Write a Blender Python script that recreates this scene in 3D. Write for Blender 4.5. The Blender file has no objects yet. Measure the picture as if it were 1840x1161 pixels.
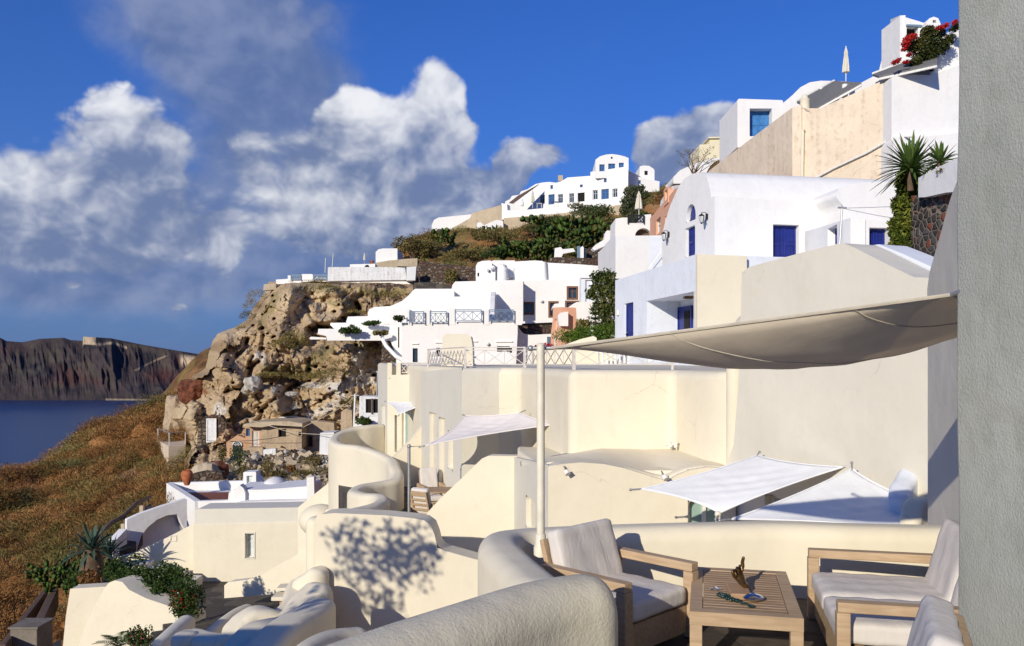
import bpy, bmesh, math, random
import numpy as np
from mathutils import Vector, Matrix
from mathutils.geometry import tessellate_polygon

# ------------------------------------------------------------------ camera, sky, sun
F, CX, HZ = 1500.0, 920.0, 645.0          # focal length, principal column, horizon row of the 1840 px photograph
scene = bpy.context.scene
cam_d = bpy.data.cameras.new("camera"); cam = bpy.data.objects.new("camera", cam_d)
scene.collection.objects.link(cam); scene.camera = cam
cam_d.sensor_width = 36.0; cam_d.lens = 36.0 * F / 1840.0; cam_d.shift_y = 64.5 / 1840.0
cam_d.clip_start = 0.05; cam_d.clip_end = 20000
cam.location = (0, 0, 0); cam.rotation_euler = (math.radians(90), 0, 0)
scene.render.resolution_x = 1024; scene.render.resolution_y = 646
scene.view_settings.view_transform = 'Standard'; scene.view_settings.look = 'None'
scene.view_settings.exposure = 0.10; scene.view_settings.gamma = 1.0

SUN_A, SUN_E = math.radians(30), math.radians(20)
sun_dir = Vector((-math.sin(SUN_A)*math.cos(SUN_E), -math.cos(SUN_A)*math.cos(SUN_E), math.sin(SUN_E)))
sd = bpy.data.lights.new("sun", 'SUN'); sd.energy = 4.0; sd.angle = math.radians(0.5); sd.color = (1.0, 0.925, 0.78)
so = bpy.data.objects.new("sun", sd); scene.collection.objects.link(so)
so.rotation_euler = sun_dir.to_track_quat('Z', 'Y').to_euler()

world = bpy.data.worlds.new("World"); scene.world = world; world.use_nodes = True
WT = world.node_tree; WT.nodes.clear()

class V:                                   # a small expression wrapper over math nodes
    def __init__(s, t, sock): s.t, s.s = t, sock
    def _op(s, op, *a, clamp=False):
        n = s.t.nodes.new('ShaderNodeMath'); n.operation = op; n.use_clamp = clamp
        s.t.links.new(s.s, n.inputs[0])
        for i, b in enumerate(a):
            if isinstance(b, V): s.t.links.new(b.s, n.inputs[i+1])
            else: n.inputs[i+1].default_value = b
        return V(s.t, n.outputs[0])
    def __add__(s, b): return s._op('ADD', b)
    def __radd__(s, b): return s._op('ADD', b)
    def __sub__(s, b): return s._op('SUBTRACT', b)
    def __mul__(s, b): return s._op('MULTIPLY', b)
    def __rmul__(s, b): return s._op('MULTIPLY', b)
    def __truediv__(s, b): return s._op('DIVIDE', b)
    def clamp(s): return s._op('ADD', 0.0, clamp=True)
    def step(s, a, b):
        n = s.t.nodes.new('ShaderNodeMapRange'); n.interpolation_type = 'SMOOTHSTEP'
        s.t.links.new(s.s, n.inputs[0]); n.inputs[1].default_value = a; n.inputs[2].default_value = b
        return V(s.t, n.outputs[0])

def noise_node(t, vec, scale, detail=6, rough=0.55, dist=0.0):
    n = t.nodes.new('ShaderNodeTexNoise'); n.inputs['Scale'].default_value = scale
    n.inputs['Detail'].default_value = detail; n.inputs['Roughness'].default_value = rough
    n.inputs['Distortion'].default_value = dist
    t.links.new(vec, n.inputs['Vector']); return n

def mixc(t, fac, a, b, blend='MIX'):
    n = t.nodes.new('ShaderNodeMix'); n.data_type = 'RGBA'; n.blend_type = blend
    if isinstance(fac, (int, float)): n.inputs[0].default_value = fac
    else: t.links.new(fac.s if isinstance(fac, V) else fac, n.inputs[0])
    for i, c in ((6, a), (7, b)):
        if isinstance(c, tuple): n.inputs[i].default_value = (c[0], c[1], c[2], 1)
        else: t.links.new(c, n.inputs[i])
    return n.outputs[2]

def build_world():
    t = WT; L = t.links
    tc = t.nodes.new('ShaderNodeTexCoord'); d = tc.outputs['Generated']
    sep = t.nodes.new('ShaderNodeSeparateXYZ'); L.new(d, sep.inputs[0])
    x, y, z = (V(t, sep.outputs[i]) for i in range(3))
    az = x._op('ARCTAN2', y)
    hyp = (x*x + y*y)._op('SQRT')
    el = z._op('ARCTAN2', hyp)
    sky = t.nodes.new('ShaderNodeTexSky'); sky.sky_type = 'NISHITA'; sky.sun_disc = False
    sky.sun_elevation = SUN_E; sky.sun_rotation = math.pi + SUN_A
    sky.altitude = 150; sky.air_density = 1.0; sky.dust_density = 0.4; sky.ozone_density = 3.0
    # polarised deep autumn blue
    g = t.nodes.new('ShaderNodeGamma'); g.inputs[1].default_value = 1.0; L.new(sky.outputs[0], g.inputs[0])
    deep = mixc(t, 1.0, g.outputs[0], SKY_TINT, 'MULTIPLY')
    def blobs(lst):
        tot = None
        for (px, py, rx, ry, w) in lst:
            a0 = math.atan((px-CX)/F); e0 = math.atan((HZ-py)/math.hypot(F, px-CX))
            dx = (az - a0) * (F/rx); dy = (el - e0) * (F/ry)
            e = ((dx*dx + dy*dy) * -1.0)._op('EXPONENT') * w if False else None
            q = dx*dx + dy*dy
            n = q._op('MULTIPLY', -1.0)
            ex = t.nodes.new('ShaderNodeMath'); ex.operation = 'EXPONENT'; L.new(n.s, ex.inputs[0])
            e = V(t, ex.outputs[0]) * w
            tot = e if tot is None else tot + e
        return tot
    def field(off):
        mp = t.nodes.new('ShaderNodeMapping'); L.new(d, mp.inputs[0]); mp.inputs['Scale'].default_value = (1, 1, 1.2); mp.inputs['Location'].default_value = off
        wn = noise_node(t, mp.outputs[0], 9, 3, 0.55)
        ad = t.nodes.new('ShaderNodeMix'); ad.data_type = 'RGBA'; ad.blend_type = 'LINEAR_LIGHT'; ad.inputs[0].default_value = 0.035
        L.new(mp.outputs[0], ad.inputs[6]); L.new(wn.outputs['Color'], ad.inputs[7])
        n1 = V(t, noise_node(t, mp.outputs[0], 5.0, 9, 0.53).outputs[0])
        vo = t.nodes.new('ShaderNodeTexVoronoi'); vo.feature = 'F1'; vo.inputs['Scale'].default_value = 15; vo.inputs['Detail'].default_value = 3.0
        vo.inputs['Roughness'].default_value = 0.55; L.new(ad.outputs[2], vo.inputs['Vector'])
        return (n1-0.5)*1.25 + (V(t, vo.outputs['Distance'])*-1.0 + 0.50)*0.95, n1
    f0, n1 = field((0, 0, 0)); f1, n1b = field((0.011, 0.003, -0.016))
    mp = t.nodes.new('ShaderNodeMapping'); L.new(d, mp.inputs[0]); mp.inputs['Scale'].default_value = (1, 1, 1.35)
    ns = V(t, noise_node(t, mp.outputs[0], 4.2, 6, 0.55).outputs[0])
    mps = t.nodes.new('ShaderNodeMapping'); L.new(d, mps.inputs[0]); mps.inputs['Scale'].default_value = (1, 1, 5)
    nst = V(t, noise_node(t, mps.outputs[0], 5.0, 7, 0.55).outputs[0])
    # dusky band towards the horizon
    hz = (el._op('MAXIMUM', 0.0))*(-4.2)
    hx = t.nodes.new('ShaderNodeMath'); hx.operation = 'EXPONENT'; L.new(hz.s, hx.inputs[0])
    skyc = mixc(t, V(t, hx.outputs[0])*0.98, deep2(t, deep), (0.110, 0.180, 0.370))
    # soft grey veil
    soft = blobs([(430,70,190,140,.95), (300,30,150,90,.6), (520,170,140,120,.6), (480,320,150,130,.8), (640,380,240,110,.8), (160,440,300,100,.85), (520,460,380,70,.7), (60,520,300,50,.5), (740,50,60,40,.3), (120,330,200,120,.4)])
    a_soft = (soft + (ns-0.5)*1.9 + f0*0.30).step(0.05, 1.0) * 0.85
    low = blobs([(60,560,260,26,.4), (300,545,180,22,.3), (250,610,200,16,.25), (560,520,200,60,.35), (410,480,26,60,.6)])
    a_low = (low + (nst-0.5)*1.3).step(0.25, 0.75) * 0.5
    cum = blobs([(70,330,100,75,.90), (215,215,75,65,.85), (290,300,80,80,.80), (60,420,140,60,.7), (220,420,120,60,.75),
                 (640,400,210,60,.55), (150,430,210,60,.5), (700,230,95,65,.95), (792,165,42,55,.95), (630,200,60,42,.7), (590,290,110,70,.75), (750,320,100,75,.85),
                 (640,400,150,60,.7), (838,235,30,34,.6), (932,285,42,50,.95), (880,345,50,45,.7), (985,275,40,26,.6), (740,420,110,40,.5),
                 (1185,245,34,36,.85), (1290,230,50,50,1.0), (1200,300,70,40,.8), (1160,260,40,40,.4), (1250,270,60,60,.5), (870,360,60,60,.3), (1330,280,80,60,.7), (75,455,18,9,.55), (320,552,22,8,.5), (130,512,16,7,.5),
                 (440,260,50,40,.5), (400,440,26,60,.55)])
    dens = cum*1.2 + f0*0.58 + 0.19
    a_cum = dens.step(0.38, 0.70)
    lit = blobs([(50,300,90,55,.7), (215,185,75,50,.8), (310,240,50,50,.3), (690,190,100,50,1.0), (795,140,42,50,.85), (625,180,55,30,.6), (560,190,40,30,.4),
                 (932,250,42,34,.6), (980,275,40,26,.45), (1290,195,42,38,.55), (1180,225,34,30,.6), (845,235,30,30,.5), (440,260,50,30,.3), (560,360,100,40,.35), (870,350,50,40,.3),
                 (130,390,140,40,.2), (600,400,130,30,.35), (410,450,30,60,.3)])
    relief = f0 - f1
    br = (lit*0.95 + relief*0.75 + (n1-0.5)*0.6 + 0.12).step(-0.15, 1.35)
    c_cum = mixc(t, br, (0.150, 0.205, 0.365), (0.84, 0.85, 0.88))
    c_veil = mixc(t, (n1 + relief*0.25).step(0.25, 0.75), (0.110, 0.165, 0.330), (0.245, 0.295, 0.450))
    c1 = mixc(t, a_soft, skyc, c_veil)
    c2 = mixc(t, a_low, c1, (0.20, 0.26, 0.43))
    c3 = mixc(t, a_cum * 0.95, c2, c_cum)
    bg = t.nodes.new('ShaderNodeBackground'); L.new(c3, bg.inputs[0]); bg.inputs[1].default_value = 1.0
    out = t.nodes.new('ShaderNodeOutputWorld'); L.new(bg.outputs[0], out.inputs[0])

SKY_STR = 0.085
SKY_TINT = (0.155, 0.60, 1.50)
def deep2(t, c):                           # Nishita radiance times strength; the cloud colours are already radiances
    n = t.nodes.new('ShaderNodeVectorMath'); n.operation = 'SCALE'; t.links.new(c, n.inputs[0]); n.inputs[3].default_value = SKY_STR
    return n.outputs[0]
build_world()

# ------------------------------------------------------------------ helpers
col = scene.collection
rnd = random.Random(7)
npr = np.random.default_rng(11)

def P(px, py, Y): return Vector(((px-CX)/F*Y, Y, (HZ-py)/F*Y))
def XY(px, Y): return ((px-CX)/F*Y, Y)
def ZZ(py, Y): return (HZ-py)/F*Y

def tag(o, label=None, cat=None, group=None, kind=None):
    if label: o['label'] = label
    if cat: o['category'] = cat
    if group: o['group'] = group
    if kind: o['kind'] = kind
    elif label: o['kind'] = 'thing'
    return o

def thing(name, label, cat, loc, group=None, rz=0):
    o = bpy.data.objects.new(name, None); o.empty_display_size = 0.2
    col.objects.link(o); o.location = loc; o.rotation_euler = (0, 0, rz)
    return tag(o, label, cat, group)

class MB:
    def __init__(s): s.v, s.f = [], []
    def add(s, vs, fs):
        k = len(s.v); s.v += [tuple(v) for v in vs]; s.f += [tuple(i+k for i in f) for f in fs]; return s
    def box(s, c, d, R=None):
        hx, hy, hz = d[0]/2, d[1]/2, d[2]/2
        vs = [Vector((a*hx, b*hy, e*hz)) for a in (-1, 1) for b in (-1, 1) for e in (-1, 1)]
        if R is not None: vs = [R @ v for v in vs]
        c = Vector(c)
        return s.add([v+c for v in vs], [(0,1,3,2),(4,6,7,5),(0,4,5,1),(2,3,7,6),(0,2,6,4),(1,5,7,3)])
    def bar(s, a, b, w, h=None):
        a, b = Vector(a), Vector(b); d = b-a; l = d.length
        if l < 1e-6: return s
        R = d.to_track_quat('X', 'Z').to_matrix()
        return s.box((a+b)/2, (l, w, h or w), R)
    def tube(s, pts, rads, n=10, cap=True):
        pts = [Vector(p) for p in pts]
        if not hasattr(rads, '__len__'): rads = [rads]*len(pts)
        vs, fs = [], []
        up = None
        for i, p in enumerate(pts):
            t = (pts[min(i+1, len(pts)-1)] - pts[max(i-1, 0)]).normalized()
            if up is None: up = Vector((1, 0, 0)) if abs(t.x) < 0.9 else Vector((0, 1, 0))
            a = (up - t*up.dot(t)).normalized(); up = a; b = t.cross(a)
            for k in range(n):
                th = 2*math.pi*k/n
                vs.append(p + (a*math.cos(th) + b*math.sin(th))*rads[i])
        for i in range(len(pts)-1):
            for k in range(n):
                fs.append((i*n+k, i*n+(k+1) % n, (i+1)*n+(k+1) % n, (i+1)*n+k))
        if cap: fs += [tuple(range(n-1, -1, -1)), tuple((len(pts)-1)*n+k for k in range(n))]
        return s.add(vs, fs)
    def lathe(s, c, prof, n=24):               # prof: (radius, z)
        c = Vector(c); vs = []; fs = []
        for r, z in prof:
            for k in range(n):
                th = 2*math.pi*k/n; vs.append(c + Vector((r*math.cos(th), r*math.sin(th), z)))
        for i in range(len(prof)-1):
            for k in range(n): fs.append((i*n+k, i*n+(k+1) % n, (i+1)*n+(k+1) % n, (i+1)*n+k))
        fs += [tuple(range(n-1, -1, -1)), tuple((len(prof)-1)*n+k for k in range(n))]
        return s.add(vs, fs)
    def ball(s, c, r, nu=12, nv=8):
        c = Vector(c); r = r if hasattr(r, '__len__') else (r, r, r)
        prof = []
        vs = []; fs = []
        for i in range(nv+1):
            ph = -math.pi/2 + math.pi*i/nv
            for k in range(nu):
                th = 2*math.pi*k/nu
                vs.append(c + Vector((r[0]*math.cos(ph)*math.cos(th), r[1]*math.cos(ph)*math.sin(th), r[2]*math.sin(ph))))
        for i in range(nv):
            for k in range(nu): fs.append((i*nu+k, i*nu+(k+1) % nu, (i+1)*nu+(k+1) % nu, (i+1)*nu+k))
        return s.add(vs, fs)
    def build(s, name, mat, parent=None, bevel=0, seg=2, smooth=None, local=False, weld=False, origin=None):
        off = Vector((0, 0, 0))
        if parent is not None and not local: off = parent_world(parent)
        if origin is not None: off = Vector(origin)
        me = bpy.data.meshes.new(name)
        me.from_pydata([tuple(Vector(v)-off) for v in s.v], [], s.f)
        bm = bmesh.new(); bm.from_mesh(me)
        if weld: bmesh.ops.remove_doubles(bm, verts=bm.verts, dist=1e-4)
        bmesh.ops.recalc_face_normals(bm, faces=bm.faces); bm.to_mesh(me); bm.free()
        me.materials.append(mat)
        o = bpy.data.objects.new(name, me); col.objects.link(o)
        if parent is not None: o.parent = parent
        if origin is not None: o.location = origin
        if bevel:
            m = o.modifiers.new('bevel', 'BEVEL'); m.width = bevel; m.segments = seg; m.limit_method = 'ANGLE'; m.angle_limit = math.radians(35)
            m.harden_normals = False
        if smooth is None: smooth = bool(bevel)
        if smooth:
            me.shade_smooth()
            if bevel:
                w = o.modifiers.new('wn', 'WEIGHTED_NORMAL'); w.keep_sharp = True
            else: me.set_sharp_from_angle(angle=math.radians(50))
        return o

def parent_world(p):
    v = Vector(p.location)
    while p.parent is not None: p = p.parent; v += Vector(p.location)
    return v

def np_mesh(name, verts, faces, mat, parent=None, colattr=None, smooth=False, origin=None):
    """verts (n,3) float, faces (m,k) int with k 3 or 4, colattr (n,3)"""
    off = np.array(parent_world(parent)) if parent is not None else np.zeros(3)
    if origin is not None: off = np.array(origin)
    verts = np.asarray(verts, dtype=np.float64) - off
    me = bpy.data.meshes.new(name); n, m, k = len(verts), len(faces), faces.shape[1]
    me.vertices.add(n); me.vertices.foreach_set('co', verts.astype(np.float32).ravel())
    me.loops.add(m*k); me.loops.foreach_set('vertex_index', faces.astype(np.int32).ravel())
    me.polygons.add(m); me.polygons.foreach_set('loop_start', np.arange(0, m*k, k, dtype=np.int32))
    me.update(calc_edges=True)
    if colattr is not None:
        a = me.color_attributes.new('Col', 'FLOAT_COLOR', 'POINT')
        a.data.foreach_set('color', np.c_[colattr, np.ones(n)].astype(np.float32).ravel())
    if smooth: me.shade_smooth()
    me.materials.append(mat)
    o = bpy.data.objects.new(name, me); col.objects.link(o)
    if parent is not None: o.parent = parent
    if origin is not None: o.location = origin
    return o

def copy_tree(o, parent=None):
    c = o.copy(); col.objects.link(c)
    if parent is not None: c.parent = parent; c.matrix_parent_inverse = o.matrix_parent_inverse
    for ch in list(o.children): copy_tree(ch, c)
    return c

# numpy value noise / fbm
_tab = npr.random(65536)
def vnoise(x, y, z=None):
    if z is None: z = np.zeros_like(x)
    xi, yi, zi = np.floor(x).astype(np.int64), np.floor(y).astype(np.int64), np.floor(z).astype(np.int64)
    xf, yf, zf = x-xi, y-yi, z-zi
    xf, yf, zf = (t*t*(3-2*t) for t in (xf, yf, zf))
    def h(a, b, c): return _tab[(a*7919 + b*104729 + c*1299709 + (a*b) % 911*31) & 65535]
    def lp(a, b, t): return a+(b-a)*t
    return lp(lp(lp(h(xi,yi,zi),h(xi+1,yi,zi),xf), lp(h(xi,yi+1,zi),h(xi+1,yi+1,zi),xf), yf),
              lp(lp(h(xi,yi,zi+1),h(xi+1,yi,zi+1),xf), lp(h(xi,yi+1,zi+1),h(xi+1,yi+1,zi+1),xf), yf), zf)
def fbm(x, y, z=None, oct=5, g=0.5, ridged=False):
    x, y = np.asarray(x, float), np.asarray(y, float); z = np.zeros_like(x) if z is None else np.asarray(z, float)
    s = 0; a = 1; tot = 0
    for o in range(oct):
        n = vnoise(x*2**o+17*o, y*2**o+5*o, z*2**o+9*o)
        if ridged: n = 1-abs(2*n-1)
        s = s+a*n; tot += a; a *= g
    return s/tot

# ------------------------------------------------------------------ materials
def new_mat(name):
    m = bpy.data.materials.new(name); m.use_nodes = True; t = m.node_tree
    b = t.nodes['Principled BSDF']; tc = t.nodes.new('ShaderNodeTexCoord')
    return m, t, b, tc.outputs['Object']
def bump(t, b, h, strength, dist=0.01, prev=None):
    n = t.nodes.new('ShaderNodeBump'); n.inputs['Strength'].default_value = strength; n.inputs['Distance'].default_value = dist
    t.links.new(h, n.inputs['Height'])
    if prev is not None: t.links.new(prev, n.inputs['Normal'])
    if b is not None: t.links.new(n.outputs[0], b.inputs['Normal'])
    return n.outputs[0]

def plaster(name, c, var=0.10, stain=0.25, stain_c=None, sc=1.0, bstr=0.25, bdist=0.01, fine=40, big=0.6):
    m, t, b, tc = new_mat(name); L = t.links
    stain_c = stain_c or tuple(x*f for x, f in zip(c, (0.80, 0.76, 0.66)))
    n1 = V(t, noise_node(t, tc, 0.8*sc, 6, 0.6).outputs[0])
    mp = t.nodes.new('ShaderNodeMapping'); L.new(tc, mp.inputs[0]); mp.inputs['Scale'].default_value = (3*sc, 3*sc, 0.25*sc)
    ns = V(t, noise_node(t, mp.outputs[0], 1.3, 6, 0.62).outputs[0])
    n3 = V(t, noise_node(t, tc, 5*sc, 5, 0.65).outputs[0])
    c1 = mixc(t, n1.step(0.3, 0.75), c, tuple(x*(1-var) for x in c))
    nm = V(t, noise_node(t, tc, 2.3*sc, 7, 0.7, 1.2).outputs[0])
    c1 = mixc(t, nm.step(0.48, 0.72)*0.6, c1, tuple(x*(1-var*0.9)*f for x, f in zip(c, (1.0, 0.985, 0.95))))
    vc = t.nodes.new('ShaderNodeTexVoronoi'); vc.feature = 'DISTANCE_TO_EDGE'; vc.inputs['Scale'].default_value = 0.55*sc
    wv = t.nodes.new('ShaderNodeMix'); wv.data_type = 'RGBA'; wv.blend_type = 'LINEAR_LIGHT'; wv.inputs[0].default_value = 0.25
    L.new(tc, wv.inputs[6]); L.new(noise_node(t, tc, 1.7*sc, 6, 0.65).outputs['Color'], wv.inputs[7]); L.new(wv.outputs[2], vc.inputs['Vector'])
    crack = (V(t, vc.outputs['Distance'])*-1.0 + 0.0045).step(0.0, 0.004) * n1.step(0.5, 0.62)
    c1 = mixc(t, crack*min(0.5, stain*1.6), c1, tuple(x*0.62 for x in stain_c))
    c2 = mixc(t, (ns*n3*3.6).step(0.85, 1.6) * stain, c1, stain_c)
    L.new(c2, b.inputs['Base Color']); b.inputs['Roughness'].default_value = 0.92
    b.inputs['Specular IOR Level'].default_value = 0.15
    nf = noise_node(t, tc, fine*sc, 5, 0.6).outputs[0]
    nb = noise_node(t, tc, 2.2*sc, 3, 0.5).outputs[0]
    p = bump(t, None, nb, big, 0.03/sc)
    bump(t, b, nf, bstr, bdist, p)
    return m

def flat(name, c, rough=0.6, metal=0, var=0.15, sc=6, bstr=0.1, spec=0.4):
    m, t, b, tc = new_mat(name)
    n = V(t, noise_node(t, tc, sc, 5, 0.6).outputs[0])
    t.links.new(mixc(t, n.step(0.3, 0.7), tuple(x*(1-var) for x in c), tuple(min(1, x*(1+var*0.4)) for x in c)), b.inputs['Base Color'])
    b.inputs['Roughness'].default_value = rough; b.inputs['Metallic'].default_value = metal; b.inputs['Specular IOR Level'].default_value = spec
    if bstr: bump(t, b, noise_node(t, tc, sc*8, 4, 0.6).outputs[0], bstr, 0.004)
    return m

def attr_mat(name, rough=0.95, bsc=2.0, bstr=0.5, bdist=0.1, trans=0.0, mott=0.25, bsc2=None):
    m, t, b, tc = new_mat(name); L = t.links
    a = t.nodes.new('ShaderNodeAttribute'); a.attribute_name = 'Col'
    n = V(t, noise_node(t, tc, bsc*1.7, 6, 0.65).outputs[0])
    c = mixc(t, n.step(0.3, 0.7), (1-mott,)*3, (1+mott*0.3,)*3)
    cc = mixc(t, 1.0, a.outputs['Color'], c, 'MULTIPLY')
    L.new(cc, b.inputs['Base Color']); b.inputs['Roughness'].default_value = rough; b.inputs['Specular IOR Level'].default_value = 0.15
    if bstr:
        p = bump(t, b, noise_node(t, tc, bsc, 8, 0.65).outputs[0], bstr, bdist)
        if bsc2: bump(t, b, noise_node(t, tc, bsc2, 6, 0.7).outputs[0], bstr, bdist*0.3, p)
    if trans:
        tr = t.nodes.new('ShaderNodeBsdfTranslucent'); L.new(cc, tr.inputs[0])
        mx = t.nodes.new('ShaderNodeMixShader'); mx.inputs[0].default_value = trans
        L.new(b.outputs[0], mx.inputs[1]); L.new(tr.outputs[0], mx.inputs[2])
        L.new(mx.outputs[0], t.nodes['Material Output'].inputs[0])
    return m

def fabric(name, c, trans=0.25, weave=400, fold=0.4):
    m, t, b, tc = new_mat(name); L = t.links
    n = V(t, noise_node(t, tc, 3, 4, 0.6).outputs[0])
    cc = mixc(t, n.step(0.3, 0.7), c, tuple(x*0.93 for x in c))
    L.new(cc, b.inputs['Base Color']); b.inputs['Roughness'].default_value = 0.95; b.inputs['Specular IOR Level'].default_value = 0.1
    mp = t.nodes.new('ShaderNodeMapping'); L.new(tc, mp.inputs[0]); mp.inputs['Scale'].default_value = (4, 4, 1)
    p = bump(t, None, noise_node(t, mp.outputs[0], 2.5, 4, 0.6, 0.8).outputs[0], fold, 0.02)
    bump(t, b, noise_node(t, tc, weave, 2).outputs[0], 0.15, 0.001, p)
    if trans:
        tr = t.nodes.new('ShaderNodeBsdfTranslucent'); L.new(cc, tr.inputs[0])
        mx = t.nodes.new('ShaderNodeMixShader'); mx.inputs[0].default_value = trans
        L.new(b.outputs[0], mx.inputs[1]); L.new(tr.outputs[0], mx.inputs[2])
        L.new(mx.outputs[0], t.nodes['Material Output'].inputs[0])
    return m

def wood(name, c1, c2, sc=1.0, axis=0):
    m, t, b, tc = new_mat(name); L = t.links
    mp = t.nodes.new('ShaderNodeMapping'); L.new(tc, mp.inputs[0])
    s = [14*sc]*3; s[axis] = 1.2*sc; mp.inputs['Scale'].default_value = s
    n = V(t, noise_node(t, mp.outputs[0], 3.0, 7, 0.6, 0.6).outputs[0])
    n2 = V(t, noise_node(t, tc, 2.5, 3).outputs[0])
    cc = mixc(t, n.step(0.3, 0.72), c1, c2)
    cc = mixc(t, n2.step(0.45, 0.8) * 0.5, cc, tuple(x*0.72 for x in c2))
    L.new(cc, b.inputs['Base Color']); b.inputs['Roughness'].default_value = 0.7; b.inputs['Specular IOR Level'].default_value = 0.25
    bump(t, b, n.s, 0.25, 0.002)
    return m

def stonewall(name, cols, mortar, sc, mort_w=0.06, dist=0.04):
    m, t, b, tc = new_mat(name); L = t.links
    mp = t.nodes.new('ShaderNodeMapping'); L.new(tc, mp.inputs[0]); mp.inputs['Scale'].default_value = (sc, sc, sc*1.35)
    nz = noise_node(t, mp.outputs[0], 1.2, 3).outputs['Color']
    add = t.nodes.new('ShaderNodeMix'); add.data_type = 'RGBA'; add.blend_type = 'LINEAR_LIGHT'; add.inputs[0].default_value = 0.12
    L.new(mp.outputs[0], add.inputs[6]); L.new(nz, add.inputs[7])
    v1 = t.nodes.new('ShaderNodeTexVoronoi'); v1.feature = 'F1'; v1.inputs['Scale'].default_value = 1.0; v1.inputs['Randomness'].default_value = 0.8; L.new(add.outputs[2], v1.inputs['Vector'])
    v2 = t.nodes.new('ShaderNodeTexVoronoi'); v2.feature = 'DISTANCE_TO_EDGE'; v2.inputs['Scale'].default_value = 1.0; v2.inputs['Randomness'].default_value = 0.8; L.new(add.outputs[2], v2.inputs['Vector'])
    r = t.nodes.new('ShaderNodeValToRGB'); r.color_ramp.interpolation = 'CONSTANT'
    sp = t.nodes.new('ShaderNodeSeparateColor'); L.new(v1.outputs['Color'], sp.inputs[0]); L.new(sp.outputs[0], r.inputs[0])
    els = r.color_ramp.elements
    while len(els) < len(cols): els.new(0.5)
    for i, c in enumerate(cols): els[i].position = i/len(cols); els[i].color = (*c, 1)
    e = V(t, v2.outputs['Distance'])
    nn = V(t, noise_node(t, tc, 9, 5, 0.6).outputs[0])
    stone = mixc(t, nn.step(0.3, 0.7), r.outputs[0], (0.6, 0.6, 0.6), 'MULTIPLY')
    L.new(mixc(t, e.step(mort_w*0.5, mort_w), mortar, stone), b.inputs['Base Color'])
    b.inputs['Roughness'].default_value = 0.9
    h = e.step(0.0, mort_w*2.5)*1.0 + nn*0.35
    bump(t, b, h.s, 1.0, dist)
    return m

def glass(name, c=(0.03, 0.05, 0.07), rough=0.08):
    m, t, b, tc = new_mat(name); b.inputs['Base Color'].default_value = (*c, 1); b.inputs['Roughness'].default_value = rough
    b.inputs['Specular IOR Level'].default_value = 0.8
    bump(t, b, noise_node(t, tc, 1.5, 2).outputs[0], 0.05, 0.02)
    return m

M = {}
M['white']   = plaster('whitewash', (0.82, 0.80, 0.765), 0.05, 0.16, (0.55, 0.53, 0.50), 1.0, 0.25, 0.01, 14, 0.7)
M['white_far'] = plaster('whitewash_distant', (0.82, 0.80, 0.76), 0.04, 0.14, (0.58, 0.54, 0.48), 0.5, 0.2, 0.02, 8, 0.5)
M['white_old'] = plaster('peeling_whitewash', (0.74, 0.74, 0.73), 0.14, 0.8, (0.42, 0.32, 0.22), 1.2, 0.5, 0.02, 10, 0.8)
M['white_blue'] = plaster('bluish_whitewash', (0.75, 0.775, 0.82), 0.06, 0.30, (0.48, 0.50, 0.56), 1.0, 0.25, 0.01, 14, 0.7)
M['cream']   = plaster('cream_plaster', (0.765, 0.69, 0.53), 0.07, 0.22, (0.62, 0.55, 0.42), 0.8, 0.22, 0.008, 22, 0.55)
M['cream_d'] = plaster('cream_plaster_shade_tone', (0.70, 0.655, 0.55), 0.06, 0.16, (0.55, 0.50, 0.41), 0.8, 0.22, 0.008, 22, 0.6)  # grey of left-facing, grazing-lit walls put into the cream; reused on trims
M['cream_rough'] = plaster('rough_cream_render', (0.73, 0.66, 0.50), 0.10, 0.3, (0.52, 0.46, 0.35), 1.4, 0.7, 0.006, 44, 0.8)
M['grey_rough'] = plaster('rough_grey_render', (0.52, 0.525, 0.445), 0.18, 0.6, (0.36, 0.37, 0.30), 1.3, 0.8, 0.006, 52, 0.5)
M['pink']    = plaster('salmon_plaster', (0.76, 0.42, 0.27), 0.08, 0.12, (0.60, 0.36, 0.25))
M['yellow']  = plaster('pale_yellow_plaster', (0.78, 0.70, 0.48), 0.06, 0.1)
M['concrete']= plaster('weathered_concrete', (0.80, 0.665, 0.50), 0.14, 0.7, (0.50, 0.37, 0.24), 0.7, 0.6, 0.02, 9, 0.9)
M['dark_concrete'] = plaster('dark_concrete', (0.24, 0.205, 0.165), 0.25, 0.6, (0.08, 0.06, 0.045), 1.5, 0.6, 0.02, 10, 0.8)
M['retain']  = plaster('ochre_retaining_plaster', (0.52, 0.42, 0.29), 0.2, 0.8, (0.32, 0.24, 0.15), 0.6, 0.6, 0.03, 4, 0.9)
M['ruin']    = plaster('ruined_plaster', (0.50, 0.38, 0.25), 0.35, 1.0, (0.24, 0.18, 0.13), 1.2, 0.8, 0.05, 6, 1.0)
M['peach']   = plaster('old_peach_plaster', (0.55, 0.33, 0.19), 0.25, 0.7, (0.45, 0.38, 0.28), 1.2, 0.6, 0.03, 6, 0.8)
M['blue']    = flat('blue_paint', (0.012, 0.024, 0.20), 0.45, 0, 0.25, 3, 0.15)
M['blue_lt'] = flat('light_blue_paint', (0.05, 0.20, 0.48), 0.5, 0, 0.25, 4)
M['iron']    = flat('black_iron', (0.015, 0.015, 0.018), 0.5, 0.3)
M['rail_blue'] = flat('blue_grey_railing_paint', (0.16, 0.23, 0.31), 0.5)
M['rail_cream'] = flat('beige_railing_paint', (0.60, 0.55, 0.49), 0.6)
M['pole']    = flat('cream_pole_paint', (0.74, 0.68, 0.54), 0.45)
M['frame_w'] = flat('white_window_frame', (0.78, 0.76, 0.70), 0.5)
M['frame_br']= flat('brown_timber_frame', (0.17, 0.075, 0.035), 0.6)
M['glass']   = glass('window_glass')
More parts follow.
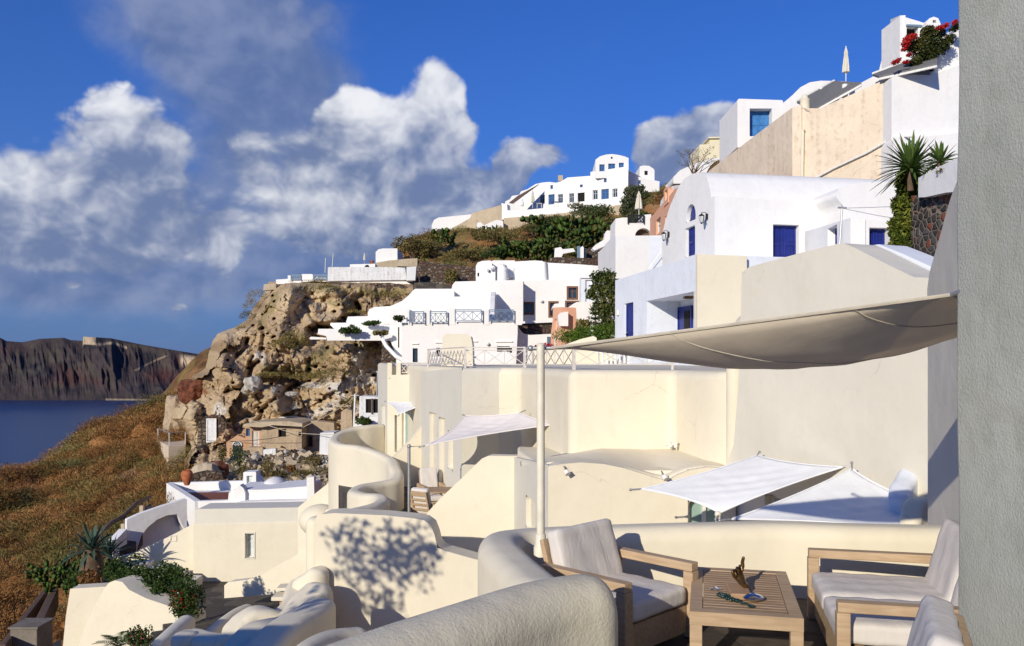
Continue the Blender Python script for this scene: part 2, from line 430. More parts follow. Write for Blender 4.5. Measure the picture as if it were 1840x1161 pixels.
M['glass_b'] = glass('blue_window_glass', (0.05, 0.10, 0.22))
M['glass_g'] = glass('pale_green_glass', (0.30, 0.42, 0.36), 0.2)
M['curtain'] = flat('pale_curtain', (0.62, 0.66, 0.62), 0.9)
M['dark']    = flat('dark_interior', (0.012, 0.010, 0.008), 0.95)
M['lavarock'] = flat('red_lava_rock', (0.17, 0.055, 0.025), 0.95, 0, 0.6, 3, 1.0)
M['greyrock'] = flat('pale_grey_rock', (0.42, 0.38, 0.33), 0.95, 0, 0.5, 3, 1.0)
M['terracotta'] = flat('terracotta', (0.42, 0.13, 0.05), 0.85, 0, 0.3, 4)
M['redfloor'] = flat('red_painted_roof', (0.26, 0.085, 0.05), 0.85, 0, 0.2, 2)
M['paving']  = stonewall('dark_stone_paving', [(0.075,0.060,0.048),(0.10,0.085,0.068),(0.06,0.05,0.042),(0.12,0.10,0.08)], (0.06,0.05,0.04), 1.6, 0.03, 0.01)
M['lava']    = stonewall('lava_stone_wall', [(0.035,0.032,0.032),(0.05,0.042,0.036),(0.26,0.075,0.035),(0.07,0.055,0.045),(0.10,0.095,0.09),(0.045,0.035,0.03),(0.16,0.075,0.05)], (0.24,0.19,0.14), 7.0, 0.09, 0.03)
M['drystone']= stonewall('dry_stone_wall', [(0.13,0.085,0.055),(0.20,0.15,0.10),(0.10,0.065,0.045),(0.26,0.20,0.14),(0.15,0.07,0.04)], (0.05,0.035,0.025), 2.4, 0.10, 0.10)
M['wood']    = wood('teak', (0.52, 0.375, 0.235), (0.39, 0.265, 0.155))
M['wood_y']  = wood('teak_crosswise', (0.42, 0.29, 0.18), (0.27, 0.175, 0.10), axis=0)
M['wood_old']= wood('weathered_timber', (0.20, 0.13, 0.08), (0.10, 0.065, 0.045))
M['cushion'] = fabric('cushion_canvas', (0.66, 0.61, 0.555), 0, 500, 0.35)
M['sail']    = fabric('cream_sailcloth', (0.88, 0.78, 0.62), 0.5, 400, 0.2)
M['sail_w']  = fabric('white_sailcloth', (0.88, 0.88, 0.87), 0.06, 400, 0.3)
M['sail_p']  = fabric('pinkish_sailcloth', (0.85, 0.78, 0.72), 0.06, 400, 0.3)
M['parasol'] = fabric('parasol_canvas', (0.74, 0.69, 0.56), 0.1, 200, 0.3)
M['bronze']  = flat('bronze', (0.20, 0.115, 0.045), 0.32, 0.85, 0.4, 12)
M['block']   = wood('pale_block_wood', (0.46, 0.29, 0.17), (0.36, 0.22, 0.12), 2)
M['steel']   = flat('polished_steel', (0.62, 0.62, 0.63), 0.12, 1.0, 0.1, 4)
M['galv']    = flat('galvanised_steel', (0.42, 0.42, 0.42), 0.45, 0.6)
M['emerald'] = glass('green_glass_bead', (0.0, 0.022, 0.016), 0.15)
M['rope']    = flat('rope_hem', (0.52, 0.46, 0.36), 0.9)
M['pergola'] = flat('grey_reed_pergola', (0.17, 0.165, 0.16), 0.9)
M['leaf']    = attr_mat('leaf', 0.6, 3, 0, 0, 0.25, 0.15)
M['dry']     = attr_mat('dry_scrub', 0.9, 3, 0, 0, 0.15, 0.15)
M['rock']    = attr_mat('tuff_rock', 0.95, 1.3, 0.6, 0.28, 0, 0.22, 6.0)
M['soil']    = attr_mat('hillside_soil', 0.95, 0.5, 0.8, 0.5, 0, 0.35, 4.0)
M['farrock'] = attr_mat('far_cliff_rock', 0.95, 0.008, 0.5, 10.0, 0, 0.25, 0.04)
M['bark']    = flat('bark', (0.13, 0.085, 0.05), 0.9, 0, 0.4, 5, 0.6)
M['sand']    = flat('sandy_ground', (0.52, 0.40, 0.27), 0.95, 0, 0.3, 3, 0.5)
# ------------------------------------------------------------------ shape builders
class Plane:
    """vertical plane through image column px0 at distance Y0; yaw turns its right-hand side away (+) or towards (-) the viewer"""
    def __init__(s, px0, Y0, yaw):
        s.X0, s.Y0 = XY(px0, Y0); s.yaw = math.radians(yaw); s.c, s.s = math.cos(s.yaw), math.sin(s.yaw)
    def sz(s, px, py):
        u, v = (px-CX)/F, (HZ-py)/F
        k = (u*s.Y0 - s.X0)/(s.c - u*s.s)
        return k, v*(s.Y0 + k*s.s)
    def w(s, k, z, d=0.0):                # along, height, depth behind the face
        return Vector((s.X0 + k*s.c - d*s.s, s.Y0 + k*s.s + d*s.c, z))
    def px(s, px, py, d=0.0):
        k, z = s.sz(px, py); return s.w(k, z, d)
def plane2(px0, Y0, px1, Y1):
    x0, y0 = XY(px0, Y0); x1, y1 = XY(px1, Y1)
    return Plane(px0, Y0, math.degrees(math.atan2(y1-y0, x1-x0)))

def arch_loop(k0, z0, k1, z1, n=8):
    r = (k1-k0)/2; zc = z1-r if z1-r > z0 else z0; ry = z1-zc
    return [(k0, z0), (k1, z0)] + [((k0+k1)/2 + r*math.cos(math.pi*i/n), zc + ry*math.sin(math.pi*i/n)) for i in range(n+1) if not (ry == 0)]

def prism_kz(mb, pl, kz, depth, y0=0.0, holes=(), rdepth=0.2):
    loops = [[Vector((a, b, 0)) for a, b in kz]] + [[Vector((a, b, 0)) for a, b in h] for h in holes]
    tris = tessellate_polygon(loops); flatp = [p for l in loops for p in l]
    fr = [pl.w(p.x, p.y, y0) for p in flatp]
    n0 = len(kz)
    mb.add(fr, tris)
    bk = [pl.w(a, b, y0+depth) for a, b in kz]
    t2 = tessellate_polygon([loops[0]])
    mb.add(bk, [tuple(reversed(t)) for t in t2])
    vs = fr[:n0] + bk
    mb.add(vs, [(i, (i+1) % n0, n0+(i+1) % n0, n0+i) for i in range(n0)])
    k = n0
    for h in holes:
        m = len(h); a = fr[k:k+m]; b = [pl.w(p[0], p[1], y0+rdepth) for p in h]
        mb.add(a+b, [(i, m+i, m+(i+1) % m, (i+1) % m) for i in range(m)]); k += m

def rect_kz(pl, xl, yt, xr, yb):
    k0, z1 = pl.sz(xl, yt); _, z0 = pl.sz(xl, yb); k1, _ = pl.sz(xr, yt)
    return k0, z0, k1, z1

def ringbars(mb, pl, k0, z0, k1, z1, w, d0, t):
    for (a, b, c, e) in ((k0, z0, k0+w, z1), (k1-w, z0, k1, z1), (k0+w, z0, k1-w, z0+w), (k0+w, z1-w, k1-w, z1)):
        vs = [pl.w(x, z, d) for d in (d0, d0+t) for (x, z) in ((a, b), (c, b), (c, e), (a, e))]
        mb.add(vs, [(0,1,2,3),(4,7,6,5),(0,4,5,1),(1,5,6,2),(2,6,7,3),(3,7,4,0)])

def slab(mb, pl, k0, z0, k1, z1, d0, d1):
    vs = [pl.w(x, z, d) for d in (d0, d1) for (x, z) in ((k0, z0), (k1, z0), (k1, z1), (k0, z1))]
    mb.add(vs, [(0,1,2,3),(4,7,6,5),(0,4,5,1),(1,5,6,2),(2,6,7,3),(3,7,4,0)])

def fill_opening(th, pl, kind, r, rd, y0=0.0, mats=None):
    k0, z0, k1, z1 = r; w = k1-k0; h = z1-z0; d = y0+rd
    e = 0.002
    if kind in ('win', 'winb', 'winw', 'arch'):
        fm = mats or {'win': M['frame_br'], 'winb': M['blue_lt'], 'winw': M['frame_w'], 'arch': M['blue']}[kind]
        fw = min(0.10, w*0.13)
        mb = MB(); ringbars(mb, pl, k0-e, z0-e, k1+e, z1+e, fw, d-0.06, 0.06)
        if w > 0.5: slab(mb, pl, (k0+k1)/2-fw*0.3, z0+fw, (k0+k1)/2+fw*0.3, z1-fw, d-0.045, d-0.005)
        if h > 0.9: slab(mb, pl, k0+fw, z0+h*0.62, k1-fw, z0+h*0.62+fw*0.5, d-0.043, d-0.007)
        o = mb.build('window', fm, th)
        g = MB(); slab(g, pl, k0+e, z0+e, k1-e, z1-e, d, d+0.03); g.build('pane', M['glass_b'] if kind == 'winb' else (M['curtain'] if kind == 'winw' else M['glass']), o)
        return o
    if kind in ('door', 'shutter', 'panel'):
        fm = mats or M['blue']
        mb = MB(); slab(mb, pl, k0, z0, k1, z1, d-0.02, d+0.04)
        nl = 2 if kind != 'door' else 1; fw = 0.07
        for i in range(nl):
            a = k0 + w*i/nl; b = k0 + w*(i+1)/nl
            ringbars(mb, pl, a+0.01, z0+0.01, b-0.01, z1-0.01, fw, d-0.055, 0.034)
            slab(mb, pl, a+0.01+fw, z0+h*0.5-fw/2, b-0.01-fw, z0+h*0.5+fw/2, d-0.052, d-0.022)
            if kind == 'shutter':
                ns = 6
                for j in range(1, ns): x = a+0.08+(b-a-0.16)*j/ns; slab(mb, pl, x-0.008, z0+0.09, x+0.008, z1-0.09, d-0.034, d-0.021)
        o = mb.build('door' if kind != 'shutter' else 'shutter', fm, th)
        if kind == 'door':
            hb = MB(); q = pl.w(k0+w*0.12, z0+h*0.47, d-0.08); hb.ball(q, 0.035); hb.build('handle', M['iron'], o)
        return o
    if kind == 'dark':
        mb = MB(); slab(mb, pl, k0-e, z0-e, k1+e, z1+e, d, d+0.05); return mb.build('dark_opening', M['dark'], th)
    if kind == 'niche':
        mb = MB(); slab(mb, pl, k0-e, z0-e, k1+e, z1+e, d, d+0.05); return mb.build('niche_back', mats or M['white'], th)

def facade(th, pl, pts, depth, ops=(), mat='white', bev=0.05, part='wall', y0=0.0, rd=0.18, fill=True, seg=3):
    """pts: image outline of the front face; ops: (kind, xl, yt, xr, yb[, material key])"""
    kz = [pl.sz(*p) for p in pts]
    if sum(kz[i][0]*kz[(i+1) % len(kz)][1]-kz[(i+1) % len(kz)][0]*kz[i][1] for i in range(len(kz))) < 0: kz = kz[::-1]
    holes = []; todo = []
    for o in ops:
        r = rect_kz(pl, *o[1:5])
        if o[0] == 'arch': holes.append(arch_loop(*r))
        else: holes.append([(r[0], r[1]), (r[2], r[1]), (r[2], r[3]), (r[0], r[3])])
        todo.append((o[0], r, M[o[5]] if len(o) > 5 else None))
    mb = MB(); prism_kz(mb, pl, kz, depth, y0, holes, rd)
    ob = mb.build(part, M[mat] if isinstance(mat, str) else mat, th, bevel=bev, seg=seg)
    if fill:
        for k, r, m in todo:
            if k == 'arch':
                loop = arch_loop(*r); g = MB()
                kzz = loop; prism_kz(g, pl, kzz, 0.04, y0+rd); w = g.build('window', m or M['blue'], th)
                continue
            fill_opening(th, pl, k, r, rd, y0, m)
    return ob

def cat(pts, n=6):
    out = []; P_ = [Vector(p) for p in pts]
    for i in range(len(P_)-1):
        a, b, c, d = P_[max(i-1, 0)], P_[i], P_[i+1], P_[min(i+2, len(P_)-1)]
        for j in range(n):
            t = j/n; out.append(0.5*((2*b) + (c-a)*t + (2*a-5*b+4*c-d)*t*t + (3*b-a-3*c+d)*t**3))
    out.append(P_[-1]); return out

def wallpath(mb, pts, w, zbot, r=None, n=6, ends=(True, True), wob=0.0):
    """rounded-top plaster wall along (x, y, ztop) points"""
    pts = cat(pts, n) if n > 1 else [Vector(p) for p in pts]
    r = w/2 if r is None else r; hw = w/2
    N = 7; prof = [(-hw, None)]
    ov = [(-hw+r-r*math.cos(math.pi/2*i/N), -r+r*math.sin(math.pi/2*i/N)) for i in range(N+1)]
    prof = [(-hw, 'b'), (-hw, 'm')] + ov + [(-a, b) for a, b in reversed(ov[:] if r < hw-1e-6 else ov[:-1])] + [(hw, 'm'), (hw, 'b')]
    secs = []
    def sect(p, t, sc, drop):
        nrm = Vector((t.y, -t.x, 0)).normalized(); zt = p.z-drop; out = []
        for a, b in prof:
            z = zbot if b == 'b' else ((zbot+zt-r)/2 if b == 'm' else zt+b*1.0)
            q = Vector((p.x, p.y, 0)) - nrm*a*sc; out.append(Vector((q.x, q.y, z)))
        return out
    def tan(i):
        t = pts[min(i+1, len(pts)-1)]-pts[max(i-1, 0)]; t = Vector((t.x, t.y, 0)); return t.normalized()
    K = 5
    if ends[0]:
        t = tan(0)
        for j in range(K, 0, -1):
            th = math.pi/2*j/K*0.985; secs.append(sect(pts[0]-t*hw*math.sin(th), t, math.cos(th), r*(1-math.cos(th))*0.9))
    for i, p in enumerate(pts): secs.append(sect(p, tan(i), 1, 0))
    if ends[1]:
        t = tan(len(pts)-1)
        for j in range(1, K+1):
            th = math.pi/2*j/K*0.985; secs.append(sect(pts[-1]+t*hw*math.sin(th), t, math.cos(th), r*(1-math.cos(th))*0.9))
    m = len(prof); vs = [v for s in secs for v in s]
    if wob:
        for v in vs:
            k = wob*(math.sin(v.x*3.1+v.y*1.7)+math.sin(v.y*4.3+v.z*2.9+1)+math.sin(v.x*7+v.z*5))
            v.x += k; v.y += k*0.6
    fs = [(i*m+j, i*m+j+1, (i+1)*m+j+1, (i+1)*m+j) for i in range(len(secs)-1) for j in range(m-1)]
    fs += [tuple(range(m)), tuple((len(secs)-1)*m+j for j in range(m-1, -1, -1))]
    mb.add(vs, fs)

def wall_thing(name, label, cat_, pts, w, zbot, mat, r=None, n=6, ends=(True, True), wob=0.0, group=None):
    """pts as (px, py, Y)"""
    p3 = [P(*p) for p in pts]; mb = MB(); wallpath(mb, p3, w, zbot, r, n, ends, wob)
    c = sum(p3, Vector())/len(p3)
    o = mb.build(name, M[mat], None, smooth=True, origin=(c.x, c.y, zbot)); return tag(o, label, cat_, group)

def solo_facade(name, label, cat_, pl, pts, depth, mat='white', bev=0.05, group=None, seg=3):
    kz = [pl.sz(*p) for p in pts]
    if sum(kz[i][0]*kz[(i+1) % len(kz)][1]-kz[(i+1) % len(kz)][0]*kz[i][1] for i in range(len(kz))) < 0: kz = kz[::-1]
    mb = MB(); prism_kz(mb, pl, kz, depth)
    c = sum((Vector(v) for v in mb.v), Vector())/len(mb.v); z0 = min(v[2] for v in mb.v)
    o = mb.build(name, M[mat], None, bevel=bev, seg=seg, origin=(c.x, c.y, z0)); return tag(o, label, cat_, group)

def sail_mesh(A, B, C, D, sag, cut=0.12, n=28, edge=0.0, skew=0.0):
    """quad sail, corners in order; edges cut in towards the middle, cloth sagging"""
    A, B, C, D = map(Vector, (A, B, C, D)); ctr = (A+B+C+D)/4
    vs = []
    for j in range(n+1):
        for i in range(n+1):
            u, v = i/n, j/n
            u2 = 0.5+(u-0.5)*(1-cut*4*v*(1-v)); v2 = 0.5+(v-0.5)*(1-cut*4*u*(1-u))
            p = A*(1-u2)*(1-v2)+B*u2*(1-v2)+C*u2*v2+D*(1-u2)*v2
            s = 16*u*(1-u)*v*(1-v)
            fold = math.sin(u*37+v*11)*0.004*s + math.sin((u-v)*22)*0.005*s
            p.z -= sag*(s**0.8)*(1+skew*(v-0.5)) + fold
            vs.append(p)
    fs = [(j*(n+1)+i, j*(n+1)+i+1, (j+1)*(n+1)+i+1, (j+1)*(n+1)+i) for j in range(n) for i in range(n)]
    return vs, fs

def make_sail(label, A, B, C, D, sag, mat, cut=0.12, group='shade sails over the hotel terraces', hem=0.012, skew=0.0, seams=()):
    vs, fs = sail_mesh(A, B, C, D, sag, cut, skew=skew); c = sum((Vector(v) for v in vs), Vector())/len(vs)
    th = thing('shade_sail', label, 'shade sail', c, group)
    mb = MB().add(vs, fs); o = mb.build('canvas', M[mat], th, smooth=True)
    so_ = o.modifiers.new('s', 'SOLIDIFY'); so_.thickness = 0.004
    n = 28; hm = MB()
    rows = [[j*(n+1)+i for i in range(n+1)] for j in (0, n)] + [[j*(n+1)+i for j in range(n+1)] for i in (0, n)]
    for rr in rows: hm.tube([vs[k] for k in rr], hem, 6)
    hm.build('hem', M['rope'] if mat == 'sail' else M[mat], th, smooth=True)
    for (u0, v0, u1, v1) in seams:
        pts = []
        for i in range(41):
            t = i/40; u, v = (u0+(u1-u0)*t)*n, (v0+(v1-v0)*t)*n; i0, j0 = min(int(u), n-1), min(int(v), n-1); a, b = u-i0, v-j0; W = lambda i, j: Vector(vs[j*(n+1)+i])
            pts.append(W(i0, j0)*(1-a)*(1-b)+W(i0+1, j0)*a*(1-b)+W(i0+1, j0+1)*a*b+W(i0, j0+1)*(1-a)*b-Vector((0, 0, 0.004)))
        sm = MB(); sm.tube(pts, 0.005, 5); sm.build('seam', M['rope'], th, smooth=True)
    for q in (A, B, C, D):
        k = MB(); q = Vector(q); d = (q-c).normalized(); k.tube([q-d*0.02, q+d*0.13], 0.012, 8); k.ball(q+d*0.13, 0.02, 8, 6); k.build('corner_fitting', M['galv'], th, smooth=True)
    return th

def leaves(centers, sizes, up=0.3, aspect=2.0, rng=None, droop=0.0):
    """one quad per centre, random orientation; returns verts (4n,3), faces (n,4)"""
    n = len(centers); rng = rng or npr
    a = rng.normal(size=(n, 3)); a[:, 2] += up; a /= np.linalg.norm(a, axis=1)[:, None]
    b = rng.normal(size=(n, 3)); b -= a*(a*b).sum(1)[:, None]; b /= np.linalg.norm(b, axis=1)[:, None]
    s = np.asarray(sizes)[:, None]
    L_, W_ = a*s, b*s/aspect
    v = np.stack([centers-L_*0.5, centers+W_*0.5, centers+L_*0.5, centers-W_*0.5], 1).reshape(-1, 3)
    f = np.arange(4*n).reshape(n, 4); return v, f

def cloud_pts(blobs, n, shell=0.65, rng=None, zflat=False):
    """blobs: (x,y,z,rx,ry,rz); scatter inside, denser at the shell, clumpy"""
    rng = rng or npr
    bl = np.array(blobs, float); vol = (bl[:, 3]*bl[:, 4]*bl[:, 5])**(2/3); vol /= vol.sum()
    idx = rng.choice(len(bl), n, p=vol); d = rng.normal(size=(n, 3)); d /= np.linalg.norm(d, axis=1)[:, None]
    if zflat: d[:, 2] = abs(d[:, 2])
    r = shell + (1-shell)*rng.random(n)**0.7
    r *= 0.86 + 0.32*fbm(d[:, 0]*2.3+idx*3.1, d[:, 1]*2.3, d[:, 2]*2.3+idx, 3)
    return bl[idx, :3] + d*r[:, None]*bl[idx, 3:], d

def foliage(name, mat, parent, blobs, n, size, cols, shell=0.6, up=0.3, aspect=2.0, origin=None, zflat=False, flower=None):
    c, d = cloud_pts(blobs, n, shell, zflat=zflat)
    v, f = leaves(c, size*(0.6+0.8*npr.random(n)), up, aspect)
    cols = np.array(cols); k = npr.random(n)*0.55 + 0.45*fbm(c[:, 0]/size/5, c[:, 1]/size/5, c[:, 2]/size/5, 2); k = np.clip((k-0.2)/0.6, 0, 0.999)*(len(cols)-1)
    i = k.astype(int); t = (k-i)[:, None]; cc = cols[i]*(1-t)+cols[np.minimum(i+1, len(cols)-1)]*t
    if flower is not None:
        fc, frac, cen, rad = flower
        m = npr.random(n) < frac
        if cen is not None: m &= (np.linalg.norm((c-np.array(cen))/np.array(rad), axis=1) < 1)
        cc[m] = np.array(fc)*(0.7+0.5*npr.random(m.sum()))[:, None]
    return np_mesh(name, v, f, mat, parent, np.repeat(cc, 4, 0), origin=origin)

GREEN = [(0.018,0.040,0.010),(0.035,0.070,0.016),(0.060,0.10,0.022),(0.10,0.14,0.03)]
OLIVE = [(0.085,0.070,0.020),(0.15,0.125,0.035),(0.22,0.175,0.060),(0.30,0.235,0.095)]
RUSSET= [(0.13,0.055,0.018),(0.22,0.10,0.032),(0.30,0.155,0.055),(0.36,0.22,0.09)]
CACT  = [(0.05,0.09,0.02),(0.09,0.14,0.03),(0.14,0.19,0.045)]

def bush(label, px, py, Y, rx, rz, n=900, cols=GREEN, size=0.12, cat_='bush', group=None, flower=None, name='bush', stems=True, lobes=7, ry=None):
    """rounded shrub whose base centre is at the image point"""
    c = P(px, py, Y); ry = ry or rx*0.8
    th = thing(name, label, cat_, c, group)
    r = random.Random(int(px*7+py))
    bl = []
    for i in range(lobes):
        a = r.random()*6.283; q = r.random()**0.5*0.62
        bl.append((c.x+math.cos(a)*rx*q, c.y+math.sin(a)*ry*q, c.z+rz*(0.35+0.35*r.random()), rx*r.uniform(0.32, 0.5), ry*r.uniform(0.32, 0.5), rz*r.uniform(0.28, 0.45)))
    foliage('foliage', M['leaf'], th, bl, n, size, cols, 0.45, flower=flower)
    if stems:
        mb = MB()
        for i in range(5):
            a = r.random()*6.283; e = Vector((math.cos(a)*rx*0.5, math.sin(a)*ry*0.5, rz*0.7))
            mb.tube([c, c+e*0.5+Vector((0, 0, rz*0.1)), c+e], [rx*0.04+0.01, rx*0.03, 0.008], 6)
        mb.build('stem', M['bark'], th, smooth=True)
    return th

def agave_leaves(mb, c, n, L_, w, el0=0.1, el1=1.4, droop=0.35, seed=1, curl=0.0):
    r = random.Random(seed)
    for i in range(n):
        a = i*2.39996+r.random()*0.3; el = el0+(el1-el0)*(i/n)**0.8; l = L_*r.uniform(0.8, 1.1)
        d = Vector((math.cos(a)*math.cos(el), math.sin(a)*math.cos(el), math.sin(el))); side = Vector((-math.sin(a), math.cos(a), 0))
        up = side.cross(d) * -1
        if up.z < 0: up = -up
        K = 7; vs = []; fs = []
        for j in range(K+1):
            t = j/K; ww = w*(0.55+1.0*t-0.2*t*t)*(1-t**3)+0.003
            p = Vector(c) + d*l*t + Vector((0, 0, -droop*l*t*t*math.cos(el)))
            vs += [p-side*ww, p-up*ww*0.35, p+side*ww]
        for j in range(K): fs += [(j*3, j*3+1, j*3+4, j*3+3), (j*3+1, j*3+2, j*3+5, j*3+4)]
        mb.add(vs, fs)

def prickly_pear(label, px, py, Y, s, n, seed=1, group=None, spread=1.0, tall=2.6):
    c = P(px, py, Y); th = thing('prickly_pear', label, 'cactus', c, group); r = random.Random(seed)
    V_, F_, C_ = [], [], []; k = 0
    pts = []
    nodes = [(i_, c + Vector((r.uniform(-1, 1)*s*5*spread*(n/250), r.uniform(-1, 1)*s*2.5, 0)), Vector((0, 0, 1))) for i_ in range(max(5, n//7))]
    while len(pts) < n:
        rid, b, d = r.choice(nodes[-max(20, len(nodes)//2):] if r.random() < 0.8 else nodes)
        d2 = (d + Vector((r.uniform(-1, 1), r.uniform(-1, 1), r.uniform(-0.2, 0.8)))*0.9).normalized()
        if d2.z < -0.1: d2.z = 0.1
        h = s*r.uniform(0.7, 1.1); q = b+d2*h*0.95
        if q.z > c.z + s*tall: continue
        nrm = Vector((r.uniform(-1, 1), r.uniform(-1, 1), r.uniform(-0.3, 0.3))); nrm = (nrm-d2*nrm.dot(d2)).normalized(); sd_ = d2.cross(nrm)
        cc = b+d2*h*0.5; m = 10
        col_ = CACT[r.randrange(3)]; col_ = tuple(x*r.uniform(0.7, 1.15) for x in col_)
        ring = [cc + d2*math.cos(6.283*i/m)*h*0.52 + sd_*math.sin(6.283*i/m)*h*0.36*(1+0.15*math.cos(6.283*i/m)) for i in range(m)]
        V_ += [tuple(p) for p in ring] + [tuple(cc+nrm*h*0.09), tuple(cc-nrm*h*0.09)]; C_ += [col_]*(m+2)
        for i in range(m): F_ += [(k+i, k+(i+1) % m, k+m, rid), (k+(i+1) % m, k+i, k+m+1, rid)]
        k += m+2; pts.append(q); nodes.append((rid, q, d2))
    V_, F_, C_ = np.array(V_), np.array(F_), np.array(C_)
    for g in np.unique(F_[:, 3]):
        f = F_[F_[:, 3] == g][:, :3]; u, inv = np.unique(f, return_inverse=True)
        np_mesh('pads', V_[u], inv.reshape(-1, 3), M['leaf'], th, C_[u], smooth=True)
    return th

def cross_rail(mb, a, b, z0, z1, npan, bar=0.03, kind='X', post=0.05):
    """railing between ground points a, b (x,y): rails, posts and crossed bars"""
    a, b = Vector((*a, 0)), Vector((*b, 0))
    def q(t, z): p = a.lerp(b, t); return Vector((p.x, p.y, z))
    mb.bar(q(0, z1), q(1, z1), bar*1.4); mb.bar(q(0, z0), q(1, z0), bar*1.2)
    zi = z1-(z1-z0)*0.16
    if kind == 'X': mb.bar(q(0, zi), q(1, zi), bar)
    for i in range(npan):
        t0, t1 = i/npan, (i+1)/npan
        mb.bar(q(t0, z0), q(t1, zi), bar*0.8); mb.bar(q(t0, zi), q(t1, z0), bar*0.82)
        if kind == 'X' and i: mb.bar(q(t0, z0), q(t0, zi), bar*0.8)
    for t in (0, 1): mb.bar(q(t, z0-0.15), q(t, z1+0.02), post)

def parasol(label, px, py, Y, h, group='closed parasols', w=0.13, mat='parasol'):
    c = P(px, py, Y); th = thing('parasol', label, 'parasol', c, group)
    p = MB().tube([c, c+Vector((0, 0, h*0.98))], h*0.012, 8); p.build('pole', M['frame_w'], th, smooth=True)
    n = 16; vs = []; fs = []; prof = [(0.22, 0.30), (1.05, 0.33), (1.0, 0.45), (0.75, 0.66), (0.5, 0.82), (0.62, 0.835), (0.42, 0.90), (0.12, 1.0)]
    for (r, z) in prof:
        for k in range(n):
            rr = w*r*h*0.5*(1 + (0.22 if k % 2 else -0.16)); a = 6.283*k/n + z*0.6
            vs.append(c+Vector((rr*math.cos(a), rr*math.sin(a), h*z)))
    for i in range(len(prof)-1):
        for k in range(n): fs.append((i*n+k, i*n+(k+1) % n, (i+1)*n+(k+1) % n, (i+1)*n+k))
    fs.append(tuple((len(prof)-1)*n+k for k in range(n)))
    MB().add(vs, fs).build('canopy', M[mat], th, smooth=True)
    MB().ball(c+Vector((0, 0, h*1.01)), h*0.018, 8, 6).build('finial', M['frame_w'], th, smooth=True)
    return th
# ------------------------------------------------------------------ terrain, sea, far shore
CTRL = [(0,868,80),(60,835,86),(120,805,92),(190,768,98),(250,745,104),(330,722,112),
 (0,1161,38),(0,1000,55),(100,1000,58),(100,1100,42),(200,900,66),(300,862,70),(300,760,90),(150,850,78),(60,930,68),(200,1010,47),(330,800,82),(230,830,80),
 (350,872,61),(450,868,60),(600,875,58),(700,872,56)]
CT = [(*XY(a, c), ZZ(b, c)) for a, b, c in CTRL]
def cz(px, Y, z): CT.append((*XY(px, Y), z))
for px in (380,450,550,650,720): cz(px,72,-8.2); cz(px,81,-6.0)
cz(400,92,-6.0); cz(350,95,-8); cz(480,97,4); cz(560,92,6.8); cz(740,92,7.5); cz(480,112,5); cz(560,130,8); cz(700,115,12.0); cz(720,125,14.0); cz(640,100,7.5)
cz(380,150,-16); cz(430,150,0); cz(450,220,0)
for px, py, Y in ((770,500,92),(860,488,92),(960,466,94),(1080,446,95),(790,418,140),(860,404,142),(900,412,136),(1010,392,134),(1110,374,134),(1000,432,115),(860,445,112),(760,458,112),(1100,418,110),
                  (1150,388,122),(1225,330,132),(1185,345,150),(1225,322,150)): CT.append((*XY(px, Y), ZZ(py, Y)))
cz(750,80,1); cz(750,70,-3); cz(900,70,-2); cz(1050,60,-1); cz(900,86,5); cz(1050,84,7); cz(800,60,-6); cz(1150,70,4); cz(1200,90,11); cz(1300,60,11); cz(1450,60,13); cz(1700,60,17); cz(1300,90,22); cz(1700,90,27)
cz(1500,150,38); cz(1000,170,26); cz(800,170,20); cz(1000,400,30); cz(700,300,8); cz(1600,400,70); cz(600,200,6)
cz(1500,45,3); cz(1800,45,6); cz(1200,45,-1.5); cz(1100,22,-3.5); cz(1400,25,-2); cz(1600,20,-2.0); cz(920,20,-6); cz(700,25,-7.5); cz(500,30,-11); cz(400,38,-10.4); cz(300,30,-12.5); cz(600,15,-9.5); cz(0,20,-14.5)
cz(900,8,-6.5); cz(1200,8,-5); cz(920,0.5,-6); cz(2600,5,-3); cz(300,8,-11); cz(-400,10,-13.5); cz(-300,25,-14.5); cz(2500,30,6); cz(1000,40,-5); cz(920,55,-4)
CT = np.array(CT)
CREST = [(-60,-40),(-50,0),(-46,40),(-45.5,80),(-46.5,98),(-44.5,112),(-48,135),(-66,180),(-100,300),(-180,600),(-400,1500)]
cx_, cy_ = np.array(CREST)[:, 0], np.array(CREST)[:, 1]
def zt(X, Y, fine=True):
    X = np.asarray(X, float); Y = np.asarray(Y, float)
    num = np.zeros_like(X); den = np.zeros_like(X)
    for x, y, z in CT:
        w = 1/((X-x)**2+(Y-y)**2+4.0)**1.7; num += w*z; den += w
    z = num/den
    cr = np.interp(Y, cy_, cx_); over = np.maximum(0, cr - X); over = np.sqrt(over**2+9)-3
    z = z - over*1.15
    if fine: z = z + (fbm(X*0.10, Y*0.10, oct=3)-0.5)*1.5-0.3*np.clip((np.hypot(X, Y)-20)/40, 0, 1) + (fbm(X*0.6+9, Y*0.6, oct=3)-0.5)*0.5*np.clip((np.hypot(X, Y)-20)/40, 0, 1)
    return np.maximum(z, -152.0)
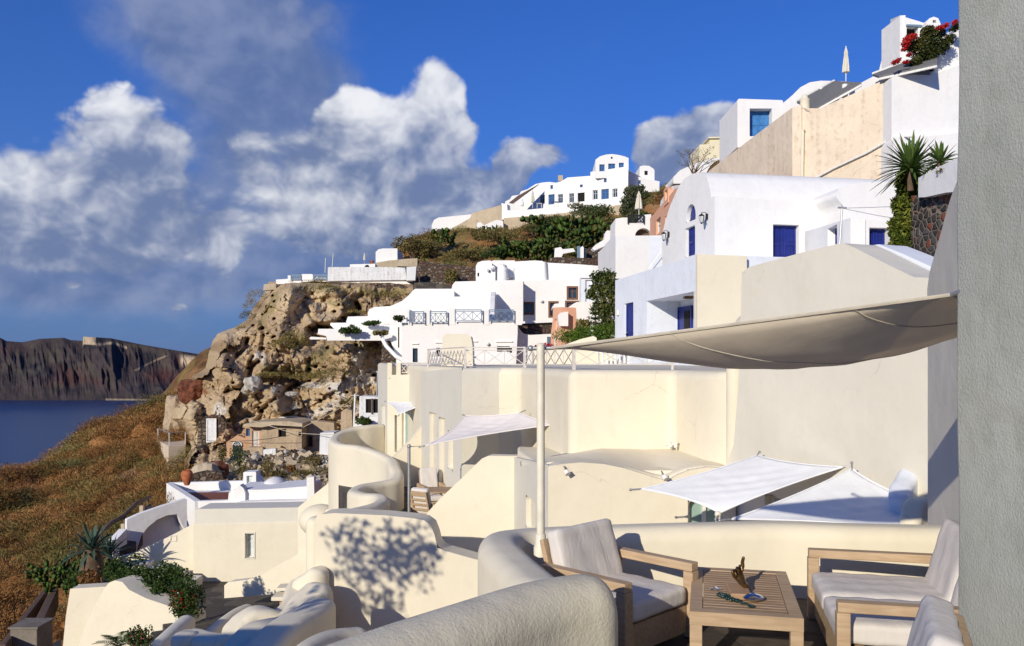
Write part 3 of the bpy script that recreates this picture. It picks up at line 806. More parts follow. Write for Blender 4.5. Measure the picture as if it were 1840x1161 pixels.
def build_terrain():
    us = np.concatenate([np.linspace(-2.2, -0.65, 40), np.linspace(-0.64, 0.25, 300), np.linspace(0.26, 2.2, 60)])
    ys = np.concatenate([np.linspace(-30, 25, 28), np.geomspace(26, 170, 300), np.geomspace(172, 2500, 50)])
    X = us[None, :]*np.maximum(np.abs(ys), 30)[:, None]; Y = np.repeat(ys[:, None], len(us), 1)
    Z = zt(X, Y)
    n1 = fbm(X*0.09, Y*0.09, oct=4); n2 = fbm(X*0.5+40, Y*0.5, oct=4); n3 = fbm(X*0.22+80, Y*0.22, Z*0.2, oct=3)
    a = np.array([0.36,0.165,0.06]); b = np.array([0.25,0.165,0.055]); c = np.array([0.36,0.235,0.13]); d = np.array([0.14,0.075,0.03])
    def mixn(p, q, t): t = np.clip(t, 0, 1)[..., None]; return p*(1-t)+q*t
    C = mixn(a[None, None], b[None, None], (n1-0.42)*5); C = mixn(C, c[None, None], (n3-0.56)*7*0.7); C = mixn(C, d[None, None], (n2-0.52)*7*0.8)
    PXg = CX+F*X/np.maximum(Y, 1); rub = np.clip((PXg-330)/40, 0, 1)*np.clip((720-PXg)/40, 0, 1)*np.clip((Y-50)/5, 0, 1)*np.clip((76-Y)/4, 0, 1)
    C = mixn(C, np.array([0.36,0.29,0.20])*(0.6+0.8*fbm(X*1.3, Y*1.3, oct=4)[..., None]), rub*0.9)
    m = len(us); idx = np.arange(len(ys)*m).reshape(len(ys), m)
    f = np.stack([idx[:-1, :-1], idx[:-1, 1:], idx[1:, 1:], idx[1:, :-1]], -1).reshape(-1, 4)
    o = np_mesh('hillside', np.stack([X, Y, Z], -1).reshape(-1, 3), f, M['soil'], None, C.reshape(-1, 3), smooth=True)
    tag(o, kind='structure')
build_terrain()

def build_sea():
    m, t, b, tc = new_mat('sea_water'); L = t.links
    b.inputs['Base Color'].default_value = (0.006, 0.030, 0.10, 1); b.inputs['Roughness'].default_value = 0.32; b.inputs['Specular IOR Level'].default_value = 0.35
    mp = t.nodes.new('ShaderNodeMapping'); L.new(tc, mp.inputs[0]); mp.inputs['Scale'].default_value = (0.05, 0.12, 1)
    p = bump(t, None, noise_node(t, mp.outputs[0], 1.0, 6, 0.6).outputs[0], 0.5, 1.2)
    bump(t, b, noise_node(t, tc, 0.3, 5, 0.7).outputs[0], 0.4, 0.6, p)
    o = MB().add([(-7000, -300, -150), (7000, -300, -150), (7000, 5000, -150), (-7000, 5000, -150)], [(0, 1, 2, 3)]).build('sea', m)
    tag(o, kind='structure')
build_sea()

def build_far():
    prof = [(-1500,640),(-600,600),(-200,612),(-40,600),(0,607),(12,613),(40,615),(62,611),(70,609),(115,607),(126,611),(148,612.5),(150,605),(200,608),(260,620),(330,632),(378,640),(470,652),(700,668),(1000,640),(1600,600),(2600,620)]
    nx, nv = 900, 110
    px = np.linspace(-1500, 2600, 260); px = np.concatenate([np.linspace(-1500, -42, 120), np.linspace(-40, 480, 520), np.linspace(482, 2600, 140)])
    top = np.interp(px, [p[0] for p in prof], [p[1] for p in prof])
    v = np.concatenate([np.linspace(0, 1, 90), np.linspace(1.02, 2.0, 14)])
    PX, Vv = np.meshgrid(px, v)
    TOP = np.repeat(top[None], len(v), 0)
    g = fbm(PX*0.011+Vv*0.5, Vv*0.6+PX*0.002, oct=4, g=0.45, ridged=True)      # gullies
    g2 = fbm(PX*0.055+Vv*0.6, Vv*1.4, oct=4, ridged=True)
    vv = np.clip(Vv, 0, 1)
    Yd = 3020 + 400*vv**0.9 + (g-0.55)*-240*np.sin(np.clip(vv, 0.05, 0.97)*math.pi)**0.55*(0.5+0.5*vv) + (g2-0.5)*-70*np.sin(vv*math.pi)**0.6
    Yd = Yd + np.maximum(0, Vv-1)*1500
    tz = (HZ-TOP)/F*3420
    z = -150 + (tz+150)*(vv**1.05); z = z - np.maximum(0, Vv-1)*30
    X = (PX-CX)/F*Yd*(1.0)
    # keep columns on their bearings at the rim
    Z = np.where(Vv >= 1, tz*(Yd/3420)**0.0 - np.maximum(0, Vv-1)*40, z*1.0)
    base = np.array([0.060,0.046,0.046]); red = np.array([0.10,0.038,0.030]); dk = np.array([0.028,0.026,0.034]); pale = np.array([0.55,0.42,0.27]); gr = np.array([0.075,0.062,0.05])
    def mixn(p, q, t): t = np.clip(t, 0, 1)[..., None]; return p*(1-t)+q*t
    n1 = fbm(PX*0.03, vv*6, oct=4); n2 = fbm(PX*0.008+5, vv*2.2+3, oct=3)
    C = mixn(base[None, None]*np.ones((*PX.shape, 1)), dk, (n1-0.5)*4); C = mixn(C, red, (n2-0.50)*4.5*(1-vv)*1.6)
    C = mixn(C, gr, (fbm(PX*0.05, vv*9+4, oct=3)-0.5)*3)
    C = mixn(C, red*1.1, np.exp(-((PX-290)/24)**2-((vv-0.45)/0.13)**2)*0.9)
    ped = ((PX > 149) & (PX < 172) & (vv > 0.87) & (Vv <= 1.001)) * 1.0
    C = mixn(C, pale, ped*0.85)
    band = np.clip(1-abs(vv-(0.90+0.02*np.sin(PX*0.1)))/0.035, 0, 1)*((PX > 150) & (PX < 228))*np.clip(fbm(PX*0.15, vv*4, oct=2)*1.8-0.3, 0, 1)
    C = mixn(C, pale, band*0.9)
    b2 = np.clip(1-abs(vv-0.80)/0.16, 0, 1)*np.clip((PX-322)/10, 0, 1)*(Vv <= 1)
    C = mixn(C, pale*1.0, np.clip(b2*2.2, 0, 1)*(vv < 0.95)*0.85)
    path = np.exp(-((PX-(295-(0.83-vv)*160))/3)**2)*(vv > 0.5)*(vv < 0.86)
    C = mixn(C, pale*0.8, path*0.5)
    C = mixn(C, pale*0.75, ((vv < 0.025)*(PX > 190))*0.8)
    m = len(px); idx = np.arange(len(v)*m).reshape(len(v), m)
    f = np.stack([idx[:-1, :-1], idx[:-1, 1:], idx[1:, 1:], idx[1:, :-1]], -1).reshape(-1, 4)
    o = np_mesh('far_cliffs', np.stack([X, Yd, Z], -1).reshape(-1, 3), f, M['farrock'], None, C.reshape(-1, 3), smooth=True)
    tag(o, kind='structure')
build_far()

# ------------------------------------------------------------------ the rock cliff under the village
def seg_dist(px, py, pts):
    d = np.full(px.shape, 1e9)
    for (x0, y0), (x1, y1) in zip(pts[:-1], pts[1:]):
        dx, dy = x1-x0, y1-y0; t = np.clip(((px-x0)*dx+(py-y0)*dy)/(dx*dx+dy*dy), 0, 1)
        d = np.minimum(d, np.hypot(px-x0-t*dx, py-y0-t*dy))
    return d
def build_cliff():
    LB = [(500,486),(512,480),(520,477),(545,463),(575,442),(588,425),(594,405),(600,390),(620,379),(648,374),(662,369),(676,348),(688,338),(706,332),(716,326),(722,312),(735,300),(752,297),(765,322),(790,334),(810,332),(830,322),(850,326),(862,330),(905,330)]
    RB = [(500,742),(560,742),(600,738),(905,738)]
    ys = np.linspace(506, 900, 330); us = np.linspace(0, 1, 380)
    lb = np.interp(ys, [a for a, b in LB], [b for a, b in LB]); rb = np.interp(ys, [a for a, b in RB], [b for a, b in RB])
    lb = lb + (fbm(ys*0.08, ys*0, oct=3)-0.5)*8
    PX = lb[:, None]+(rb-lb)[:, None]*us[None]; PY = np.repeat(ys[:, None], len(us), 1)
    Y = np.interp(PY, [500, 560, 600, 640, 700, 745, 760, 800, 840, 860, 900], [86, 84, 81, 79, 76, 74, 73.2, 72, 67, 62, 57])
    e = (PX-lb[:, None]); Y = Y + 9*np.exp(-e/9.0) + 3*np.exp(-e/30)
    Y = Y + 5*np.exp(-(PY-506)/5.0)
    # general shapes
    n1 = fbm(PX*0.012+3, PY*0.016, oct=5); n2 = fbm(PX*0.05, PY*0.06+7, oct=5, ridged=True); n3 = fbm(PX*0.17, PY*0.2, oct=3)
    def facets(cell, tilt, amp, seed, warp):
        rg = np.random.default_rng(seed); nxc, nyc = int(440/cell), int(420/cell)
        gx, gy = np.meshgrid(np.arange(nxc), np.arange(nyc)); cxs = 290+(gx+rg.random(gx.shape))*cell; cys = 490+(gy+rg.random(gx.shape))*cell
        cxs, cys = cxs.ravel(), cys.ravel(); a = rg.normal(size=cxs.size)*amp; g1 = rg.normal(size=cxs.size)*tilt; g2 = rg.normal(size=cxs.size)*tilt
        wx = PX+(fbm(PX*0.04+seed, PY*0.04, oct=4)-0.5)*warp; wy = (PY+(fbm(PX*0.04, PY*0.04+seed, oct=4)-0.5)*warp)
        best = np.full(PX.shape, 1e9); out = np.zeros(PX.shape)
        for i in range(cxs.size):
            dx, dy = wx-cxs[i], (wy-cys[i])*1.25; d = dx*dx+dy*dy; m_ = d < best; best = np.where(m_, d, best); out = np.where(m_, a[i]+g1[i]*dx+g2[i]*dy, out)
        return out
    nl = fbm(PX*0.011+3, PY*0.014, oct=3)
    Y = Y - (nl-0.5)*4.2 - (n1-0.5)*1.2 - facets(58, 0.022, 0.22, 5, 30) - facets(22, 0.016, 0.06, 6, 16) - facets(8, 0.02, 0.03, 8, 8) - (n2-0.5)*0.4 - (n3-0.5)*0.35
    def ridge(pts, w, amt):
        nonlocal Y
        Y = Y - amt*np.exp(-(seg_dist(PX, PY, pts)/w)**2)
    def step(pts, w, amt):      # rock above/left of the line stands proud: push cells below the line back
        nonlocal Y
        for (x0, y0), (x1, y1) in zip(pts[:-1], pts[1:]):
            pass
        d = seg_dist(PX, PY, pts); Y = Y + 0.42*amt*np.exp(-(d/w)**2)
    # bulges lit by the sun
    ridge([(520,530),(515,560),(500,600)], 22, 3.2); ridge([(560,555),(545,600)], 18, 2.0); ridge([(600,530),(620,560)], 16, 1.6)
    ridge([(400,605),(395,650)], 14, 2.2); ridge([(400,660),(430,690)], 16, 3.0); ridge([(480,660),(540,640)], 20, 1.8); ridge([(620,640),(600,700)], 34, 2.6); ridge([(490,700),(500,740)], 12, 1.6)
    ridge([(350,740),(345,790)], 10, 1.5); ridge([(385,720),(420,740)], 16, 1.2); ridge([(590,590),(575,640)], 14, 1.2); ridge([(560,580),(610,572)], 10, 2.0)
    # overhang shadows, cracks and caves
    step([(556,592),(575,590),(600,583),(622,570),(640,560)], 5.5, 5.0); step([(545,545),(560,570),(578,590)], 4, 2.6); step([(640,545),(645,553)], 5.5, 6.0); step([(628,540),(650,530)], 5, 2.2)
    step([(410,702),(430,700),(442,690),(448,672),(452,660),(465,650)], 5.0, 6.0); step([(447,655),(455,640)], 3, 3)
    step([(558,684),(535,690),(510,704),(490,720),(470,738)], 4.0, 3.6); step([(425,640),(437,630),(445,610)], 4, 4.5); step([(500,640),(540,655),(580,640),(590,600)], 5, 1.6)
    step([(505,650),(480,672)], 4, 2.4); step([(470,745),(460,765),(455,790)], 5, 2.0); step([(455,545),(475,590),(470,640)], 4, 1.8)
    step([(335,845),(375,845),(400,850)], 6, 3.0); step([(372,790),(376,830)], 6, 2.5); step([(540,750),(580,748)], 3, 1.0); step([(590,760),(640,740)], 4, 1.0)
    r = random.Random(3)
    for i in range(70):
        x, y, w = r.uniform(400, 700), r.uniform(525, 740), r.uniform(1.0, 2.2); Y = Y + 1.6*w*np.exp(-(((PX-x)/w/1.3)**2+((PY-y)/w)**2))
    for i in range(90):
        x, y, w = r.uniform(480, 735), r.uniform(600, 870), r.uniform(1.2, 3); Y = Y - 0.6*w*np.exp(-(((PX-x)/w/1.2)**2+((PY-y)/w)**2))
    X = (PX-CX)/F*Y; Z = (HZ-PY)/F*Y
    def mixn(p, q, t): t = np.clip(t, 0, 1)[..., None]; return p*(1-t)+q*t
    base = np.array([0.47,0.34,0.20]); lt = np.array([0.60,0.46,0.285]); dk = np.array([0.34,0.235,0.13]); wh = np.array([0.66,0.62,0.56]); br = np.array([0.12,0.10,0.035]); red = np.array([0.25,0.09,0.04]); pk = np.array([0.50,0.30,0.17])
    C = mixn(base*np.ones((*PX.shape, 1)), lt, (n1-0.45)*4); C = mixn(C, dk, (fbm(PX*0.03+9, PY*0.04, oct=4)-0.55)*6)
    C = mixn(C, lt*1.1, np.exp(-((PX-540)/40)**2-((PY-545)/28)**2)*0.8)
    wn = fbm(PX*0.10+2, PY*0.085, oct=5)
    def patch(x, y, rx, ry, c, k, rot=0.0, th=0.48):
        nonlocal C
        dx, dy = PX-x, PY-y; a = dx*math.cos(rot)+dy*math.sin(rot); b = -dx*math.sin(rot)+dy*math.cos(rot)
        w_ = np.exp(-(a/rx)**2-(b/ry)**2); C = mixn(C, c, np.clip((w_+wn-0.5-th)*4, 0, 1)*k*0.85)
    for p in ((645,640,34,12,-1.1),(660,680,50,16,-0.2),(600,700,30,14,0.6),(560,692,36,7,0.1),(585,735,44,10,-0.5),(700,650,30,34,0),(690,600,26,16,0),(455,690,22,16,0),(465,640,12,12,0),(395,735,14,12,0),(540,752,20,6,0),(500,700,14,9,0),(635,735,18,10,-.4),(700,720,30,24,0)):
        patch(p[0], p[1], p[2], p[3], wh, 0.85, p[4], 0.38)
    patch(533,738,14,16,wh*0.9,0.9); patch(345,700,24,16,red,0.95,0,0.30); patch(420,790,36,26,pk,0.7,0,0.3)
    for p in ((600,865,150,26,0.0),):
        patch(p[0], p[1], p[2], p[3], np.array([0.22,0.19,0.13]), 0.6, 0, 0.3)
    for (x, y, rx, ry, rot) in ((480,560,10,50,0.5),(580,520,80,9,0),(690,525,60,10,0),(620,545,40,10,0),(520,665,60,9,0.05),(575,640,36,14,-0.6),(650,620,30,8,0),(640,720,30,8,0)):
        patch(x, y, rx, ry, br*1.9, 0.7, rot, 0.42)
    m = len(us); nn = len(ys); idx = np.arange(nn*m).reshape(nn, m)
    f = np.stack([idx[:-1, :-1], idx[:-1, 1:], idx[1:, 1:], idx[1:, :-1]], -1).reshape(-1, 4)
    # solid back so the rock has real bulk
    vs = np.stack([X, Y, Z], -1)
    bk = vs.copy(); bk[..., 1] = np.maximum(bk[..., 1]+14, 100); 
    rim = np.concatenate([idx[0, :], idx[1:, -1], idx[-1, -2::-1], idx[-2:0:-1, 0]])
    rb3 = bk.reshape(-1, 3)[rim]; n0 = nn*m; k = len(rim)
    fr = np.stack([rim, np.roll(rim, -1), n0+(np.arange(k)+1) % k, n0+np.arange(k)], -1)
    verts = np.concatenate([vs.reshape(-1, 3), rb3]); cols = np.concatenate([C.reshape(-1, 3), np.repeat(base[None], k, 0)])
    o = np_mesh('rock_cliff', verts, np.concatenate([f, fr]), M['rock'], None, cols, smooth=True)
    tag(o, kind='structure')
    return np.interp
build_cliff()

# scrub on the slopes: ground cover
def build_scrub():
    V_, F_, C_ = [], [], []; k = 0
    rng = np.random.default_rng(5)
    pal = {0: np.array(OLIVE), 1: np.array(RUSSET), 2: np.array([(0.09,0.085,0.028),(0.15,0.14,0.045),(0.22,0.20,0.07),(0.30,0.27,0.12)])}
    def dome(x, y, z, r, h, n, pi, size, solid=0.5):
        nonlocal k
        tone = rng.uniform(0.7, 1.6)
        nu, nv = 10, 5; th_, ph_ = np.meshgrid(np.arange(nu)*2*np.pi/nu, np.linspace(0, np.pi/2, nv))
        q = solid*(1+0.5*(fbm(np.cos(th_)*1.7+x, np.sin(th_)*1.7+y, ph_*1.5, 2)-0.5))
        hv = np.stack([x+r*q*np.cos(th_)*np.cos(ph_), y+r*0.95*q*np.sin(th_)*np.cos(ph_), z+h*q*np.sin(ph_)], -1).reshape(-1, 3)
        ii = np.arange(nu*nv).reshape(nv, nu); i2 = np.roll(ii, -1, 1)
        tf = np.concatenate([np.stack([ii[:-1], i2[:-1], i2[1:]], -1).reshape(-1, 3), np.stack([ii[:-1], i2[1:], ii[1:]], -1).reshape(-1, 3)])
        if solid > 0: V_.append(hv); F_.append(tf+k); C_.append(np.repeat((pal[pi][1]*0.7+pal[pi][2]*0.3)[None]*tone, len(hv), 0)); k += len(hv)
        d = rng.normal(size=(n, 3)); d /= np.linalg.norm(d, axis=1)[:, None]; d[:, 2] = abs(d[:, 2])
        rr = 0.62+0.40*rng.random(n)+0.45*(fbm(d[:, 0]*2+x, d[:, 1]*2+y, d[:, 2]*2, 2)-0.5)
        c = np.array([x, y, z])+d*rr[:, None]*np.array([r, r*0.95, h])
        # blades pointing outwards
        a = d+rng.normal(size=(n, 3))*0.35; a /= np.linalg.norm(a, axis=1)[:, None]
        b = np.cross(a, rng.normal(size=(n, 3))); b /= np.linalg.norm(b, axis=1)[:, None]
        s = size*(0.6+0.8*rng.random(n))[:, None]
        v = np.stack([c-a*s*0.5-b*s*0.13, c-a*s*0.5+b*s*0.13, c+a*s*0.6], 1).reshape(-1, 3)
        t = np.clip(rng.random(n)*0.75+0.25*rng.random(), 0, 0.999)*3; i = t.astype(int); t = (t-i)[:, None]; P_ = pal[pi]
        cc = (P_[i]*(1-t)+P_[i+1]*t)*tone
        V_.append(v); F_.append(np.arange(3*n).reshape(n, 3)+k); C_.append(np.repeat(cc, 3, 0)); k += 3*n
    # left slope
    N = 0
    while N < 520:
        Y = rng.uniform(36, 112) if rng.random() < 0.55 else rng.uniform(60, 112); px = rng.uniform(-60, 345)
        X = (px-CX)/F*Y
        if X < np.interp(Y, cy_, cx_)-3: continue
        if px > 300 and Y < 60: continue
        if fbm(np.array([X*0.09]), np.array([Y*0.09]), oct=3)[0] < 0.40 and rng.random() < 0.6: continue
        z = float(zt(np.array([X]), np.array([Y]))[0]); r = rng.uniform(0.35, 1.0)**1.6*3.0*(0.5+Y/120); p = rng.choice(3, p=[0.34, 0.58, 0.08])
        dome(X, Y, z-0.12*r, r, r*rng.uniform(0.4, 0.8), int(320+520*r), p, 0.10+Y*0.0012); N += 1
    # fine dry grass and twigs between the cushions
    n = 60000; Yg = rng.uniform(34, 112, n); pg = rng.uniform(-60, 345, n); Xg = (pg-CX)/F*Yg; ok = (Xg > np.interp(Yg, cy_, cx_)-3) & ~((pg > 300) & (Yg < 60)); Xg, Yg = Xg[ok], Yg[ok]; n = len(Xg)
    Zg = zt(Xg, Yg); dens_ = fbm(Xg*0.35, Yg*0.35, oct=3); keep = dens_ > 0.42; Xg, Yg, Zg = Xg[keep], Yg[keep], Zg[keep]; n = len(Xg)
    a = rng.normal(size=(n, 3))*0.55; a[:, 2] = 1; a /= np.linalg.norm(a, axis=1)[:, None]; b = np.cross(a, rng.normal(size=(n, 3))); b /= np.linalg.norm(b, axis=1)[:, None]; sg = (0.10+0.30*rng.random(n)*(Yg/80))[:, None]; c0 = np.stack([Xg, Yg, Zg-0.03], -1)
    V_.append(np.stack([c0-b*sg*0.12, c0+b*sg*0.12, c0+a*sg*1.5], 1).reshape(-1, 3)); F_.append(np.arange(3*n).reshape(n, 3)+k); cc = pal[1][np.minimum(3, (rng.random(n)*4).astype(int))]*rng.uniform(1.0, 2.0, n)[:, None]; C_.append(np.repeat(cc, 3, 0)); k += 3*n
    # crest domes seen against the sea
    for (px, Y, r) in ((150,95,2.3),(170,97,2.0),(205,99,2.6),(250,104,2.2),(290,110,2.6),(320,112,2.2),(120,92,1.8),(75,88,1.9),(100,90,1.4),(225,101,1.5),(340,108,3.0),(30,84,1.4),(350,98,2.6),(356,100,2.4)):
        X = (px-CX)/F*Y; z = float(zt(np.array([X]), np.array([Y]))[0]); dome(X, Y, z-0.2, r, r*0.75, 700, 0, 0.30)
    # hill below the high white houses
    N = 0
    while N < 620:
        Y = rng.uniform(90, 140); px = rng.uniform(700, 1120); X = (px-CX)/F*Y
        if Y > 100 and px < 745: continue
        z = float(zt(np.array([X]), np.array([Y]))[0]); r = rng.uniform(0.7, 2.0)
        dome(X, Y, z-0.3*r, r, r*rng.uniform(0.4, 0.8), int(90+90*r), rng.choice(3, p=[0.55, 0.15, 0.3]), 0.28); N += 1
    for i in range(90):
        Y = rng.uniform(118, 152); px = rng.uniform(1150, 1250); X = (px-CX)/F*Y
        z = float(zt(np.array([X]), np.array([Y]))[0]); r = rng.uniform(0.8, 2.0); dome(X, Y, z-0.3*r, r, r*0.7, 220, rng.choice([0, 0, 1]), 0.32)
    # cushions clinging to the rock
    for (px, py, Y, r, h) in ((462,528,88,1.2,1.6),(452,545,88,1.0,1.4),(445,565,87,1.0,1.2),(436,590,86,0.9,1.0),(428,600,86,1.0,0.9),(570,508,83,1.6,1.0),(520,612,77,1.9,1.7),(530,604,77,1.4,1.5),(508,618,77,1.3,1.3),
                              (352,688,84,1.2,1.1),(345,694,84,1.0,1.0),(600,666,76,1.4,0.8),(580,672,76,1.6,0.8),(560,676,76,1.4,0.7),(500,674,76,1.4,0.7),(480,672,76,1.2,0.5),(615,650,77,1.3,0.8),(545,676,76,1.3,0.6),
                              (655,628,78,1.5,0.6),(630,720,75,1.6,0.9),(660,716,75,1.4,0.7),(690,530,85,2.0,0.8),(710,528,85,1.6,0.7),(590,516,84,1.4,0.6),(640,560,83,1.2,0.5),(340,812,72,1.2,1.2),(325,826,70,1.3,1.3),(575,845,64,1.0,0.8),(545,850,63,0.9,0.6),(500,850,63,0.8,0.6),
                              (300,812,80,1.5,1.0),(310,835,75,1.8,1.1),(290,850,73,1.7,1.0),(255,860,72,1.8,1.0),(320,855,70,1.6,0.9)):
        c = P(px, py, Y-0.8); dome(c.x, c.y, c.z-h*0.35, r, h*0.8, 520, 0, 0.16, 0.0)
    o = np_mesh('scrub', np.concatenate(V_), np.concatenate(F_), M['dry'], None, np.concatenate(C_))
    tag(o, 'dry olive and russet cushion scrub covering the slopes and rock ledges', 'scrub', kind='stuff')
build_scrub()
# ------------------------------------------------------------------ near terrace (eye 1.75 m above its floor)
FL = -1.75
def near_terrace():
    m = MB()
    pts = [(-0.9,2.6),(-0.75,3.3),(0.2,4.3),(0.0,5.6),(0.1,6.1),(2.0,6.1),(3.6,6.2),(3.6,-1.5),(-0.9,-1.5)]
    m.add([(x, y, FL) for x, y in pts]+[(x, y, FL-0.3) for x, y in pts], [tuple(range(9)), tuple(range(17, 8, -1))]+[(i, (i+1) % 9, 9+(i+1) % 9, 9+i) for i in range(9)])
    fm = stonewall('terrace_floor_tiles', [(0.085,0.062,0.045),(0.11,0.08,0.058),(0.075,0.055,0.04),(0.13,0.098,0.07)], (0.05,0.038,0.028), 1.3, 0.02, 0.004)
    tag(m.build('terrace_floor', fm), kind='structure')
    # house wall on the right, running towards the viewer
    mb = MB()
    prof = []
    r = 0.05
    x0, y0 = 2.17, 4.1
    for i in range(9):
        a = math.pi/2*i/8; prof.append((x0+r-r*math.sin(math.pi/2-a), y0-r+r*math.sin(a)))
    outl = [(x0, -1.2), *[(x0, y) for y in (0.5, 2.0, 3.2, 3.6, 3.8)]] + prof + [(4.4, y0), (4.4, -1.2)]
    zs = [FL-0.1+0.25*i for i in range(16)]
    vs = []; n = len(outl)
    for z in zs:
        for (x, y) in outl:
            k = 0.010*math.sin(z*2.3+y)+0.006*math.sin(z*6.1+y*3); vs.append((x+(k if x < 4 else 0), y+(k if y > 0 else 0), z))
    fs = [(j*n+i, j*n+(i+1) % n, (j+1)*n+(i+1) % n, (j+1)*n+i) for j in range(len(zs)-1) for i in range(n)] + [tuple(range(n)), tuple((len(zs)-1)*n+i for i in range(n))]
    mb.add(vs, fs)
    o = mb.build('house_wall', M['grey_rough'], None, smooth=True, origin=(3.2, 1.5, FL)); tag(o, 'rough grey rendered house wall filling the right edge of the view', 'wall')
    # wing wall / pillar beyond it
    pl = plane2(1667, 8.6, 1722, 7.3)
    solo_facade('wing_wall', 'tall shade toned cream wing wall with curved sloping top behind the big shade sail', 'wall', pl,
                [(1667,1010),(1667,640),(1666,520),(1670,490),(1680,455),(1693,410),(1702,375),(1712,345),(1726,310),(1745,270),(1860,250),(1860,1100)], 1.2, 'cream_d', 0.08)
    # parapet round the terrace
    th = wall_thing('terrace_parapet', 'low cream parapet curving around the terrace behind the coffee table', 'parapet',
        [(1800,945,6.2),(1640,945,6.18),(1500,941,6.2),(1385,938,6.28),(1250,941,6.24),(1100,945,6.2),(1000,949,6.15),(935,953,6.05),(905,958,5.85),(899,972,5.5),(915,992,5.15),(950,1022,4.72),(975,1042,4.42)], 0.30, FL-2.4, 'cream', r=0.11, wob=0.004)
    wall_thing('rounded_parapet_end', 'rough rounded end of cream parapet in the near foreground', 'parapet',
        [(1046,1034,4.22),(960,1048,4.02),(830,1088,3.62),(700,1130,3.30),(560,1180,3.02),(380,1260,2.7)], 0.36, FL-2.6, 'cream_rough', r=0.17, wob=0.003)
near_terrace()

def cushion(mb, c, d, R=None, n=10, puff=0.5, seed=0):
    """soft box: rounded-box grid with slight sag"""
    R = R or Matrix.Identity(3); c = Vector(c); vs = []; fs = []
    N = n; idx = {}
    def pt(u, v, w):
        p = Vector((u, v, w)); # superellipsoid rounding
        q = []
        for a, h in ((u, d[0]/2), (v, d[1]/2), (w, d[2]/2)): q.append(a*h)
        e = min(d)*0.30
        v3 = Vector(q); inner = Vector([max(-(h/2-e), min(h/2-e, a)) for a, h in zip(q, d)])
        dv = v3-inner
        if dv.length > 1e-9: v3 = inner+dv.normalized()*min(dv.length, e)
        thin = min(range(3), key=lambda i: d[i]); oth = [i for i in range(3) if i != thin]
        s = [u, v, w]
        k = (1-s[oth[0]]**2)*(1-s[oth[1]]**2); v3[thin] *= 1+0.10*k*puff*2
        f = 0.004*math.sin(v3[oth[0]]*34+seed+v3[oth[1]]*11)+0.003*math.sin(v3[oth[1]]*41+seed*2)
        v3[thin] += f*(1 if s[thin] > 0 else -1)*0.6
        return c + R @ v3
    k0 = 0
    for ax in range(3):
        for sgn in (-1, 1):
            b = len(vs)
            for i in range(N+1):
                for j in range(N+1):
                    a_, b_ = -1+2*i/N, -1+2*j/N
                    s = [0, 0, 0]; s[ax] = sgn; o = [x for x in range(3) if x != ax]; s[o[0]], s[o[1]] = a_, b_
                    vs.append(pt(*s))
            fs += [(b+i*(N+1)+j, b+(i+1)*(N+1)+j, b+(i+1)*(N+1)+j+1, b+i*(N+1)+j+1) for i in range(N) for j in range(N)]
    mb.add(vs, fs)

def lounge(name, label, cat_, loc, rz, width, seats=1, group='teak lounge seats around the table', seed=0, armh=0.47, backh=0.70, D=0.66):
    """local frame: +x faces forward, y across, z up"""
    th = thing(name, label, cat_, loc, group, rz)
    w = width/2; t = 0.055
    for s in (-1, 1):
        y = s*(w-t/2)
        # arm: top rail, front post, back post
        a = MB(); a.box((0.02, y, armh-t/2), (D, 0.075, t)); a.build('arm', M['wood'], th, bevel=0.006, local=True)
        a = MB(); a.box((D/2-0.01, y, (armh-t)/2), (0.07, 0.075, armh-t-0.002)); a.build('leg', M['wood'], th, bevel=0.006, local=True)
        a = MB(); a.box((-D/2+0.05, y, (armh-t)/2), (0.07, 0.075, armh-t-0.002)); a.build('leg', M['wood'], th, bevel=0.006, local=True)
    a = MB(); a.box((D/2-0.03, 0, 0.12), (0.035, width-0.155, 0.17)); a.box((-D/2+0.08, 0, 0.12), (0.035, width-0.155, 0.17))
    for s in (-1, 1): a.box((0, s*(w-t/2), 0.13), (D-0.16, 0.03, 0.15))
    for i in range(7): a.box((-D/2+0.12+i*(D-0.2)/6.3, 0, 0.20), (0.05, width-0.16, 0.018))
    a.build('seat_frame', M['wood'], th, bevel=0.004, local=True)
    lean = math.radians(17); R = Matrix.Rotation(-lean, 3, 'Y')
    def bp(x, z): v = R @ Vector((x, 0, z)); return Vector((-D/2+0.10+v.x, v.y, 0.18+v.z))
    a = MB(); L_ = backh-0.18
    for i in range(6):
        p = bp(-0.02, 0.06+i*(L_-0.06)/5.2); a.box(p, (0.02, width-0.17, 0.055), R)
    for s in (-1, 1):
        p = bp(-0.02, L_*0.5); a.box((p.x, s*(w-0.10), p.z), (0.035, 0.045, L_+0.02), R)
    p = bp(-0.02, L_+0.03); a.box(p, (0.035, width-0.155, 0.05), R)
    a.build('back_frame', M['wood'], th, bevel=0.004, local=True)
    sw = (width-0.17)/seats
    for i in range(seats):
        y = -width/2+0.085+sw*(i+0.5)
        c = MB(); cushion(c, (0.045, y, 0.275), (D-0.07, sw-0.006, 0.125), None, 16, 0.35, seed+i); c.build('seat_cushion', M['cushion'], th, smooth=True, local=True, weld=True)
        p = bp(0.065, L_*0.5+0.09); c = MB(); cushion(c, (p.x, y, p.z), (0.115, sw-0.006, L_+0.02), R, 16, 0.3, seed+i+5); c.build('back_cushion', M['cushion'], th, smooth=True, local=True, weld=True)
    return th
lounge('armchair', 'teak armchair with pale cushions left of the coffee table', 'armchair', (0.66, 5.25, FL), math.radians(-45), 0.74, 1, seed=1, backh=0.57)
lounge('sofa', 'two seat teak sofa with pale cushions right of the coffee table', 'sofa', (2.30, 4.93, FL), math.radians(180-13), 1.30, 2, seed=3, backh=0.62, D=0.86)
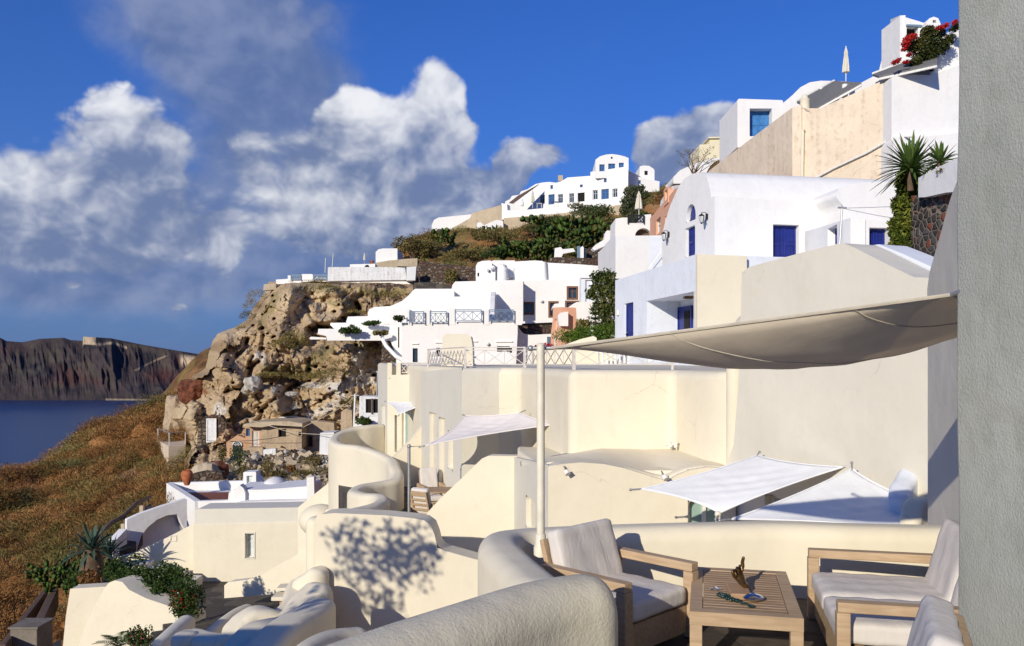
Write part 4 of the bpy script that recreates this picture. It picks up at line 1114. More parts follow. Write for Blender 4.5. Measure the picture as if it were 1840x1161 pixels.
lounge('armchair', 'pale armchair seen from its back corner in the bottom right', 'armchair', (1.25, 3.18, FL), math.radians(180-24), 0.78, 1, seed=9, backh=0.72)

def coffee_table():
    th = thing('coffee_table', 'slatted teak coffee table on the near terrace', 'table', (1.385, 5.03, FL), None, math.radians(-13.0))
    W, L_, H = 0.60, 1.02, 0.36
    for sx in (-1, 1):
        for sy in (-1, 1):
            MB().box((sx*(W/2-0.035), sy*(L_/2-0.035), (H-0.075)/2), (0.068, 0.068, H-0.075)).build('leg', M['wood'], th, bevel=0.004, local=True)
    a = MB()
    for s in (-1, 1):
        a.box((0, s*(L_/2-0.035), H-0.0375), (W, 0.07, 0.075)); a.box((s*(W/2-0.035), 0, H-0.0380), (0.07, L_-0.142, 0.074))
    a.build('frame', M['wood'], th, bevel=0.003, local=True)
    n = 17; g = (L_-0.15)/n
    for i in range(n):
        MB().box((0, -L_/2+0.075+g*(i+0.5), H-0.014), (W-0.146, g-0.008, 0.02)).build('slat', M['wood_y'], th, bevel=0.002, local=True)
    return th
coffee_table()
TT = FL+0.36
def on_table(px, py):                       # point of the table top seen at an image point
    Y = -TT/((py-HZ)/F); return Vector(((px-CX)/F*Y, Y, TT))
def table_items():
    c = on_table(1327, 1068); th = thing('hand_sculpture', 'small bronze hand with raised finger on a pale wooden block', 'sculpture', c)
    R = Matrix.Rotation(math.radians(-8), 3, 'Z') 
    b = MB(); b.box(c+Vector((0, 0.0, 0.0185)), (0.115, 0.24, 0.035), R); b.build('base', M['block'], th, bevel=0.004)
    h = MB(); q = c+Vector((0.03, 0.07, 0.036))
    h.tube([q+Vector((0.012,-0.075,0.012)), q+Vector((0.012,-0.05,0.014)), q+Vector((0.004,-0.02,0.026)), q+Vector((-0.004,0.01,0.045)), q+Vector((-0.006,0.03,0.070)), q+Vector((-0.004,0.036,0.090))],
           [0.017,0.019,0.024,0.030,0.029,0.016], 12)
    def fing(pts, r): h.tube([q+Vector(p) for p in pts], r, 10); h.ball(q+Vector(pts[-1]), r[-1]*1.02, 10, 6)
    fing([(0.012,0.03,0.075),(0.024,0.035,0.105),(0.022,0.034,0.130),(0.026,0.028,0.155)], [0.013,0.012,0.011,0.0095])
    fing([(0.004,0.03,0.080),(0.004,0.014,0.108),(0.006,-0.010,0.106),(0.008,-0.014,0.092)], [0.012,0.012,0.011,0.009])
    fing([(-0.012,0.028,0.076),(-0.016,0.008,0.098),(-0.016,-0.016,0.092),(-0.014,-0.016,0.078)], [0.012,0.0115,0.0105,0.009])
    fing([(-0.024,0.024,0.068),(-0.034,0.004,0.084),(-0.034,-0.016,0.076),(-0.030,-0.018,0.064)], [0.011,0.0105,0.0095,0.008])
    fing([(-0.018,0.0,0.045),(-0.040,-0.018,0.056),(-0.048,-0.024,0.072),(-0.052,-0.020,0.086)], [0.013,0.0115,0.010,0.008])
    h.build('hand', M['bronze'], th, smooth=True)
    c = on_table(1353, 1079); th = thing('ashtray', 'round polished metal dish with lid on the coffee table', 'dish', c)
    MB().lathe(c, [(0.030,0.001),(0.055,0.012),(0.062,0.022),(0.060,0.024),(0.050,0.020)], 28).build('bowl', M['steel'], th, smooth=True)
    MB().lathe(c, [(0.056,0.0245),(0.040,0.034),(0.012,0.039),(0.008,0.048),(0.003,0.050)], 28).build('lid', M['steel'], th, smooth=True)
    c = on_table(1315, 1079); th = thing('bead_string', 'string of dark green glass beads lying on the coffee table', 'beads', c)
    m = MB(); pts = []
    p0, p1 = on_table(1291, 1071), on_table(1350, 1092)
    r = random.Random(2)
    for i in range(34):
        t = i/33; w = 0.022*(1-t)*(1 if i % 2 else -1); p = p0.lerp(p1, t)+Vector((w*0.5+r.uniform(-.004,.004), w+0.012*math.sin(t*7), 0.008+0.006*r.random())); pts.append(p)
        m.ball(p, 0.0105 if t < 0.6 else 0.006, 8, 6)
    for i in range(6): m.ball(p1+Vector((0.012*math.cos(i), 0.012*math.sin(i), 0.008)), 0.0065, 8, 6)
    m.build('beads', M['emerald'], th, smooth=True)
    MB().tube([p+Vector((0, 0, 0.001)) for p in pts], 0.0015, 5).build('cord', M['iron'], th)
    c = on_table(1290, 1060); th = thing('key_ring', 'small metal key ring with keys left of the bronze hand', 'keys', c)
    m = MB(); m.tube([c+Vector((0.016*math.cos(a*0.524), 0.016*math.sin(a*0.524), 0.004)) for a in range(13)], 0.0018, 6); m.build('ring', M['steel'], th, smooth=True)
    m = MB(); m.box(c+Vector((0.0, 0.035, 0.004)), (0.012, 0.045, 0.003)); m.lathe(c+Vector((0, 0.016, 0.002)), [(0.011,0),(0.012,0.002),(0.011,0.004)], 12); m.build('key', M['steel'], th)
    m = MB(); m.box(c+Vector((-0.03, 0.012, 0.006)), (0.045, 0.014, 0.003), Matrix.Rotation(0.5, 3, 'Z')); m.build('key', M['galv'], th)
table_items()

def big_sail():
    pc = Vector((0.185, 5.38, 0)); th = thing('sail_pole', 'tall cream metal pole standing on the parapet holding the big sail', 'pole', (pc.x, pc.y, -1.25))
    MB().tube([(pc.x, pc.y, -1.25), (pc.x, pc.y, 0.085)], 0.026, 20).build('shaft', M['pole'], th, smooth=True)
    MB().lathe((pc.x, pc.y, 0), [(0.045,-1.27),(0.046,-1.215),(0.036,-1.19),(0.033,-1.13),(0.027,-1.125)], 20).build('base_collar', M['pole'], th, smooth=True)
    MB().lathe((pc.x, pc.y, 0.085), [(0.027,0.0),(0.028,0.006),(0.018,0.016),(0.004,0.019)], 20).build('cap', M['pole'], th, smooth=True)
    make_sail('huge cream shade sail stretching overhead from the pole to the right wall', (0.25, 5.40, 0.07), (2.16, 4.10, 0.315), (3.45, 5.45, 0.30), (1.75, 5.75, 0.09), 0.24, 'sail', 0.03, hem=0.010, skew=-0.2, seams=((0.35, 0.0, 0.9, 1.0), (0.8, 0.0, 0.98, 0.55)))
big_sail()
# ------------------------------------------------------------------ cream hotel in the middle distance
def footprint(mb, pts, z0, z1):
    p = [XY(*q) for q in pts]; n = len(p)
    tri = tessellate_polygon([[Vector((a, b, 0)) for a, b in p]])
    mb.add([(a, b, z1) for a, b in p]+[(a, b, z0) for a, b in p], [tuple(t) for t in tri]+[tuple(n+i for i in reversed(t)) for t in tri]+[(i, n+i, n+(i+1) % n, (i+1) % n) for i in range(n)])

def hotel():
    th = thing('hotel_building', 'large cream hotel block with rounded corners and a railed roof terrace', 'building', (*XY(1000, 17), -9))
    mb = MB(); footprint(mb, [(760,24.6),(831,19.7),(935,19.3),(1024,15.1),(1211,15.0),(1268,13.75),(1322,13.3),(1500,12.5),(1900,12.0),(1900,34),(700,34)], -9, -0.2)
    mb.build('wall', M['cream'], th, bevel=0.16, seg=4)
    pl = plane2(757, 24.4, 830, 19.2)
    facade(th, pl, [(757,668),(830,661),(830,1010),(757,1010)], 2.0, [('winw',772,740,784,852),('winw',789,749,800,872),('winw',805,773,814,842)], 'cream_d', 0.10, rd=0.22)
    # tall wall rising on the right
    pl = plane2(1330, 13.04, 1667, 9.8)
    facade(th, pl, [(1333,490),(1346,480),(1400,465),(1460,449),(1498,440),(1516,437),(1535,445),(1600,478),(1642,498),(1690,500),(1690,1010),(1292,1010),(1300,845),(1318,800),(1326,700),(1330,600)], 0.55,
           [('winw',1374,886,1418,940)], 'cream_d', 0.09, part='tall_wall')
    facade(th, Plane(1330, 13.04, pl.yaw*180/math.pi), [(1500,438),(1519,435),(1560,452),(1645,492),(1660,499),(1660,560),(1500,560)], 0.5, (), 'white_blue', 0.04, part='coping', y0=0.58)
    # low wall merging towards the white box
    c = P(1300, 560, 16)
    # roof edge step
    pl = plane2(936, 19.0, 1024, 15.0)
    # rounded chimney on the roof
    pl = Plane(795, 23.5, 0)
    t2 = thing('chimney', 'rounded cream chimney block standing behind the roof railing', 'chimney', pl.px(820, 655))
    facade(t2, pl, [(795,606),(800,600),(838,600),(846,604),(849,620),(850,658),(793,658)], 1.0, (), 'cream', 0.10, part='body')
    # lower wing with spotlights
    th = thing('hotel_wing', 'low cream wing with scalloped flat roof and two spotlights', 'building', (*XY(1100, 14), -9))
    pl = plane2(985, 13.0, 1322, 13.06)
    top = [(985,838),(1010,834),(1045,831),(1085,834),(1120,841),(1150,850),(1172,857),(1190,862),(1205,861),(1220,853),(1240,845),(1270,840),(1300,841),(1322,846)]
    facade(th, pl, top+[(1322,1040),(985,1040)], 0.45, [('green',1236,897,1300,965)], 'cream', 0.12, part='front_wall', fill=False)
    g = MB(); r = rect_kz(pl, 1236, 897, 1300, 965); slab(g, pl, r[0], r[1], r[2], r[3], 0.16, 0.2); o = MB(); ringbars(o, pl, *r, 0.05, 0.1, 0.06); slab(o, pl, (r[0]+r[2])/2-0.03, r[1], (r[0]+r[2])/2+0.03, r[3], 0.1, 0.158)
    ob = o.build('sliding_door', M['frame_w'], th); g.build('pane', M['glass_g'], ob)
    pl2 = plane2(922, 16.1, 985, 13.02)
    facade(th, pl2, [(922,821),(985,836),(985,1040),(922,1040)], 1.0, [('winw',945,889,962,947)], 'cream_d', 0.10, part='side_wall')
    # softly draped roof
    vs, fs = [], []; nx, ny = 40, 12
    for j in range(ny+1):
        for i in range(nx+1):
            px = 985+(1330-985)*i/nx
            zf = ZZ(np.interp(px, [a for a, b in top], [b for a, b in top]), 13.0); t = j/ny; Y = 13.12+t*2.2
            X = (px-CX)/F*13.0
            if X < 1.0: X = X - t*0.43*(1.0-X)/0.45
            lf = max(0.0, min(1.0, (1.6-X)/1.4)); z = zf*(1-t)**1.5+(-1.60-0.27*lf)*(1-(1-t)**1.5) + 0.02*math.sin(i*0.7)*t*(1-t)
            vs.append((X, Y, z-0.01))
    fs = [(j*(nx+1)+i, j*(nx+1)+i+1, (j+1)*(nx+1)+i+1, (j+1)*(nx+1)+i) for j in range(ny) for i in range(nx)]
    k = len(vs); vs2 = [(x, y, z-0.4) for x, y, z in vs]
    ro = MB().add(vs, fs).build('roof', M['cream'], th, smooth=True); sm = ro.modifiers.new('s', 'SOLIDIFY'); sm.thickness = 0.3; sm.offset = -1
    mb = MB(); footprint(mb, [(930,16.2),(985,13.3),(1322,13.4),(1322,15.6),(930,17)], -9, -1.78); mb.build('wall', M['cream'], th, bevel=0.05)
    # stair wall falling to the left
    pl = plane2(760, 16.4, 925, 16.0)
    solo_facade('stair_wall', 'sloping cream stair wall in front of the shaded middle terrace', 'wall', pl,
        [(763,931),(768,921),(790,897),(832,857),(866,824),(878,819),(930,820),(930,1080),(757,1080),(757,945)], 0.30, 'cream', 0.07)
    # left part of the hotel
    th = thing('hotel_annex', 'narrow cream annex with small railing at the left end of the hotel', 'building', (*XY(720, 29), -9))
    pl = plane2(696, 28.3, 762, 27.4)
    facade(th, pl, [(696,674),(762,672),(762,900),(696,900)], 5.0, [('green',722,738,760,803),('winw',709,746,713.5,812)], 'cream', 0.12, part='front_wall', fill=False)
    r = rect_kz(pl, 722, 738, 760, 803); g = MB(); slab(g, pl, *r, 0.16, 0.2); o = MB(); ringbars(o, pl, *r, 0.07, 0.1, 0.06); slab(o, pl, (r[0]+r[2])/2-0.03, r[1], (r[0]+r[2])/2+0.03, r[3], 0.1, 0.158)
    ob = o.build('sliding_door', M['frame_w'], th); g.build('pane', M['glass_g'], ob)
    fill_opening(th, pl, 'winw', rect_kz(pl, 709, 746, 713.5, 812), 0.18)
    pl2 = plane2(679, 32.5, 696, 28.35)
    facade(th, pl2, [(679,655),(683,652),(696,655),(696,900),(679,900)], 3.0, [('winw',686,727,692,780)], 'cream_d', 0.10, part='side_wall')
    for px in (696, 712):
        facade(th, Plane(px, 28.2, 0), [(px,652),(px+8,652),(px+8,680),(px,680)], 0.4, (), 'cream', 0.04, part='parapet_post')
    t2 = thing('railing', 'short beige crossed railing above the narrow annex', 'railing', (*XY(735, 28), -0.5), 'crossed railings on the cream roofs')
    m = MB(); cross_rail(m, XY(720, 28.3), XY(768, 27.6), -0.46, -0.14, 4, 0.03); m.build('rails', M['rail_cream'], t2)
    solo_facade('buttress', 'curved cream buttress wall between annex and wavy parapet', 'wall', plane2(701, 24.6, 760, 24.8), [(758,766),(762,766),(762,900),(696,900),(698,830),(704,825),(722,808),(742,786)], 0.35, 'cream', 0.08)
hotel()

def hotel_details():
    # railings of the roof terrace
    specs = [('dense beige lattice railing at the left end of the hotel roof', (769,24.0),(836,19.4), 0.27,-0.13, 12, 'D'),
             ('beige crossed railing on the left front edge of the hotel roof', (836,19.8),(942,19.6), 0.27,-0.13, 3, 'X'), ('long beige crossed railing at the right front edge of the hotel roof', (1032,15.5),(1208,15.4), 0.22,-0.10, 4, 'X'),
             ('closely latticed beige railing behind the cream sail pole', (944,19.5),(1030,15.75), 0.25,-0.12, 6, 'X'),
             ('crossed beige railing at the back of the hotel roof', (772,27.5),(842,26.4), 0.30,-0.14, 8, 'D')]
    for lab, a, b, z1, z0, n, k in specs:
        A, B = XY(*a), XY(*b)
        th = thing('railing', lab, 'railing', (A[0], A[1], -0.2), 'crossed railings on the cream roofs')
        m = MB(); cross_rail(m, A, B, z0, z1, n, 0.020, k, 0.045)
        if k == 'X' and n == 9: 
            for t in (0.28, 0.53, 0.78): p = Vector((*A, 0)).lerp(Vector((*B, 0)), t); m.bar((p.x, p.y, -0.2), (p.x, p.y, z1), 0.04)
        m.build('rails', M['rail_cream'], th)
    th = thing('balustrade', 'white balustrade with turned balusters behind the big sail tip', 'balustrade', P(1110, 660, 32))
    m = MB(); a, b = P(1072, 640, 32), P(1165, 640, 31); m.bar((a.x, a.y, 0.28), (b.x, b.y, 0.28), 0.16, 0.10); m.bar((a.x, a.y, -0.42), (b.x, b.y, -0.42), 0.16, 0.10); m.build('rail', M['white'], th)
    for i in range(12):
        p = a.lerp(b, (i+0.5)/12); m = MB(); m.lathe((p.x, p.y, -0.37), [(0.05,0),(0.035,0.05),(0.06,0.16),(0.055,0.24),(0.03,0.36),(0.03,0.48),(0.05,0.60)], 10); m.build('baluster', M['white'], th, smooth=True)
    # lights
    for lab, px, py, Y, rz in (('left white spotlight on the scalloped roof edge', 1017, 846, 12.9, 0.3), ('right white spotlight on the scalloped roof edge', 1193, 855, 12.9, -0.5)):
        c = P(px, py, Y); th = thing('spotlight', lab, 'spotlight', c, 'spotlights on the hotel wing')
        d = Vector((0.35*math.cos(rz), -0.5, -0.55)).normalized()
        MB().tube([c, c+d*0.07], [0.038, 0.045], 14).build('head', M['frame_w'], th, smooth=True)
        MB().tube([c-d*0.0, c-d*0.05+Vector((0, 0.06, 0.02))], 0.014, 8).build('bracket', M['galv'], th, smooth=True)
    for lab, px in (('left small round lamp against the tall hotel wall', 1203), ('right small round lamp against the tall hotel wall', 1214)):
        c = P(px, 801, 14.7); th = thing('spotlight', lab, 'spotlight', c, 'small roof lamps of the hotel')
        MB().lathe(c, [(0.03,-0.03),(0.03,0.03),(0.045,0.035),(0.05,0.06),(0.03,0.075)], 14).build('head', M['frame_w'], th, smooth=True)
        MB().tube([c, c+Vector((0, 0.3, -0.02))], 0.012, 6).build('bracket', M['frame_w'], th)
    # sails
    make_sail('pale pinkish shade sail over the shaded middle terrace', P(764,801,17.9), P(836,747,19.0), P(934,742,18.0), P(1016,760,16.4), 0.10, 'sail_p', 0.13, hem=0.012)
    make_sail('tiny white shade sail above the annex sliding door', P(695,722,27.9), P(756,723,27.3), P(757,729,26.2), P(718,745,26.2), 0.05, 'sail_w', 0.1, hem=0.012)
    make_sail('flat white shade sail above the courtyard behind the table', P(1150,879,11.4), P(1361,818,12.2), P(1516,839,11.0), P(1293,922,10.9), 0.05, 'sail_w', 0.10, hem=0.010)
    make_sail('peaked white shade sail in front of the blue shaded wall', P(1313,933,9.5), P(1531,842,10.3), P(1650,905,9.9), P(1640,948,9.0), 0.03, 'sail_w', 0.07, hem=0.010)
    for lab, px, pt, pb, Y in (('thin galvanised pole holding the pinkish sail', 735, 802, 1000, 17.6), ('short cream post under the tip of the flat white sail', 1290, 924, 1010, 10.9)):
        c = P(px, pb, Y); t = P(px, pt, Y); th = thing('sail_pole', lab, 'pole', c, 'poles of the smaller sails')
        MB().tube([c, t], 0.032 if px == 735 else 0.035, 12).build('shaft', M['galv'] if px == 735 else M['pole'], th, smooth=True)
        MB().ball(t, 0.045, 10, 6).build('cap', M['galv'] if px == 735 else M['pole'], th, smooth=True)
    o = MB().tube([P(735,803,17.6), P(764,801,17.9)], 0.008, 6).build('rope', M['rope'], None, origin=P(750,802,18)); tag(o, 'short rope between the galvanised pole and the pinkish sail', 'rope')
    # stair wall at the right, its blue shade put into the coat colour
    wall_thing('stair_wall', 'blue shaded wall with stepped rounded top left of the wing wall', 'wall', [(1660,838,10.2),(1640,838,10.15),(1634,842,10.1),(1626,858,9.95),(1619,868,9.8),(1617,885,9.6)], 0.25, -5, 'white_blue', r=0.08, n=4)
    wall_thing('low_wall', 'small cream wall block beside the blue shaded wall', 'wall', [(1672,894,9.4),(1650,895,9.3),(1640,905,9.2),(1636,930,9.1)], 0.22, -5, 'cream', r=0.06, n=4)
    # shaded middle terrace
    mb = MB(); footprint(mb, [(600,27),(640,19.5),(690,17.3),(770,16.4),(935,16.2),(935,20),(825,20),(757,24.5),(757,27)], -5.2, -3.78)
    tag(mb.build('middle_terrace_floor', M['paving']), kind='structure')
    wall_thing('wavy_parapet', 'wavy cream parapet winding round the shaded middle terrace', 'parapet',
        [(684,762,29.3),(660,764,28.8),(634,768,28.4),(610,777,27.6),(600,788,26.4),(612,797,25.3),(645,801,24.6),(680,812,23.7),(703,824,22.9),(709,836,22.0),(714,850,21.4),(708,860,20.8),(680,866,20.4),(650,871,19.9),(637,880,19.2),(655,886,18.6),(680,888,18.2),(686,897,17.7),(672,905,17.0),(640,913,16.3),(600,921,15.4),(568,928,14.4)], 0.34, -9.5, 'cream', r=0.13, n=6)
    # wall catching the tree shadow
    pl = plane2(565, 13.7, 880, 13.4)
    solo_facade('terrace_wall', 'tall cream wall with a rounded right shoulder catching a tree shadow', 'wall', pl,
        [(566,935),(570,925),(600,922),(690,926),(740,931),(762,935),(774,944),(781,962),(786,984),(800,990),(850,1004),(905,1018),(905,1330),(566,1330)], 0.45, 'cream', 0.10, seg=4)
    # furniture on the middle terrace
    t = thing('dining_table', 'small teak table on the shaded middle terrace', 'table', (*XY(792, 19.6), -3.78))
    c = Vector((*XY(792, 19.6), -3.78))
    m = MB(); m.box(c+Vector((0, 0, 0.70)), (0.85, 0.75, 0.04)); m.build('table_top', M['wood_y'], t, bevel=0.005)
    for sx in (-1, 1):
        for sy in (-1, 1): MB().box(c+Vector((sx*0.37, sy*0.32, 0.34)), (0.06, 0.06, 0.68)).build('leg', M['wood'], t)
    lounge('armchair', 'teak armchair nearest the pole on the shaded middle terrace', 'armchair', (*XY(773, 18.7), -3.78), math.radians(60), 0.62, 1, 'teak chairs on the middle terrace', 21, 0.60, 0.85)
    lounge('armchair', 'teak armchair behind the small table against the hotel wall', 'armchair', (*XY(776, 21.2), -3.78), math.radians(-70), 0.62, 1, 'teak chairs on the middle terrace', 22, 0.60, 0.88)
    # shadow-casting tree out of frame, plus an unseen block added to shade the stairs
    th = thing('olive_tree', 'olive tree left of the near terrace casting its shadow on the cream wall', 'tree', (-6.37, 6.05, -3.4))
    foliage('crown', M['leaf'], th, [(x-0.62, y+0.45, z+0.20, a*1.15, b, c*1.15) for x, y, z, a, b, c in [(-5.95,5.6,-0.10,0.60,0.5,0.40),(-5.45,5.7,-0.5,0.5,0.45,0.38),(-6.3,5.5,-0.6,0.42,0.4,0.34),(-5.35,5.6,0.0,0.42,0.4,0.33),(-5.9,5.6,-1.1,0.5,0.4,0.36),(-5.05,5.6,-0.3,0.3,0.3,0.24),(-6.45,5.6,0.0,0.35,0.4,0.3)]], 850, 0.14, GREEN, 0.3)
    m = MB(); m.tube([(-6.37,6.05,-3.4),(-6.42,6.05,-2.4),(-6.34,6.05,-1.4),(-6.42,6.05,-0.6)], [0.1,0.08,0.06,0.03], 8); m.build('trunk', M['bark'], th, smooth=True)
    mb = MB(); mb.box((-8.6, 5.0, -4.0), (5.4, 1.2, 5.6)); o = mb.build('house_wall', M['cream'], None, bevel=0.1, origin=(-8.6, 5.0, -6.8)); tag(o, 'unseen cream block added left of the view to shade the stairs', 'wall')
hotel_details()
# ------------------------------------------------------------------ lower left: curved stairs, cream house, white house, plants
def lower_left():
    # curving stair parapets in the foreground
    wall_thing('stair_parapet', 'outer winding stair parapet sweeping down from the shadowed wall', 'parapet',
        [(568,1018,13.6),(552,1030,13.7),(540,1040,13.8),(533,1056,13.6),(528,1076,13.2),(506,1096,12.8),(482,1092,12.6),(456,1092,12.5),(436,1103,12.4),(421,1117,12.3),(404,1134,12.2),(391,1141,12.2),(367,1139,12.4),(345,1133,12.6),(334,1136,12.4)], 0.42, -9.5, 'cream', r=0.12)
    wall_thing('stair_parapet', 'inner curved stair parapet nearest to the tree shadowed wall', 'parapet',
        [(572,1078,12.2),(556,1090,11.8),(530,1104,11.4),(505,1121,11.0),(484,1141,10.6),(466,1165,10.2),(450,1200,9.8)], 0.50, -9, 'cream', r=0.13)
    wall_thing('stair_parapet', 'lowest curved stair parapet at the bottom edge', 'parapet',
        [(640,1128,10.8),(600,1132,10.5),(565,1145,10.1),(540,1165,9.7),(525,1200,9.3)], 0.30, -9, 'cream', r=0.13)
    wall_thing('stair_parapet', 'middle winding stair parapet one step below the outer one', 'parapet',
        [(567,1048,13.1),(550,1064,12.9),(536,1086,12.6),(515,1107,12.2),(490,1113,11.9),(462,1120,11.6),(440,1140,11.3),(418,1168,11.0),(400,1200,10.7)], 0.55, -9.5, 'cream', r=0.2)
    mb = MB(); footprint(mb, [(360,13),(480,13.4),(560,12.4),(640,11.0),(560,9.4),(400,9.6)], -9, -5.0); tag(mb.build('stair_landing', M['cream_d']), kind='structure')
    # paved yards and ground
    mb = MB(); footprint(mb, [(180,37),(575,38),(575,27),(530,22),(440,20),(320,23),(180,34)], -11.5, -9.55); tag(mb.build('paved_yard', M['paving']), kind='structure')
    # cream house with one window
    th = thing('cream_house', 'cream vaulted house with a single narrow window low on the left', 'building', P(445, 1045, 35.8))
    pl = Plane(347, 35.8, 0)
    facade(th, pl, [(347,944),(545,939),(545,1075),(347,1075)], 1.7, [('winw',440,958,457,1003)], 'cream', 0.14, rd=0.25)
    facade(th, pl, [(349,917),(356,915),(538,912),(543,918),(544,955),(349,955)], 1.5, (), 'cream_d', 0.45, part='vault_roof', y0=0.04, seg=5)
    ringm = MB(); ringbars(ringm, pl, *rect_kz(pl, 438.5, 956.5, 458.5, 1004.5), 0.05, -0.03, 0.05); ringm.build('window_trim', M['cream_d'], th)
    pl = Plane(200, 36.1, 0)
    t = thing('garden_wall', 'cream wall sloping down left from the vaulted house with a small square panel', 'wall', P(270, 1010, 35.6))
    facade(t, pl, [(194,1008),(205,1004),(232,997),(262,984),(290,971),(320,956),(347,941),(352,941),(352,1070),(194,1070)], 0.4, (), 'cream', 0.08)
    r = rect_kz(pl, 306, 962, 318, 973); m = MB(); ringbars(m, pl, *r, 0.04, -0.03, 0.04); m.build('panel', M['cream_d'], t, bevel=0.01)
    t = thing('staircase', 'pale steps at the foot of the sloping garden wall', 'stairs', P(290, 1030, 34.5))
    for i in range(5): MB().box(P(245+i*22, 1012+i*7, 35.0-i*0.1)-Vector((0, 0, 0.5)), (1.0, 1.2, 1.0)).build('step', M['cream_d'], t, bevel=0.03)
    solo_facade('ramp_wall', 'curving cream ramp wall in front of the vaulted house', 'wall', plane2(403, 31.5, 566, 30.0),
        [(403,1052),(410,1046),(445,1042),(472,1032),(505,1012),(540,994),(575,975),(575,1062),(499,1067),(403,1075)], 0.4, 'cream', 0.10)
    th = thing('stone_bench', 'small cream masonry bench beside the winding stairs', 'bench', P(515, 1092, 25.5))
    c = P(515, 1060, 25.5); MB().box(c+Vector((0.0, 0.2, 0.02)), (0.62, 0.5, 0.10)).build('backrest', M['cream'], th, bevel=0.02)
    MB().box(c+Vector((-0.05, 0, -0.20)), (0.68, 0.6, 0.12)).build('seat', M['cream'], th, bevel=0.02); MB().box(c+Vector((0.05, 0.05, -1.0)), (0.45, 0.4, 1.46)).build('base', M['peach'], th, bevel=0.01)
    # tapered planter, walls
    solo_facade('planter_wall', 'big tapered cream planter wall under the flowering bushes', 'planter', plane2(143, 25.0, 336, 23.5),
        [(190,1054),(196,1047),(206,1043),(220,1046),(232,1060),(262,1075),(300,1088),(333,1100),(338,1112),(338,1300),(135,1300),(140,1165),(152,1128),(170,1090)], 0.7, 'cream', 0.25, seg=4)
    solo_facade('planter_wall', 'narrow cream retaining wall left of the tapered planter', 'wall', Plane(113, 25.8, 0),
        [(126,1058),(190,1054),(190,1300),(104,1300),(113,1161),(118,1110)], 0.5, 'cream', 0.06)
    wall_thing('stair_parapet', 'grey curved parapet end below the red flowering bush', 'parapet', [(334,1106,21.6),(318,1120,21.0),(298,1138,20.2),(276,1160,19.4),(255,1190,18.6)], 0.45, -13, 'cream_d', r=0.2)
    wall_thing('stair_parapet', 'cream parapet with rounded tip beside the dark stairs', 'parapet', [(443,1086,24.2),(425,1094,23.6),(402,1110,22.8),(378,1130,22.0),(350,1160,21.2)], 0.42, -12, 'cream', r=0.2)
    t = thing('staircase', 'dark stone steps between the two parapet tips', 'stairs', P(330, 1160, 21.5))
    for i in range(6): c = P(400-i*16, 1110+i*13, 24-i*0.5); MB().box(c-Vector((0.3, 0, 0.6)), (2.6, 0.5, 1.1), Matrix.Rotation(0.5, 3, 'Z')).build('step', M['paving'], t, bevel=0.02)

    # ---------------- white house with red roof terrace
    th = thing('white_house', 'low white house with a red floored roof terrace and quarter arch', 'building', P(400, 950, 50))
    # roof terrace deck
    A, B, C_, D = (299,55.5), (349,47.6), (600,47.0), (600,56)
    mb = MB(); footprint(mb, [(302,55.2),(350,48.1),(600,47.4),(600,56)], -14, -8.72); mb.build('wall', M['white'], th, bevel=0.05)
    mb = MB(); footprint(mb, [(322,54.4),(352,49.6),(414,49.2),(440,54.6)], -8.80, -8.70); mb.build('roof_terrace', M['redfloor'], th)
    pl = plane2(299, 55.5, 350, 47.6); facade(th, pl, [(299,868),(350,901),(350,1040),(299,1010)], 0.35, (), 'white', 0.05, part='parapet')
    pl = Plane(349, 47.7, 0); facade(th, pl, [(350,901),(412,899),(412,1000),(350,1000)], 0.35, (), 'white', 0.05, part='parapet')
    pl = Plane(299, 55.6, 0); facade(th, pl, [(300,868),(437,864),(437,930),(300,930)], 0.35, (), 'white', 0.05, part='parapet')
    # quarter arch terrace in front
    pl = plane2(226, 43.5, 336, 45.5)
    facade(th, pl, [(228,934),(250,924),(290,910),(332,897),(336,897),(336,960),(318,924),(300,926),(282,934),(266,947),(254,962),(247,984),(243,1010),(228,1010)], 0.35, (), 'white', 0.05, part='arch_wall')
    pl = plane2(243, 44.3, 330, 45.9); facade(th, pl, [(243,930),(330,912),(330,1010),(243,1010)], 0.3, [('door',322,918,332,945,'rail_blue')], 'white', 0.04, part='back_wall')
    mb = MB(); footprint(mb, [(232,43.9),(335,45.3),(335,47.4),(240,46)], -14, -10.9); mb.build('lower_terrace', M['redfloor'], th)
    pl = plane2(205, 42.0, 228, 43.2); facade(th, pl, [(203,976),(228,950),(228,1010),(203,1010)], 0.4, (), 'white', 0.04, part='ramp')
    # vaults on the right
    pl = Plane(410, 46.6, 0)
    facade(th, pl, [(410,896),(411,886),(416,881),(424,880),(470,880),(552,874),(556,880),(556,960),(410,960)], 3.0, (), 'white', 0.22, part='vault')
    facade(th, pl, [(424,905),(424,882),(427,876),(431,872),(433,869),(435,872),(440,876),(443,884),(443,905)], 0.6, (), 'white', 0.09, part='finial', y0=-0.25)
    facade(th, Plane(405, 45.9, 0), [(418,906),(430,902),(548,899),(556,905),(556,960),(418,960)], 1.2, (), 'white', 0.10, part='step_wall')
    for (a, b, t_, w) in ((465,508,857,0), (508,541,866,1)):
        m = MB(); c = P((a+b)/2+8, 880, 49.5); m.ball(c, ((b-a)/2/F*49.5*1.1, 1.2, (880-t_)/F*49.5), 24, 12); m.build('dome', M['white'], th, smooth=True)
    pl = Plane(437, 51.0, 0); facade(th, pl, [(437,849),(440,848),(459,848),(460,850),(460,876),(437,876)], 0.9, [('winw',443,855,454,873)], 'white', 0.03, part='dormer')
    m = MB(); c = P(460, 876, 51.6); m.ball(c, (0.55, 0.5, 0.92), 20, 10); m.build('dormer_dome', M['white'], th, smooth=True)
    facade(th, Plane(550, 46.0, 0), [(551,858),(564,857),(565,900),(551,900)], 0.5, (), 'white', 0.05, part='post')
